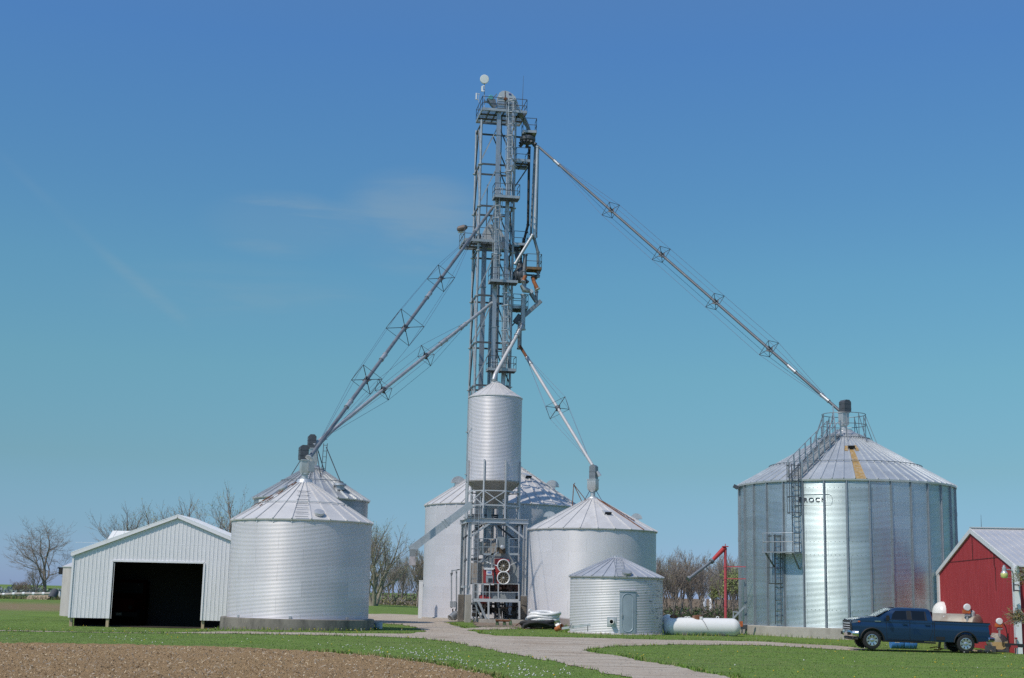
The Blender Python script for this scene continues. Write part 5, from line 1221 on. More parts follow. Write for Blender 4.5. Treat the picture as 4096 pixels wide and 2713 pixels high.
# trailer tongue at the right edge, hoses, blue barrel, bits
bx = thing('trailer_tongue', 'black and red trailer tongue reaching in from the right edge', 'trailer', P(4090, 2600, 60.2)); m = MB(); m.bar(P(4020, 2580, 60.4), P(4180, 2588, 60.2), .11, .15); m.build('beam', BLACK, bx); m = MB(); m.bar(P(4044, 2587, 60.25), P(4070, 2588, 60.2), .10, .10); m.build('red_coupler', REDP, bx); m = MB(); m.bar(P(4062, 2590, 60.3), P(4062, 2618, 60.3), .035); m.build('jack', STEELD, bx); m = MB(); m.bar(P(4170, 2588, 60.25), P(4172, 2622, 60.25), .08); m.build('jack', STEELD, bx)
t = thing('hydrant', 'thin standpipe against the foot of the red barn gable', 'standpipe', P(4063, 2612, 64.2)); m = MB(); m.bar(P(4064, 2614, 64.3), P(4064, 2556, 64.3), .03); m.build('pipe', REDP, t); m = MB(); m.box(P(4064, 2554, 64.3), (.1, .08, .08)); m.build('tap', REDP, t)
BLUEB = mk('blue_plastic', (.05, .20, .52), .4, 0, .08, 2)
yb_ = 68.5; q = P(3610, 2583, yb_)
for k, (u0, u1, lab) in enumerate(((3562, 3612, 'left blue plastic barrel lying seen under the pickup'), (3614, 3664, 'right blue plastic barrel lying seen under the pickup'))):
    a, b = P(u0, 2578, yb_), P(u1, 2579, yb_); r = .27; a.z = b.z = H(a.x, yb_) + r - .02
    t = thing('plastic_barrel', lab, 'barrel', (a + b) / 2, 'blue barrels beyond the pickup'); d = (b - a).normalized(); qq = d.to_track_quat('Z', 'Y').to_matrix(); L = (b - a).length
    MB().lathe([(.02, 0), (r * .9, 0), (r, .04), (r, L * .33), (r + .02, L * .35), (r, L * .37), (r, L * .64), (r + .02, L * .66), (r, L * .68), (r, L - .04), (r * .9, L), (.02, L)], 22, a, qq).build('drum', BLUEB, t)
    MB().box((a + b) / 2 + V((.05 * (k * 2 - 1), -r + .01, .1)), (.22, .03, .14)).build('label', WHITEP, t)
t = tag(MB().path([P(3720, 2592, 65.8), P(3745, 2588, 66), P(3770, 2596, 65.8), P(3760, 2600, 65.6), P(3735, 2599, 65.6)], .025, 6).build('orange_hose', ORANGE, None, org=P(3745, 2599, 65.8)), 'thin orange hose lying in the grass behind the pickup', 'hose')
t = tag(rocks('rubble', '', '', (P(3930, 2600, 66.2).x, 66.6), 16, (.8, .3), .06, .14, mk('tan_rubble', (.33, .26, .18), .9, 0, .2, 4)), 'scattered tan rubble by the fuel drum behind the pickup', 'rubble', None, 'stuff')

# ================================================================== red unloading pipe beside the large bin
YU = 83.5; ub = P(2905, 2480, YU); ut = P(2898, 2196, YU)
un = thing('unloading_auger', 'tall red upright auger pipe with a grey tipped slanting spout', 'auger', (ub.x, YU, 0))
xu = P(2902, 2350, YU).x
r_ = .088; m = MB(); m.tube((xu, YU, .3), (xu, YU, ut.z), r_ * 1.0, n=16); 
for yy in (2267, 2315, 2425): z = P(2902, yy, YU).z; m.tube((xu, YU, z - .03), (xu, YU, z + .03), r_ * 1.22, n=16)
m.build('upright_tube', REDPIPE, un)
h = V((xu, YU, ut.z)); e1 = P(2848, 2244, YU - .4); e2 = P(2753, 2317, YU - 1.1)
m = MB(); m.path([h + V((.05, 0, .08)), h + V((-.12, 0, -.02)), e1], [.115, .14, .11], 12); m.box(h + V((0, 0, .14)), (.34, .34, .05)); m.bar(h + V((0, 0, .1)), h + V((0, 0, .3)), .04); m.build('elbow_head', mk('bright_red_elbow', (.42, .03, .03), .5, 0, .08), un)
m = MB(); m.tube(e1, e2, .095, n=14); d = (e2 - e1).normalized(); m.tube(e2 - d * .12, e2 + d * .02, .16, n=14); m.tube(e1 - d * .05, e1 + d * .10, .16, n=14); m.build('spout_tube', GALVD, un)
m = MB(); m.bar(P(2826, 2270, YU - .7), P(2835, 2281, YU - .7), .06); m.path([P(2826, 2272, YU - .7), P(2860, 2300, YU - .5), P(2895, 2312, YU - .2)], .012, 4); m.build('spout_rope', STEELD, un)
for yy in (2267, 2315): z = P(2902, yy, YU).z; MB().bar(V((xu, YU, z)), V((P(2990, yy, YU - 1).x, YU - .4, z + .01)), .05).build('wall_bracket', REDPIPE, un)
m = MB(); m.bar(V((xu, YU, .35)), V((cF[0] - RF + .4, YU + .6, .45)), .24, .24); m.build('boot_tube', STEELD, un)
m = MB(); m.box((P(2975, 2490, 81.5).x, 82.4, .62), (.16, .2, .30)); m.build('gear_box', ORANGE, un)
m = MB(); m.bar(P(2925, 2482, 82.5), P(2978, 2428, 82.3), .10); m.bar(P(2932, 2480, 82.6), P(2934, 2446, 82.6), .06); m.bar(P(2933, 2447, 82.6), P(2955, 2450, 82.5), .06); m.box(P(2978, 2428, 82.3), (.14, .12, .14)); m.build('motor_mount', GALV, un)

# ================================================================== odds and ends in front of the bins
YC = 86.5
# coils of hose on a grey box
t = thing('grey_crate', 'blue grey sheet metal hood under the coiled hoses', 'crate', P(2105, 2515, YC)); 
m = MB(); a, b = P(2090, 2500, YC), P(2150, 2505, YC); m.prism([P(2092, 2512, YC), P(2150, 2512, YC), P(2150, 2470, YC), P(2104, 2470, YC)], V((.15, 1.0, 0))); m.build('hood', mk('pale_blue_grey_sheet', (.40, .47, .52), .5, .2, .06), t); m = MB(); m.bar(P(2104, 2470, YC - .02), P(2092, 2512, YC - .02), .03); m.build('hood_rim', GALVL, t)
def coil(name, label, c, rx, ry, r, n, mat_, dz, wob=.05, mat2=None, grp=None):
    t = thing(name, label, 'hose', c); pts = []
    for k in range(int(40 * n)):
        a = 2 * math.pi * k / 40; lay = k / 40
        pts.append(c + V((rx * (1 + wob * math.sin(lay * 5)) * math.cos(a) + .05 * math.sin(lay * 3), ry * math.sin(a), r + dz * lay + .04 * math.sin(3 * a + lay))))
    m = MB(); m.path(pts, [r * (1 + .035 * ((i % 2) * 2 - 1)) for i in range(len(pts))], 9); m.build('coil', mat_, t, ang=60); return t
g1 = P(2165, 2520, YC - .2); g1.z = .0
coil('hose_coil', 'white ribbed drain hose coiled in a pile before the bright bin', V((P(2176, 2500, YC).x, YC + .1, .30)), .88, .60, .115, 3.6, WHITET, .17)
coil('hose_coil', 'black ribbed drain hose coiled under the white coil', V((P(2152, 2510, YC - .9).x, YC - .9, -.02)), .92, .42, .12, 2.2, BLACK, .17)
m = MB(); pts = [P(2092, 2512, YC - 1.5), P(2098, 2500, YC - 1.5), P(2120, 2492, YC - 1.5), P(2150, 2489, YC - 1.5), P(2178, 2494, YC - 1.5), P(2198, 2500, YC - 1.4)]; t = thing('black_hose', 'loose black hose arched over the front of the coils', 'hose', pts[0]); m.path(pts, [.12, .12, .11, .11, .09, .04], 10); m.build('tube', BLACK, t)
t = thing('rusty_bucket', 'orange rusty bucket tipped on its side near coiled hoses', 'bucket', P(2237, 2520, 80.2)); a, b = P(2224, 2518, 80.3), P(2247, 2508, 80.0); d = (b - a).normalized(); q = d.to_track_quat('Z', 'Y').to_matrix(); L = (b - a).length
MB().lathe([(.02, 0), (.13, 0), (.17, L), (.18, L), (.15, L), (.11, .03), (.02, .03)], 18, a, q).build('shell', mk('rusty_orange_bucket', (.42, .14, .05), .8, .05, .25, 6, (.5, .36, .25), .35, 4), t)
m = MB(); m.path([b + q @ V((.17 * math.cos(k * math.pi / 8), .17 * math.sin(k * math.pi / 8), .04)) for k in range(9)], .012, 5); m.build('handle', STEELD, t)
t = thing('white_jug', 'white plastic jug lying behind the rusty bucket', 'jug', P(2233, 2503, 81)); p = P(2233, 2502, 81.0); m = MB(); m.lathe([(.02, -.14), (.12, -.14), (.13, .06), (.05, .13), (.045, .18), (.02, .18)], 16, p, Matrix.Rotation(1.1, 3, 'Y')); m.build('body', WHITET, t); m = MB(); m.tube(p + V((-.16, -.03, -.03)), p + V((-.20, -.03, -.05)), .05, n=12); m.build('cap', BLACK, t)
t = thing('auger_flume', 'long pale steel trough propped in front of the doored bin', 'trough', P(2300, 2515, 76.9)); a, b = P(2248, 2516, 77.2), P(2360, 2502, 76.6); m = MB(); d = (b - a).normalized(); m.bar(a, b, .12, .05); m.bar(a + V((0, -.06, .03)), b + V((0, -.06, .03)), .02, .12); m.bar(a + V((0, .06, .03)), b + V((0, .06, .03)), .02, .12); m.build('trough', GALVL, t)
m = MB(); m.bar(P(2351, 2502, 76.5), P(2351, 2527, 76.5), .04); m.bar(P(2358, 2496, 76.6), P(2361, 2506, 76.6), .04); m.build('prop_leg', STEELD, t); m = MB(); m.path([P(2278, 2512, 76.8), P(2282, 2502, 76.8), P(2288, 2494, 76.8)], .02, 6); m.path([P(2277, 2510, 76.8), P(2286, 2508, 76.8)], .015, 6); m.build('hook', STEELD, t)
m = MB(); t = thing('implement_frame', 'rusty green implement frame standing by the concrete pad', 'implement', P(2015, 2505, 92)); YI = 93.5
for u in (1987, 2016, 2040): m.prism([P(u - 6, 2508, YI), P(u + 9, 2508, YI), P(u + 4, 2482, YI), P(u - 3, 2480, YI)], V((.04, .14, 0)))
m.prism([P(2040, 2509, YI), P(2049, 2511, YI - .3), P(2044, 2480, YI), P(2034, 2478, YI)], V((.04, .10, 0)))
m.build('upright', GREENP, t); m = MB(); m.tube(P(1982, 2482, YI), P(2042, 2484, YI), .07, n=10); m.build('crossbar', RUST, t); m = MB()
for u in (1984, 2012, 2038): m.bar(P(u, 2486, YI), P(u, 2475, YI), .06)
m.build('pin', mk('rusty_green_lug', (.14, .12, .05), .8, 0, .2), t)
t = tag(MB().bar(P(2052, 2511, 92.5), P(2086, 2487, 92.8), .05).build('leaning_rod', RUST, None, org=P(2052, 2511, 92.5)), 'dark rod leaning against the concrete pad beside hoses', 'rod')
# bucket by bin A, white post, electrics by bin C, grey duct
t = thing('plastic_bucket', 'pale blue bucket at the right foot of the slab', 'bucket', P(1517, 2500, 77)); p = P(1513, 2498, 77.2); m = MB(); m.lathe([(.02, -.34), (.19, -.34), (.24, .02), (.25, .03), (.22, .03), (.18, -.3), (.02, -.3)], 20, V((p.x, p.y, .36)), Matrix.Rotation(-.12, 3, 'Y')); m.build('shell', mk('pale_blue_plastic', (.50, .56, .62), .5, 0, .05), t); m = MB(); m.path([V((p.x, p.y - .24 * math.cos(k * .35), .37 - .14 * math.sin(k * .35))) for k in range(10)], .012, 5); m.build('handle', STEELD, t)
xw = P(1680, 2465, 110); t = thing('white_post', 'square white post left of the wide pale bin', 'post', (xw.x, 110, 0)); zt = P(1682, 2324, 110).z; m = MB(); m.box((xw.x, 110, zt / 2), (.30, .24, zt)); m.build('post', WHITEP, t); m = MB(); m.box((xw.x + .18, 110, zt - .35), (.1, .1, .2)); m.box((xw.x, 110, zt + .02), (.34, .28, .05)); m.build('post_cap', WHITEP, t)
YEb = 107.3; eb = thing('electric_boxes', 'grey conduits and switch boxes on pipes before the wide bin', 'switch box', P(1810, 2470, YEb)); m = MB()
for (u0, v0, u1, v1) in ((1806, 2432, 1806, 2298), (1826, 2445, 1826, 2278), (1808, 2284, 1843, 2278), (1808, 2280, 1808, 2300), (1826, 2280, 1843, 2277)): m.bar(P(u0, v0, YEb), P(u1, v1, YEb), .10 if u0 == u1 else .07)
m.build('conduit', GALV, eb)
for u in (1806, 1819): m = MB(); m.box(P(u, 2418, YEb - .1), (.22, .16, .46)); m.build('switch_box', GALV, eb, bevel=.01)
m = MB(); m.prism([P(1799, 2292, YEb - .05), P(1812, 2292, YEb - .05), P(1808, 2304, YEb - .05), P(1803, 2304, YEb - .05)], V((0, .12, 0))); m.prism([P(1820, 2286, YEb - .05), P(1830, 2286, YEb - .05), P(1828, 2298, YEb - .05)], V((0, .12, 0))); m.build('conduit_hood', GALV, eb)
m = MB()
for u in (1811, 1823): m.path([P(u, 2435, YEb), P(u, 2450, YEb), P(u + 3, 2458, YEb)], .05, 6)
m.build('flex_conduit', BLACK, eb)
t = thing('fan_duct', 'short dull grey drum duct tilted at the bin foot', 'duct', P(1815, 2475, 105.6)); a, b = P(1803, 2476, 105.6), P(1824, 2459, 105.9); MB().tube(a, b, .30, n=20).build('drum', GALVD, t); m = MB(); m.tube(a, a + (b - a).normalized() * .04, .32, n=20); m.tube(b - (b - a).normalized() * .04, b, .32, n=20); m.build('rim', GALV, t)
m = MB(); m.bar(P(1822, 2460, 105.9), P(1829, 2447, 106), .08); m.build('nozzle', BLACK, t)
# ================================================================== pickup
PNT = NT('dark_blue_car_paint'); PNT.set(PNT.b.inputs['Base Color'], (.007, .034, .095, 1)); PAINT = PNT.fin(None, .35, .35, .5, .8)
GLASS = NT('tinted_glass').fin((.006, .008, .010), .06, 0, .5)
WSH = NT('windscreen_glass').fin((.05, .085, .11), .22, .1, .6)
TRIM = mk('black_trim', (.015, .015, .017), .55, 0, .1)
TS = .955; fw_c = P(3488, 2589, 64.15); ty = 65.0; tx0 = fw_c.x - 1.04 * TS
zf, zr2 = H(fw_c.x, ty) + .0, 0
pz = P(3488, 2597, 64.15).z; pzr = P(3866, 2612, 64.15).z
tilt = (pzr - pz) / (4.37 * TS)
TM = Matrix.Translation((tx0, ty, pz + tilt * -1.04 * TS)) @ Matrix.Rotation(-math.atan(tilt), 4, 'Y') @ Matrix.Rotation(R_(-1.0), 4, 'Z') @ Matrix.Scale(TS, 4)
truck = thing('pickup_truck', 'dark blue crew cab pickup parked before the large bin', 'pickup truck', TM @ V((3.3, 0, 0)))
def tb(m, name, mat_, parent=None, **kw): m.xf(TM); return m.build(name, mat_, parent or truck, **kw)
def arch(u0, r, z0=.42, n=14, zlim=.46):
    a = math.asin(max(-1, min(1, (zlim - z0) / r))); return [(u0 + r * math.cos(t), z0 + r * math.sin(t)) for t in [a + (math.pi - 2 * a) * k / n for k in range(n + 1)]]
FWU, RWU = 1.04, 5.41
top = [(.10, 1.02), (.07, 1.22), (.14, 1.33), (.5, 1.41), (1.30, 1.50), (1.45, 1.42), (3.92, 1.42), (3.935, 1.385), (3.96, 1.385), (6.5, 1.40), (6.58, 1.38), (6.60, 1.20), (6.56, .72), (6.45, .56)]
bot = [(5.98, .52)] + arch(RWU, .53) + [(4.80, .46), (1.66, .44)] + arch(FWU, .53) + [(.44, .50), (.16, .62)]
outline = top + bot
def side_y(z): return 1.02 - .05 * max(0, (z - 1.05)) ** 1.0 * 1.2 - .05 * max(0, .75 - z)
# body sides
for s in (-1, 1):
    m = MB(); m.prism([V((u, s * 1.0, z)) for u, z in outline], V((0, -s * .14, 0)))
    ob = tb(m, 'body_side', PAINT, bevel=.03); bm = bmesh.new(); bm.from_mesh(ob.data); IM = TM.inverted(); og = ORG[ob.name]
    for v in bm.verts: v.co = IM @ (v.co + og)
    for zc in (.50, .62, .74, .86, .98, 1.08, 1.16, 1.22, 1.28, 1.34): bmesh.ops.bisect_plane(bm, geom=bm.verts[:] + bm.edges[:] + bm.faces[:], plane_co=(0, 0, zc), plane_no=(0, 0, 1))
    for v in bm.verts:
        z = v.co.z; d = -.075 * max(0, .80 - z) ** 1.3 - .11 * max(0, z - 1.10) - .02 * math.exp(-((z - 1.20) / .05) ** 2)
        if abs(v.co.y) > .9: v.co.y += s * d
    for v in bm.verts: v.co = TM @ v.co - og
    bm.to_mesh(ob.data); bm.free(); ob.data.set_sharp_from_angle(angle=R_(35))
def zbody(u):
    for (a, b), (c, d) in zip(top, top[1:]):
        if a <= u <= c: return b + (d - b) * (u - a) / max(1e-6, c - a)
    return 1.4
# hood with crown, front fascia
m = MB(); vs = []; us = [.12, .2, .5, .9, 1.3, 1.42]; ys = [-.88, -.7, -.45, 0, .45, .7, .88]
for u in us:
    for y in ys: vs.append((u, y, zbody(u) - .015 + .05 * (1 - (y / .9) ** 2) * min(1, (u - .05) * 4) + (.02 if abs(y) == .45 else 0)))
n = len(ys); m.add(vs, [(i * n + k, (i + 1) * n + k, (i + 1) * n + k + 1, i * n + k + 1) for i in range(len(us) - 1) for k in range(n - 1)]); tb(m, 'hood', PAINT)
m = MB(); m.box((2.6, 0, .98), (2.5, 1.75, .82)); m.box((.95, 0, 1.0), (1.5, 1.2, .7)); tb(m, 'cabin_floor', TRIM)
m = MB(); m.box((5.25, 0, .78), (2.6, 1.74, .1)); m.box((3.98, 0, 1.1), (.06, 1.74, .55)); tb(m, 'bed_floor', PAINT)
m = MB(); m.box((6.55, 0, 1.05), (.07, 1.76, .66)); tb(m, 'tailgate', PAINT, bevel=.02)
m = MB(); [m.box((5.25, s * .93, 1.405), (2.58, .12, .02)) for s in (-1, 1)]; m.box((6.55, 0, 1.395), (.09, 1.8, .03)); tb(m, 'bed_rail', TRIM)
# greenhouse
cw = lambda z: .965 - (z - 1.40) * .30
rows = [(1.40, 1.20, 3.93, .965), (1.62, 1.52, 3.90, .905), (1.84, 1.90, 3.84, .835), (1.92, 2.06, 3.78, .78), (1.965, 2.30, 3.66, .66), (1.985, 2.6, 3.4, .4)]
m = MB(); vs = []
for z, a, b, w in rows:
    for u, y in ((a + .10, -w), (a + .02, -w * .8), (a, 0), (a + .02, w * .8), (a + .10, w), (b - .06, w), (b, w * .85), (b + .02, 0), (b, -w * .85), (b - .06, -w)): vs.append((u, y, z))
nr = 10; m.add(vs, [(i * nr + k, i * nr + (k + 1) % nr, (i + 1) * nr + (k + 1) % nr, (i + 1) * nr + k) for i in range(len(rows) - 1) for k in range(nr)] + [tuple((len(rows) - 1) * nr + k for k in range(nr))]); tb(m, 'cab', PAINT, ang=50)
def side_panel(m, pts, s, out=.008, th=.012):
    f = lambda z: (.965 - (z - 1.40) / .22 * .06 if z < 1.62 else .905 - (z - 1.62) / .22 * .07) 
    m.prism([V((u, s * (f(z) + out), z)) for u, z in pts], V((0, -s * th, 0)))
for s in (-1, 1):
    for nm, pts in (('side_window', [(1.95, 1.435), (2.66, 1.435), (2.66, 1.83), (2.16, 1.81), (2.02, 1.66)]), ('side_window', [(2.93, 1.435), (3.52, 1.435), (3.50, 1.83), (2.90, 1.84)])):
        m = MB(); side_panel(m, pts, s); tb(m, nm, GLASS)
    m = MB(); side_panel(m, [(2.67, 1.435), (2.92, 1.435), (2.89, 1.84), (2.67, 1.835)], s); side_panel(m, [(3.53, 1.435), (3.62, 1.435), (3.57, 1.82), (3.51, 1.83)], s); tb(m, 'window_pillar', TRIM)
    m = MB(); side_panel(m, [(1.72, 1.425), (3.64, 1.425), (3.64, 1.410), (1.72, 1.410)], s, .012); tb(m, 'window_sill', TRIM)
    # doors: thin seams proud by a hair, handles, rocker, arch lips
    m = MB()
    for u0, z0, u1, z1 in ((1.70, 1.40, 1.72, .52), (2.80, 1.40, 2.80, .50), (3.86, 1.40, 3.86, .95), (3.86, .95, 3.70, .50), (1.72, .52, 3.70, .50)): m.bar((u0, s * 1.0015, z0), (u1, s * 1.0015, z1), .012, .004, (0, 1, 0))
    m.bar((3.945, s * 1.0015, 1.37), (3.945, s * 1.0015, .46), .022, .004, (0, 1, 0)); tb(m, 'door_seam', TRIM)
    for u in (2.58, 3.64): m = MB(); m.box((u, s * 1.02, 1.20), (.24, .04, .05)); tb(m, 'door_handle', PAINT, bevel=.012)
    m = MB(); m.box((2.75, s * 1.0, .40), (2.5, .18, .07)); tb(m, 'running_board', TRIM, bevel=.02)
    m = MB(); m.box((4.22, s * 1.003, .62), (.42, .02, .16)); tb(m, 'bed_step', TRIM, bevel=.008)
    for u in (FWU, RWU): m = MB(); pts = arch(u, .555); m.path([V((a, s * 1.005, b)) for a, b in pts], .035, 8); tb(m, 'arch_trim', TRIM)
    m = MB(); m.box((1.72, s * 1.20, 1.46), (.14, .20, .26)); q = tb(m, 'mirror', TRIM, bevel=.03); m = MB(); m.bar((1.76, s * .96, 1.40), (1.74, s * 1.15, 1.42), .06); tb(m, 'mirror_arm', TRIM, q)
    m = MB(); m.box((1.30, s * 1.004, 1.30), (.28, .012, .035)); tb(m, 'badge', CHROME)
    m = MB(); m.prism([V((.06, s * .70, 1.20)), V((.06, s * .98, 1.16)), V((.40, s * 1.008, 1.22)), V((.42, s * 1.008, 1.30)), V((.10, s * .97, 1.31)), V((.07, s * .70, 1.30))], V((.03, 0, 0))); hl = tb(m, 'headlight', mk('headlight_lens', (.16, .17, .18), .12, .5, .05), bevel=.006)
    m = MB(); m.box((.42, s * 1.012, 1.255), (.10, .01, .06)); tb(m, 'marker_light', ORANGE, hl)
    m = MB(); m.box((6.55, s * .95, 1.10), (.12, .14, .46)); tb(m, 'tail_lamp', mk('red_tail_lens', (.22, .008, .012), .2, 0, .1), bevel=.02)
    m = MB(); m.box((.12, s * .80, .93), (.08, .22, .14)); tb(m, 'fog_lamp', CHROME)
m = MB(); m.add([(1.27, -.80, 1.50), (1.27, .80, 1.50), (1.98, .70, 1.90), (1.98, -.70, 1.90), (1.20, -.45, 1.51), (1.20, .45, 1.51), (1.90, .40, 1.905), (1.90, -.40, 1.905)], [(0, 4, 7, 3), (4, 5, 6, 7), (5, 1, 2, 6)]); 
for i, v in enumerate(m.v): m.v[i] = (v[0] - .012, v[1], v[2] + .02)
tb(m, 'windshield', WSH)
m = MB(); m.box((3.95, 0, 1.66), (.012, 1.3, .34)); tb(m, 'rear_window', GLASS)
m = MB()
for y in (-.3, -.1, .1, .3): m.box((2.16, y * 1.2, 1.965), (.10, .06, .03))
tb(m, 'roof_marker', TRIM)
# grille, bumpers
m = MB(); m.box((.13, 0, 1.02), (.10, 1.86, .56)); g = tb(m, 'grille', TRIM)
m = MB(); m.box((.07, 0, 1.16), (.05, 1.5, .07)); m.box((.075, 0, .93), (.04, 1.4, .03)); m.box((.075, 0, .84), (.04, 1.4, .03)); m.box((.075, 0, 1.04), (.04, 1.4, .03)); tb(m, 'grille_bar', CHROME, g)
m = MB(); m.path([V((.40, -1.03, .70)), V((.22, -.98, .70)), V((.11, -.6, .70)), V((.09, 0, .70)), V((.11, .6, .70)), V((.22, .98, .70)), V((.40, 1.03, .70))], .15, 10); tb(m, 'front_bumper', CHROME)
m = MB(); m.path([V((.38, -1.0, .47)), V((.20, -.9, .47)), V((.12, 0, .47)), V((.20, .9, .47)), V((.38, 1.0, .47))], .075, 8); m.box((.04, -.72, .68), (.16, .2, .14)); m.box((.04, .72, .68), (.16, .2, .14)); tb(m, 'bumper_valance', TRIM)
m = MB(); m.path([V((6.42, -1.0, .66)), V((6.66, -.98, .66)), V((6.74, -.6, .66)), V((6.74, .6, .66)), V((6.66, .98, .66)), V((6.42, 1.0, .66))], .12, 8); rb = tb(m, 'rear_bumper', CHROME)
m = MB(); m.box((6.72, -.85, .67), (.1, .2, .12)); m.box((6.60, -1.04, .66), (.22, .14, .12)); tb(m, 'bumper_step', TRIM, rb)
# chassis
m = MB(); m.box((3.3, 0, .52), (5.6, 1.0, .16)); m.tube((FWU, -.9, .42), (FWU, .9, .42), .09); m.tube((RWU, -.9, .42), (RWU, .9, .42), .10); m.ball((RWU, 0, .42), .2); m.box((FWU, 0, .80), (1.2, 1.7, .5)); m.box((RWU, 0, .80), (1.2, 1.7, .06)); tb(m, 'chassis', TRIM)
# wheels
ALLOY = mk('silver_alloy', (.60, .61, .63), .28, .85, .04)
for u in (FWU, RWU):
    for s in (-1, 1):
        RQ = Matrix.Rotation(math.pi / 2, 3, 'X') if s < 0 else Matrix.Rotation(-math.pi / 2, 3, 'X'); c = (u, s * .86, .42)
        m = MB(); m.lathe([(.25, -.12), (.36, -.135), (.405, -.12), (.42, -.06), (.42, .06), (.405, .12), (.36, .135), (.25, .125)], 40, c, RQ, caps=False)
        for k in range(48): a = 2 * math.pi * k / 48; m.box(V(c) + RQ @ V((.419 * math.cos(a), .419 * math.sin(a), .085 * (1 if k % 2 else -1))), (.03, .07, .03))
        w = tb(m, 'wheel', BLACK)
        m = MB(); m.lathe([(.262, .125), (.262, .13), (.235, .12), (.225, .03), (.02, .02)], 36, c, RQ, caps=False); tb(m, 'rim', mk('dark_rim_barrel', (.12, .12, .13), .5, .6, .1) if u == FWU and s < 0 else bpy.data.materials['dark_rim_barrel'], w)
        m = MB()
        for k in range(8):
            a = 2 * math.pi * k / 8; d = V((math.cos(a), math.sin(a), 0)); t_ = V((-math.sin(a), math.cos(a), 0))
            q = [d * .06 - t_ * .035, d * .06 + t_ * .035, d * .245 + t_ * .062, d * .245 - t_ * .062]; m.prism([V(c) + RQ @ (x + V((0, 0, .135 - .02 * (x.length < .1)))) for x in q], RQ @ V((0, 0, -.05)))
        m.lathe([(.262, .10), (.268, .138), (.245, .142), (.238, .10)], 36, c, RQ, caps=False); m.lathe([(.09, .10), (.085, .15), (.05, .165), (.01, .165)], 20, c, RQ, caps=False); tb(m, 'spokes', ALLOY, w)
# ================================================================== ground, field, drive
def poly_ground(pts, z=0.): return np.array([[G(x, y, z).x, G(x, y, z).y] for x, y in pts])
def inpoly(X, Y, poly):
    c = np.zeros(X.shape, bool); n = len(poly); j = n - 1
    for i in range(n):
        xi, yi = poly[i]; xj, yj = poly[j]
        c ^= ((yi > Y) != (yj > Y)) & (X < (xj - xi) * (Y - yi) / (yj - yi + 1e-12) + xi); j = i
    return c
drive_px = [(2512, 2713), (2249, 2654), (2046, 2617), (1897, 2586), (1776, 2565), (1690, 2555), (1500, 2546), (1300, 2542), (1100, 2538), (700, 2532), (300, 2527), (-200, 2523), (-200, 2517), (300, 2520), (700, 2525), (1100, 2530), (1500, 2536), (1640, 2536), (1700, 2529), (1676, 2518), (1644, 2506), (1600, 2499), (1530, 2494), (1480, 2490), (1440, 2480), (1440, 2463), (1560, 2464), (1690, 2466), (1800, 2472), (1880, 2478), (1890, 2486), (1820, 2488), (1775, 2489), (1800, 2497), (1835, 2508), (1862, 2515), (1950, 2508), (2060, 2512), (2060, 2518), (1900, 2519), (1882, 2523), (1901, 2532), (1937, 2540), (2005, 2545), (2200, 2549), (2460, 2556), (2700, 2561), (2950, 2566), (3200, 2568), (3330, 2573), (3440, 2582), (3470, 2588), (3430, 2591), (3300, 2588), (2950, 2581), (2700, 2579), (2480, 2584), (2360, 2594), (2338, 2601), (2360, 2609), (2500, 2632), (2700, 2668), (2900, 2708), (2960, 2740), (3100, 2800), (2700, 2800)]
DRV = poly_ground(drive_px)
field_px = [(-300, 2571), (0, 2574), (400, 2579), (830, 2587), (1100, 2602), (1290, 2612), (1505, 2628), (1708, 2654), (1830, 2681), (1951, 2713), (2080, 2760), (2150, 2800), (-300, 2800)]
FLD = poly_ground(field_px)
pad_px = [(1890, 2486), (1960, 2482), (2110, 2482), (2240, 2500), (2260, 2512), (2110, 2517), (1950, 2512), (1900, 2506)]
PAD = poly_ground(pad_px)
def warp(X, Y, a=.35): return X + a * (fbm(X * 1.1, Y * .8, 31, 3) - .5) * 2, Y + a * 2.2 * (fbm(X * .9, Y * .5, 47, 3) - .5) * 2
def in_drive(X, Y): x, y = warp(X, Y); return inpoly(x, y, DRV)
def in_field(X, Y): x, y = warp(X, Y, .18); return inpoly(x, y, FLD)
def in_pad(X, Y): x, y = warp(X, Y, .3); return inpoly(x, y, PAD)
# --- lawn / terrain: one sheet to the horizon
xs = np.unique(np.concatenate([np.linspace(-3500, -200, 18), np.linspace(-200, -60, 24), np.linspace(-60, 60, 121), np.linspace(60, 200, 24), np.linspace(200, 3500, 18)]))
ys = np.unique(np.concatenate([np.linspace(-300, 0, 8), np.linspace(0, 24, 9), np.linspace(24, 130, 160), np.linspace(130, 300, 60), np.linspace(300, 4000, 24)]))
X, Y = np.meshgrid(xs, ys); Z = hgt(X, Y); nx = len(xs)
vs = np.stack([X, Y, Z], -1).reshape(-1, 3); i, j = np.meshgrid(np.arange(nx - 1), np.arange(len(ys) - 1)); b = (j * nx + i).ravel()
g = NT('lawn_grass'); co = g.coord('Object')
n1 = g.noise(co, .12, 4); n2 = g.noise(g.coord('Object', (1, .45, 1)), .9, 5, .62); n3 = g.noise(co, 9, 4, .7); n4 = g.noise(g.coord('Object', (.25, 1.3, 1)), .55, 4, .6)
c = g.mix(g.ramp(n2, .32, .70), (.105, .180, .032), (.165, .255, .052)); c = g.mix(g.ramp(n3, .35, .75, 0, .7), c, (.185, .265, .068)); c = g.mix(g.ramp(n1, .45, .72, 0, .45), c, (.17, .215, .065)); c = g.mix(g.ramp(n4, .48, .70, 0, .65), c, (.205, .235, .095)); n5 = g.noise(g.coord('Object', (.16, .9, 1)), .8, 4, .6); c = g.mix(g.ramp(n5, .50, .68, 0, .5), c, (.062, .118, .024))
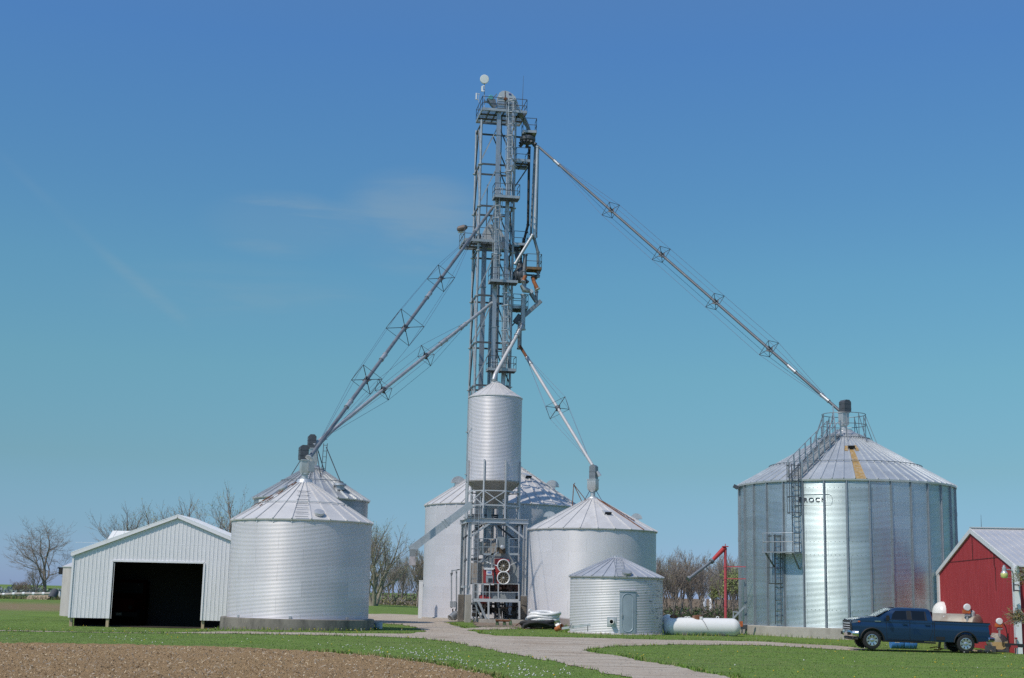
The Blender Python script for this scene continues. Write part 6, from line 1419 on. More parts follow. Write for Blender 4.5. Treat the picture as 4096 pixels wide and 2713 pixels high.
# dead strip of straw on the bank at far left
sp = g.n('ShaderNodeSeparateXYZ'); g.t.links.new(co, sp.inputs[0])
band = g.math('MULTIPLY', g.math('MULTIPLY', g.ramp(sp.outputs[1], 104, 110), g.ramp(sp.outputs[1], 132, 122)), g.ramp(sp.outputs[0], -24, -30)); c = g.mix(g.math('MULTIPLY', band, g.ramp(n2, .2, .6, .5, 1.)), c, (.26, .195, .115))
far = g.math('MULTIPLY', g.ramp(sp.outputs[1], 150, 160), g.ramp(sp.outputs[0], 4, 14)); c = g.mix(far, c, (.20, .145, .095))
g.bump(g.math('ADD', n3, g.math('MULTIPLY', g.noise(co, 26, 3), .6)), .9, .06)
LAWN = g.fin(c, .9, 0, .15)
tag(npmesh('lawn_ground', vs, np.stack([b, b + 1, b + nx + 1, b + nx], 1), LAWN), 'mown lawn and far fields', None, None, 'structure')
def sheet(name, test, dx, dy, zoff, mat_, bbox, extra=None, kind='structure'):
    xs = np.arange(bbox[0], bbox[1], dx); ys = np.arange(bbox[2], bbox[3], dy); X, Y = np.meshgrid(xs, ys); nx = len(xs)
    i, j = np.meshgrid(np.arange(nx - 1), np.arange(len(ys) - 1)); cx = xs[i] + dx / 2; cy = ys[j] + dy / 2
    keep = test(cx, cy).ravel(); b = (j * nx + i).ravel()[keep]; Z = hgt(X, Y) + zoff
    if extra is not None: Z = Z + extra(X, Y)
    f = np.stack([b, b + 1, b + nx + 1, b + nx], 1); used, inv = np.unique(f, return_inverse=True)
    v = np.stack([X, Y, Z], -1).reshape(-1, 3)[used]; return tag(npmesh(name, v, inv.reshape(-1, 4), mat_), None, None, None, kind)
g = NT('pale_gravel'); co = g.coord('Object'); n1 = g.noise(g.coord('Object', (.5, .25, 1)), .9, 6, .65); n2 = g.noise(co, 14, 5, .75); n3 = g.noise(g.coord('Object', (.22, 1.6, 1)), 1.0, 5, .65)
c = g.mix(g.ramp(n2, .3, .7), (.33, .285, .235), (.62, .55, .46)); c = g.mix(g.ramp(n1, .40, .72, 0, .55), c, (.38, .30, .23)); c = g.mix(g.ramp(n3, .48, .66, 0, .8), c, (.235, .175, .12)); c = g.mix(g.ramp(g.noise(co, 3.2, 6, .7), .66, .74, 0, .5), c, (.11, .13, .045))
g.bump(n2, .7, .04); GRAVEL = g.fin(c, .95, 0, .1)
sheet('gravel_drive', in_drive, .11, .13, .014, GRAVEL, (-60, 45, 26, 130), lambda X, Y: .018 * (fbm(X * 2.2, Y * 2.2, 3, 3) - .5))
g = NT('bare_dirt'); co = g.coord('Object'); n1 = g.noise(co, 2.2, 6, .7); n2 = g.noise(co, 22, 4, .7)
c = g.mix(g.ramp(n1, .3, .7), (.17, .125, .095), (.30, .24, .19)); c = g.mix(g.ramp(n2, .5, .75, 0, .6), c, (.36, .32, .27)); c = g.mix(g.ramp(g.noise(co, 1.4, 6, .7), .58, .70, 0, .7), c, (.10, .14, .04)); g.bump(n2, .8, .05)
sheet('dirt_patch', in_pad, .22, .3, .010, g.fin(c, .95, 0, .1), (-14, 20, 78, 110), lambda X, Y: .05 * (fbm(X * 2, Y * 2, 9, 3) - .4))
# ploughed field with real clods
def clods(X, Y): return .075 * (fbm(X * 5.5, Y * 5.5, 61, 3) - .45) + .05 * (fbm(X * 16, Y * 14, 71, 2) - .45) + .04 * (fbm(X * .5, Y * .5, 77, 2) - .5)
g = NT('ploughed_soil'); co = g.coord('Object'); n1 = g.noise(co, 5, 6, .7); n2 = g.noise(co, 24, 5, .75); n0 = g.noise(co, .35, 3)
c = g.mix(g.ramp(n2, .38, .63), (.235, .150, .075), (.70, .47, .25)); c = g.mix(g.ramp(n1, .42, .68, 0, .6), c, (.45, .305, .16)); c = g.mix(g.ramp(n0, .4, .7, 0, .3), c, (.30, .20, .12)); g.bump(n2, 1.0, .09)
sheet('ploughed_field', in_field, .075, .095, .02, g.fin(c, .95, 0, .1), (-26, 4, 24, 50), clods)
# --- vegetation litter: blades, puffs, straw
def blades(name, n, bbox, test, h0, h1, w, mats, seed, lean=.5, dens=None, kind='stuff', label=None):
    r = np.random.default_rng(seed); x = r.uniform(bbox[0], bbox[1], n); y = bbox[2] + (bbox[3] - bbox[2]) * r.random(n) ** 1.25
    k = test(x, y)
    if dens is not None: k &= r.random(n) < dens(x, y)
    x, y = x[k], y[k]; n = len(x); z = hgt(x, y); a = r.uniform(0, 2 * np.pi, n); h = r.uniform(h0, h1, n) * (.6 + .8 * fbm(x * .7, y * .5, seed, 3)); L = lean * h
    dxx, dyy = np.cos(a), np.sin(a); p = np.stack([x, y, z], -1); s = np.stack([-dyy, dxx, np.zeros(n)], -1) * (w / 2)[:, None] if isinstance(w, np.ndarray) else np.stack([-dyy, dxx, np.zeros(n)], -1) * (w / 2)
    t = p + np.stack([dxx * L, dyy * L, h], -1)
    v = np.concatenate([p - s, p + s, t + s * .25, t - s * .25], 0); f = np.stack([np.arange(n), np.arange(n) + n, np.arange(n) + 2 * n, np.arange(n) + 3 * n], 1)
    return tag(npmesh(name, v, f, mats, midx=r.integers(0, len(mats), n), smooth=False), label, None, None, kind)
GB = [mk('grass_blade_' + nm, c, 1., 0, .2, .6, spec=.0, rvar=0) for nm, c in (('deep', (.085, .165, .025)), ('mid', (.125, .225, .038)), ('pale', (.18, .275, .062)), ('dry', (.27, .245, .11)))]
def vis(x, y): return (np.abs(x) < .40 * y + 3)
def lawn_ok(x, y): return ~in_drive(x, y) & ~in_field(x, y) & ~in_pad(x, y) & vis(x, y)
def off_build(x, y):
    k = np.ones(x.shape, bool)
    for c, R in ((cA, 4.1), (cC, 6.6), (cD, 4.7), (cE, 2.8), (cF, 6.9)): k &= (x - c[0]) ** 2 + (y - c[1]) ** 2 > R * R
    k &= ~((x > xl) & (x < xr) & (y > YSH + .1) & (y < YSH + LEN)); k &= ~((x > XG) & (y > 59.1)); return k
blades('lawn_grass', 200000, (-32, 32, 27, 100), lambda x, y: lawn_ok(x, y) & off_build(x, y), .010, .024, .024, [GB[0], GB[1], GB[1], GB[2], GB[2], GB[3]], 5, .7)
def near_edge(x, y): # tall tufts hugging walls, tanks and the field edge
    k = np.zeros(x.shape, bool)
    for c, R in ((cA, 4.05), (cD, 4.65), (cE, 2.78), (cF, 6.82)):
        d = np.hypot(x - c[0], y - c[1]) - R; k |= (d > 0) & (d < .28)
    k |= (x > 9.3) & (x < 12.3) & (y > 78.4) & (y < 79.3)
    return k & ~in_drive(x, y)
blades('tall_grass', 150000, (-20, 32, 60, 104), near_edge, .07, .20, .03, [GB[0], GB[1], GB[2], GB[3]], 9, .45)
def field_edge(x, y):
    a = in_field(x, y); return ~a & (in_field(x, y - .35) | in_field(x - .3, y - .2))
blades('verge_grass', 160000, (-24, 4, 28, 48), field_edge, .05, .14, .03, [GB[1], GB[2], GB[3], GB[3]], 12, .6)
def bank(x, y): return (x < -26) & (y > 143) & (y < 147)
blades('bank_weeds', 9000, (-62, -40, 141, 150), bank, .08, .40, .07, [mk('dead_weed', (.16, .11, .075), .9, 0, .3, 2), GB[3], mk('weed_green', (.07, .14, .04), .8, 0, .2)], 14, .3)
def drive_edge(x, y):
    a = in_drive(x, y) | in_field(x, y); return ~a & vis(x, y) & (in_drive(x, y - .5) | in_drive(x - .35, y) | in_drive(x, y + .45))
blades('verge_grass', 260000, (-30, 26, 28, 95), drive_edge, .04, .12, .03, [GB[0], GB[0], GB[1], GB[2], GB[3]], 16, .6)
# crop residue on the field
r = np.random.default_rng(21); n = 17000; x = r.uniform(-24, 3, n); y = 27 + 21 * r.random(n) ** 1.3; k = in_field(x, y); x, y = x[k], y[k]; n = len(x); z = hgt(x, y) + clods(x, y) + .035 + r.uniform(0, .02, n); a = r.uniform(0, 2 * np.pi, n); L = r.uniform(.015, .07, n) * (1 + 1.2 * (r.random(n) < .04)); w = r.uniform(.004, .012, n)
d = np.stack([np.cos(a) * L, np.sin(a) * L, r.uniform(-.03, .05, n)], -1); s = np.stack([-np.sin(a) * w, np.cos(a) * w, r.uniform(-.004, .012, n)], -1); p = np.stack([x, y, z], -1)
v = np.concatenate([p - s, p + s, p + d + s, p + d - s], 0); ix = np.arange(n); tag(npmesh('crop_residue', v, np.stack([ix, ix + n, ix + 2 * n, ix + 3 * n], 1), [mk('straw_pale', (.50, .40, .27), .9, 0, .15, 3), mk('straw_brown', (.32, .22, .13), .9, 0, .2, 3), mk('straw_grey', (.36, .31, .25), .9, 0, .2, 3)], midx=r.integers(0, 3, n), smooth=False), None, None, None, 'stuff')
# dandelion clocks and yellow flowers
def dots(name, n, bbox, test, r0, r1, h0, h1, mat_, seed, dens):
    r = np.random.default_rng(seed); x = r.uniform(bbox[0], bbox[1], n); y = r.uniform(bbox[2], bbox[3], n); k = test(x, y) & (r.random(n) < dens(x, y)); x, y = x[k], y[k]; n = len(x)
    z = hgt(x, y) + r.uniform(h0, h1, n); R = r.uniform(r0, r1, n); o = np.array([[1, 0, 0], [-1, 0, 0], [0, 1, 0], [0, -1, 0], [0, 0, 1], [0, 0, -1]], float)
    v = (np.stack([x, y, z], -1)[:, None] + o[None] * R[:, None, None]).reshape(-1, 3); ff = np.array([[0, 2, 4], [2, 1, 4], [1, 3, 4], [3, 0, 4], [2, 0, 5], [1, 2, 5], [3, 1, 5], [0, 3, 5]]); f = (ff[None] + (np.arange(n) * 6)[:, None, None]).reshape(-1, 3)
    tag(npmesh(name, v, f, mat_, nper=3, smooth=True), None, None, None, 'stuff')
ok = lambda x, y: lawn_ok(x, y) & off_build(x, y)
def dpuff(x, y):
    c = sstep(.50, .66, fbm(x * .33, y * .22, 90, 3)); return np.clip(c * sstep(56, 44, y) * sstep(6, -1, x), 0, 1) * .62 + .008
PUFF = mk('dandelion_clock', (.58, .58, .52), .95, 0, .1, 9)
dots('dandelion_clocks', 20000, (-22, 22, 28, 75), ok, .014, .030, .08, .17, PUFF, 33, dpuff)
YEL = mk('dandelion_flower', (.62, .46, .03), .8, 0, .1, 9)
def dyel(x, y):
    c = sstep(.56, .70, fbm(x * .45, y * .3, 120, 3)); k = .02 + .06 * c
    k = k + .55 * ((np.abs(np.hypot(x - cA[0], y - cA[1]) - 4.6) < .5) & (x > -14.5)) + .6 * ((np.hypot(x - cF[0], y - cF[1]) - 7.0 < .55) & (x > cF[0] - 2.2)) + .5 * ((np.abs(np.hypot(x - cE[0], y - cE[1]) - 3.0) < .25) & (x < cE[0]))
    return k
dots('dandelion_flowers', 16000, (-24, 26, 30, 100), ok, .016, .030, .05, .12, YEL, 35, dyel)
# stones on the drive
r = np.random.default_rng(3)
dots('loose_gravel', 15000, (-12, 24, 28, 100), lambda x, y: in_drive(x, y) & vis(x, y), .008, .024, .012, .02, mk('loose_stone', (.34, .31, .275), .95, 0, .35, 5), 38, lambda x, y: np.ones(x.shape))

# ================================================================== bare trees
BARK = mk('grey_brown_bark', (.24, .205, .175), .95, 0, .3, 2.5, (.17, .16, .13), .3, 1.2)
BARKP = mk('pale_ridged_bark', (.30, .27, .21), .95, 0, .25, 2.5, (.09, .08, .07), .4, 1.2)
TWIG = mk('dark_twig', (.29, .25, .23), .95, 0, .2, 1)
BUDS = {'olive': mk('olive_bud', (.32, .34, .15), .9, 0, .2, 3), 'tan': mk('tan_bud', (.36, .29, .18), .9, 0, .2, 3), 'green': mk('fresh_green_leaf', (.30, .36, .13), .8, 0, .2, 3), 'rust': mk('rusty_bud', (.30, .19, .13), .9, 0, .2, 3)}
def make_tree(name, seed, Ht, spread=.55, trunk_r=None, stems=1, upright=.35, buds='tan', nbud=.5, levels=5, kids=(2, 3), bark=None, twig_r=.008, first=.30, ratio=.72, budsize=.07, lean0=.2, trunk_f=.34, droop=0., wobble=.13):
    """tapered trunk and limbs (first mesh), twigs and opening buds (second mesh)"""
    rnd = random.Random(seed); T_ = MB(); C_ = MB(); tr = trunk_r or Ht * .020
    def seg(p, d, L, r, lev):
        n = 4 if lev < 2 else (3 if lev < 4 else 2); pts = [V(p)]; q = V(p); dd = V(d); rs = [r]; end = max(twig_r * .6, r * (.62 if lev < 3 else .45))
        for k in range(n):
            wob = wobble if lev else .06
            dd = (dd + V((rnd.gauss(0, wob), rnd.gauss(0, wob), rnd.gauss(0, wob * .7) + (upright * .16 if lev else .02) - droop * (lev >= 3)))).normalized()
            q = q + dd * (L / n); pts.append(q.copy()); rs.append(r + (end - r) * (k + 1) / n)
        (T_ if lev < 3 else C_).path(pts, rs, 8 if lev == 0 else (6 if lev == 1 else (4 if lev == 2 else 3)), caps=False)
        if lev >= levels:
            if rnd.random() < nbud:
                for _ in range(2):
                    c = pts[rnd.randint(1, len(pts) - 1)]; s = budsize * rnd.uniform(.5, 1.2); a = V((rnd.gauss(0, 1), rnd.gauss(0, 1), rnd.gauss(0, 1))).normalized(); b = a.cross(V((rnd.gauss(0, 1), .3, rnd.gauss(0, 1)))).normalized()
                    C_.add([c, c + a * s + b * s * .4, c + a * s * 1.7, c + a * s - b * s * .4], [(0, 1, 2, 3)], 1)
            return
        nk = rnd.randint(*kids) + (2 if lev == 0 else 0); ph = rnd.uniform(0, 6.28)
        for k in range(nk):
            lo = first if lev == 0 else .30
            f = min(lo + (1 - lo) * ((k + .2 + rnd.random() * .6) / nk), .985)
            i = f * n; i0 = int(i); c = pts[i0].lerp(pts[min(n, i0 + 1)], i - i0); ax = (pts[min(n, i0 + 1)] - pts[i0]).normalized()
            ph += 2.4 + rnd.uniform(-.5, .5); sd = V((math.cos(ph), math.sin(ph), rnd.uniform(-.2, .3))); sd = (sd - ax * sd.dot(ax)); sd = sd.normalized() if sd.length > .1 else V((1, 0, 0))
            sp = spread * rnd.uniform(.75, 1.3) * (1.2 - .35 * f if lev == 0 else 1); nd = (ax * math.cos(sp) + sd * math.sin(sp)).normalized()
            ll = L * ratio * rnd.uniform(.8, 1.15) * (1.25 - .4 * f if lev == 0 else 1.0 - .15 * f)
            seg(c, nd, ll, max(twig_r, (r + (end - r) * f) * rnd.uniform(.5, .68)), lev + 1)
        ax = (pts[-1] - pts[-2]).normalized(); sd = V((rnd.gauss(0, 1), rnd.gauss(0, 1), .2)).normalized(); seg(pts[-1], (ax + sd * .3).normalized(), L * ratio * rnd.uniform(.85, 1.1), max(twig_r, end * .95), lev + 1)
    for s in range(stems):
        a = 2 * math.pi * s / max(1, stems) + rnd.random(); ln = 0 if stems == 1 else lean0
        seg(V((math.cos(a) * ln * .6, math.sin(a) * ln * .6, -.2)), V((ln * math.cos(a), ln * math.sin(a), 1)).normalized(), Ht * trunk_f * rnd.uniform(.85, 1.1), tr * (1 if s == 0 else .75), 0)
    t = thing(name, 'tree', 'tree', (0, 0, 0)); T_.build('trunk', bark or BARK, t, ang=0); C_.build('crown', [TWIG, BUDS[buds]], t, ang=0)
    zz = sorted(v[2] for v in C_.v); t['_h'] = zz[int(len(zz) * .997)]; return t
def place(t, px, py, Y, topy, label, group=None, rz=0., copy=True, sx=1.0, zb=None):
    o = copy_tree(t) if copy else t
    b = P(px, py, Y); z = H(b.x, Y) if zb is None else zb; zt = P(px, topy, Y).z; s = (zt - z) / t['_h']
    o.location = (b.x, Y, z); o.scale = (s * sx, s * sx, s); o.rotation_euler = (0, 0, rz); o['label'] = label
    if group: o['group'] = group
    elif 'group' in o: del o['group']
    return o
tA = make_tree('bare_tree', 3, 10, .85, .24, 1, .22, 'rust', .10, 6, (2, 3), twig_r=.010, first=.30, ratio=.74, trunk_f=.36, wobble=.15)
tB = make_tree('budding_tree', 8, 11, .50, .26, 2, .45, 'tan', .8, 5, (2, 3), twig_r=.008)
tC = make_tree('budding_tree', 15, 12, .52, .24, 1, .55, 'olive', .7, 5, (2, 3), twig_r=.008, first=.35, trunk_f=.33)
tD = make_tree('wood_tree', 22, 12, .42, .21, 1, .6, 'tan', .30, 5, (3, 3), twig_r=.012, first=.45, budsize=.10, trunk_f=.42, ratio=.66)
tE = make_tree('wood_tree', 27, 12, .48, .20, 1, .5, 'olive', .35, 5, (2, 4), twig_r=.012, first=.40, budsize=.10, trunk_f=.40, ratio=.66)
tF = make_tree('wood_tree', 31, 12, .42, .15, 1, .6, 'green', .9, 5, (3, 3), twig_r=.012, first=.40, budsize=.22, trunk_f=.36)
tG = make_tree('leaning_tree', 44, 10, .55, .32, 3, .50, 'olive', .95, 5, (2, 3), bark=BARKP, twig_r=.008, lean0=.36, trunk_f=.36)
tS = make_tree('young_tree', 50, 4, .60, .07, 4, .35, 'rust', .4, 5, (2, 3), twig_r=.008, lean0=.42, trunk_f=.36)
# far left group
place(tA, 180, 2372, 178, 2078, 'large bare spreading tree standing alone at far left', None, .4, False, 1.02)
place(tB, 140, 2372, 176, 2252, 'low twiggy tree just left of the large bare trunk', None, 1.0, True, 1.1)
place(tS, 85, 2374, 176, 2320, 'lowest leftmost twiggy bush at far left', None, 2.2, False, 1.2)

# behind the shed
for k, (px, top, Y, lab, t0, rz, first_) in enumerate(((900, 1936, 150, 'tallest bare tree behind the shed, next to the front left bin', tC, .3, True), (1020, 1975, 165, 'treetop showing just left of the grey bin roof', tC, 4.0, False), (690, 1995, 162, 'budding tree rising behind the shed ridge', tB, .8, True), (610, 2010, 158, 'budding tree left of the shed ridge', tC, 1.7, False), (555, 2030, 170, 'sparse treetop behind the white barn roof', tB, 3.1, False), (505, 2075, 160, 'leftmost low treetop behind the white barn', tC, 2.6, False), (740, 2065, 150, 'low olive tree just right of the shed ridge', tE, 2.6, True))):
    place(t0, px, 2360, Y, top, lab, 'trees behind the white shed', rz, not first_)
# between the left bins and the wide bin
place(tG, 1492, 2418, 152, 2088, 'big leaning tree with several trunks right of the front left bin', None, 2.3, False)
rr = random.Random(5)
LW = 'thin bare tree in the wood edge between the silver bins'
for k in range(15):
    px = 1510 + k * 15 + rr.uniform(-8, 8); top = rr.uniform(2205, 2315) - (35 if px > 1640 else 0); Y = rr.uniform(170, 205)
    place((tD, tE)[k % 2], px, 2425, Y, top, LW, 'thin trees in the left wood edge', rr.uniform(0, 6), not (k == 0), .9)
place(tD, 1668, 2425, 160, 2196, 'taller dark tree in the wood edge close to the wide bin', None, 1.1, True)
# wood on the right
RW = 'bare brown tree in the wood between doored bin and large bin'
for k in range(26):
    px = 2610 + k * 14.5 + rr.uniform(-9, 9); top = 2190 + rr.uniform(-8, 55) + (22 if px > 2760 else 0); Y = rr.uniform(190, 245)
    place((tD, tE, tD)[k % 3], px, 2470, Y, top, RW, 'trees of the right hand wood', rr.uniform(0, 6), True, .95)
place(tF, 2935, 2468, 196, 2268, 'fresh green leafing tree behind the red auger pipe', None, .4, False)
place(tF, 2868, 2468, 215, 2310, 'smaller fresh green tree left of the red auger pipe', None, 2.4, True)
place(tC, 2690, 2470, 200, 2232, 'tallest pale green tinted tree in the right hand wood', None, 2.4, True)
# undergrowth and far tree line
def brush(name, n, xr_, yr, h0, h1, mats, seed, w=.25):
    r = np.random.default_rng(seed); x = r.uniform(*xr_, n); y = r.uniform(*yr, n); z = hgt(x, y); hh = r.uniform(h0, h1, n) * (.4 + 1.0 * fbm(x * .25, y * .25, seed, 3)); u = r.random(n); c = np.stack([x, y, z + hh * u], -1)
    a = r.normal(size=(n, 3)); a /= np.linalg.norm(a, axis=1)[:, None]; b = np.cross(a, r.normal(size=(n, 3))); b /= np.linalg.norm(b, axis=1)[:, None]; s = (w * r.uniform(.4, 1.2, n))[:, None]
    v = np.concatenate([c - a * s, c + b * s * .3, c + a * s, c - b * s * .3], 0); i = np.arange(n); tag(npmesh(name, v, np.stack([i, i + n, i + 2 * n, i + 3 * n], 1), mats, midx=r.integers(0, len(mats), n), smooth=False), None, None, None, 'stuff')
BR1 = mk('brown_brush', (.20, .16, .125), .95, 0, .25, .5); BR2 = mk('grey_brush', (.23, .21, .19), .95, 0, .25, .5); BR3 = mk('green_brush', (.055, .11, .028), .9, 0, .25, .5); BR4 = mk('dark_brush', (.09, .08, .065), .95, 0, .25, .5)
brush('wood_undergrowth', 16000, (18, 48), (185, 215), .3, 2.2, [BR3, BR3, BR4, BR1], 61, .22)
brush('wood_undergrowth', 1800, (18, 50), (225, 260), .5, 4.0, [BR1, BR2, BR4], 62, .22)
brush('wood_undergrowth', 2600, (-20, -8), (172, 215), .2, 2.4, [BR1, BR2, BR1, BR4], 63, .24)
brush('wood_undergrowth', 5000, (-20, -8), (163, 172), .05, .9, [BR1, BR2, GB[3]], 64, .2)
brush('far_tree_line', 9000, (-260, -160), (560, 620), 1, 3.4, [mk('far_hazy_wood', (.22, .25, .27), .95, 0, .15, .1), mk('far_hazy_green', (.20, .26, .20), .95, 0, .15, .1)], 65, 1.6)
# two pale silos far beyond the wood
for px, lab in ((2815, 'left of two pale far silos seen between the trunks'), (2847, 'right of two pale far silos seen between the trunks')):
    p = P(px, 2445, 330); t = thing('far_silo', lab, 'silo', (p.x, 330, H(p.x, 330)), 'far pale silos'); z1 = P(px, 2402, 330).z; m = MB(); m.lathe([(.62, H(p.x, 330) - .5), (.62, z1)], 16, (p.x, 330, 0)); m.build('wall', WHITEP, t); m = MB(); m.lathe([(.66, z1), (.3, z1 + .5), (.02, z1 + .6)], 16, (p.x, 330, 0)); m.build('roof', WHITEP, t)
# leafing shrub at the right edge, in front of the barn corner
def shrub(px, py, Y, r, n, label, seed, mats):
    rnd = random.Random(seed); c = P(px, py, Y); t = thing('leafing_tree', label, 'tree', (P(4160, 2620, Y).x, Y, -.1), 'leafing branches at the right edge'); S = MB(); C_ = MB(); base = V((P(4160, 2620, Y).x, Y, -.1)); 
    j = base.lerp(c, .5) + V((.25, 0, .2)); S.path([base, j, c + V((r * .5, 0, -.1))], [.09, .06, .03], 6)
    for k in range(n):
        e = c + V((rnd.gauss(0, r * .45), rnd.gauss(0, r * .4), rnd.gauss(0, r * .33))); s = c + V((r * .6 * rnd.random(), rnd.gauss(0, .1), rnd.gauss(0, .1))); S.path([s, s.lerp(e, .5) + V((0, 0, .04)), e], [.012, .008, .004], 3, caps=False)
        for q in range(9):
            p = s.lerp(e, rnd.uniform(.3, 1.05)) + V((rnd.gauss(0, .05), rnd.gauss(0, .05), rnd.gauss(0, .05))); a = V((rnd.gauss(0, 1), rnd.gauss(0, 1), rnd.gauss(0, .6))).normalized() * rnd.uniform(.02, .05); b = a.cross(V((rnd.gauss(0, 1), 1, rnd.gauss(0, 1)))).normalized() * .014
            C_.add([p, p + a + b, p + a * 2, p + a - b], [(0, 1, 2, 3)], rnd.randint(0, len(mats) - 1))
    S.build('trunk', TWIG, t, ang=0); C_.build('crown', mats, t, ang=0)
LF = [mk('yellow_green_leaf', (.27, .26, .06), .8, 0, .2, 4), mk('amber_leaf', (.28, .17, .06), .8, 0, .2, 4), mk('olive_leaf', (.15, .17, .05), .8, 0, .2, 4)]
shrub(4062, 2466, 55.5, .52, 100, 'amber leafing branch before the red barn wall at right edge', 4, LF)
shrub(4108, 2310, 55.0, .62, 130, 'green leafing branch top right beside the yard lamp', 5, [LF[2], LF[0], LF[2]])

# ================================================================== sky, sun, camera
el, az = R_(52), R_(-45)
sd = V((math.sin(az) * math.cos(el), -math.cos(az) * math.cos(el), math.sin(el)))
w = bpy.data.worlds.new('World'); sc.world = w; w.use_nodes = True; nt = w.node_tree; nt.nodes.clear()
out = nt.nodes.new('ShaderNodeOutputWorld'); bg = nt.nodes.new('ShaderNodeBackground'); sky = nt.nodes.new('ShaderNodeTexSky'); sky.sky_type = 'NISHITA'; sky.sun_disc = False
sky.sun_elevation = el; sky.sun_rotation = math.atan2(sd.x, sd.y); sky.air_density = 1.0; sky.dust_density = .35; sky.ozone_density = 1.6; sky.altitude = 200
def wn(ty, **k):
    x = nt.nodes.new(ty)
    for a, b in k.items(): setattr(x, a, b)
    return x
L_ = nt.links.new
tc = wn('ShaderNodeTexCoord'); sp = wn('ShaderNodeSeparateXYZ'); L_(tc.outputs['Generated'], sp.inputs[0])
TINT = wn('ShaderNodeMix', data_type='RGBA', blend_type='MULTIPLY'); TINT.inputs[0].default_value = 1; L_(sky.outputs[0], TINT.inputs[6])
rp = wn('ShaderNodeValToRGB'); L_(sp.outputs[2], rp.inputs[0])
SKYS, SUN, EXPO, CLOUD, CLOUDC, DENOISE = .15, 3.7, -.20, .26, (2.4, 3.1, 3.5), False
_t = [(0.0, (.41, .60, 1.25)), (.0413, (.397, .613, .937)), (.0877, (.445, .67, .761)), (.1542, (.52, .846, .843)), (.2201, (.549, .941, .977)), (.2767, (.547, .946, 1.09)), (.3269, (.56, .965, 1.20)), (.3754, (.58, .985, 1.32)), (.48, (.85, 1.15, 1.42)), (.75, (1.15, 1.35, 1.5))]  # highest stops, overhead and out of view, brightened to add fill light
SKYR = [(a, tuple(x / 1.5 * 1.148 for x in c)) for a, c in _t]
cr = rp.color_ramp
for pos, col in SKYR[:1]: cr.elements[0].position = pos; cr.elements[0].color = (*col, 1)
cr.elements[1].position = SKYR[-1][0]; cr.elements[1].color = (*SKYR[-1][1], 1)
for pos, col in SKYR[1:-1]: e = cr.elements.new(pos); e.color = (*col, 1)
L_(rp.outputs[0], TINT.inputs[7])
# thin cirrus streaks
mp = wn('ShaderNodeMapping'); mp.inputs['Rotation'].default_value = (0, R_(-24), 0); mp.inputs['Scale'].default_value = (2.2, 1, 16); L_(tc.outputs['Generated'], mp.inputs[0])
nz = wn('ShaderNodeTexNoise'); nz.inputs['Scale'].default_value = 2.6; nz.inputs['Detail'].default_value = 8; nz.inputs['Roughness'].default_value = .6; nz.inputs['Distortion'].default_value = .4; L_(mp.outputs[0], nz.inputs[0])
def wm(op, a, b=None):
    x = wn('ShaderNodeMath', operation=op)
    for i, v in enumerate((a, b)):
        if v is None: continue
        if isinstance(v, (int, float)): x.inputs[i].default_value = v
        else: L_(v, x.inputs[i])
    return x.outputs[0]
def wr(v, a, b, lo=0, hi=1):
    x = wn('ShaderNodeMapRange'); x.interpolation_type = 'SMOOTHSTEP'; L_(v, x.inputs[0])
    for i, q in enumerate((a, b, lo, hi)): x.inputs[i + 1].default_value = q
    return x.outputs[0]
streak = wr(nz.outputs[0], .40, .70)
def blob(px, py, rx, rz):
    d = ray(px, py).normalized(); a = wm('DIVIDE', wm('SUBTRACT', sp.outputs[0], d.x), rx); b = wm('DIVIDE', wm('SUBTRACT', sp.outputs[2], d.z), rz)
    return wr(wm('ADD', wm('MULTIPLY', a, a), wm('MULTIPLY', b, b)), 0, 1, 1, 0)
cl = wm('ADD', wm('MULTIPLY', blob(1130, 900, .065, .026), 1.6), wm('MULTIPLY', blob(1660, 890, .065, .042), 1.1)); cl = wm('ADD', cl, wm('MULTIPLY', blob(980, 1190, .12, .028), .45))
cl = wm('MULTIPLY', cl, wm('ADD', streak, .18))
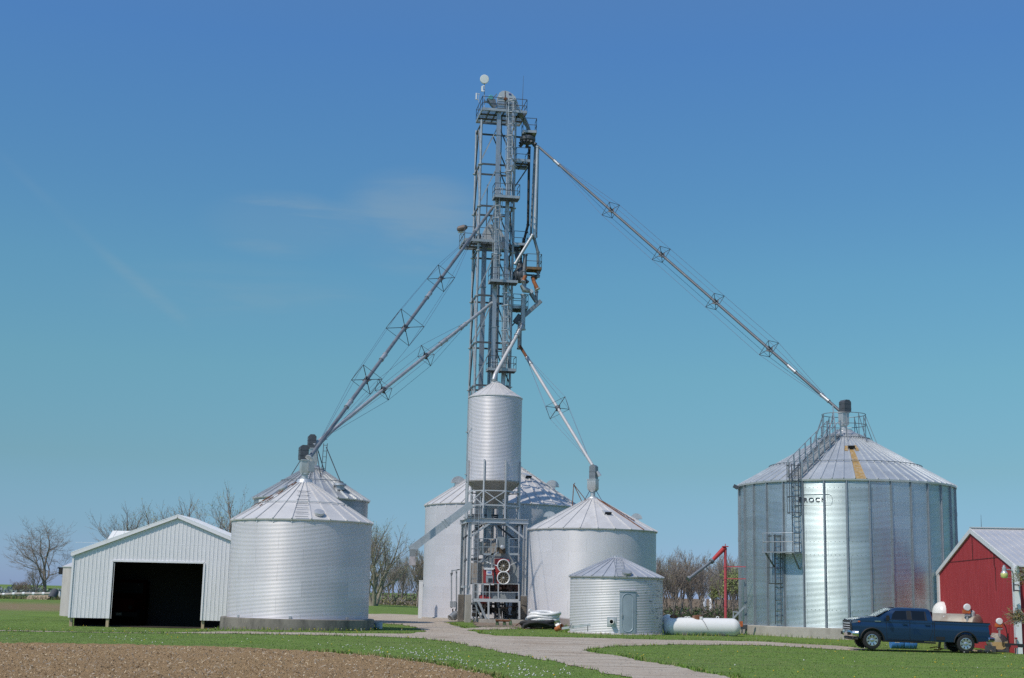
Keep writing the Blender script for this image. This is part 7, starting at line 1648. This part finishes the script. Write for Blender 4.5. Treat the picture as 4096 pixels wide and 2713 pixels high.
# old contrail: a curved thin line
d1, d2, d3 = ray(0, 620).normalized(), ray(430, 1030).normalized(), ray(730, 1275).normalized()
def line(a, b, wd, s):
    # distance of the view direction from the great-circle plane through a and b, windowed in azimuth
    n = a.cross(b).normalized(); dt = wn('ShaderNodeVectorMath', operation='DOT_PRODUCT'); L_(tc.outputs['Generated'], dt.inputs[0]); dt.inputs[1].default_value = n
    nn = wm('ADD', wm('ABSOLUTE', dt.outputs['Value']), wm('MULTIPLY', wm('SUBTRACT', nz.outputs[0], .5), wd * 1.2)); k = wr(nn, 0, wd, 1, 0)
    x0, x1 = min(a.x, b.x), max(a.x, b.x); k = wm('MULTIPLY', k, wm('MULTIPLY', wr(sp.outputs[0], x0 - .012, x0 + .012), wr(sp.outputs[0], x1 - .012, x1 + .012, 1, 0))); return wm('MULTIPLY', k, s)
tr = wm('ADD', line(d1, d2, .006, .16), line(d2, d3, .007, .6)); cl = wm('ADD', cl, wm('MULTIPLY', tr, wm('ADD', wr(nz.outputs[0], .35, .65), .4)))
cl = wm('MULTIPLY', cl, wr(sp.outputs[1], .2, .5))
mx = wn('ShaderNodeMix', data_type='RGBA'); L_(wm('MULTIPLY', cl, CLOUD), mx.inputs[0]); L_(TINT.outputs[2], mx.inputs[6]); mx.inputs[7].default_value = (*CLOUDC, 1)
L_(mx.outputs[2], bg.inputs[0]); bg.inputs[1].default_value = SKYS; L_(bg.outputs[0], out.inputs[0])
sl = bpy.data.lights.new('sun', 'SUN'); sl.energy = SUN; sl.angle = R_(.53); sl.color = (1, .925, .81)
so = bpy.data.objects.new('sun', sl); COL.objects.link(so); so.rotation_euler = sd.to_track_quat('Z', 'Y').to_euler(); so.location = (0, 0, 60)
cam = bpy.data.cameras.new('camera'); co_ = bpy.data.objects.new('camera', cam); COL.objects.link(co_); cam.sensor_width = 36; cam.sensor_fit = 'HORIZONTAL'; cam.lens = FPX / 4096 * 36; cam.clip_start = .5; cam.clip_end = 9000
Mx = Matrix((CR, CU, -CF)).transposed().to_4x4(); Mx.translation = CAM; co_.matrix_world = Mx; sc.camera = co_
sc.render.engine = 'CYCLES'; sc.view_settings.view_transform = 'Standard'; sc.view_settings.look = 'None'; sc.view_settings.exposure = EXPO; sc.view_settings.gamma = 1
sc.cycles.max_bounces = 6; sc.cycles.use_denoising = DENOISE; sc.cycles.sample_clamp_indirect = 3; sc.cycles.blur_glossy = 1.5
sc.render.resolution_x = 1024; sc.render.resolution_y = 678
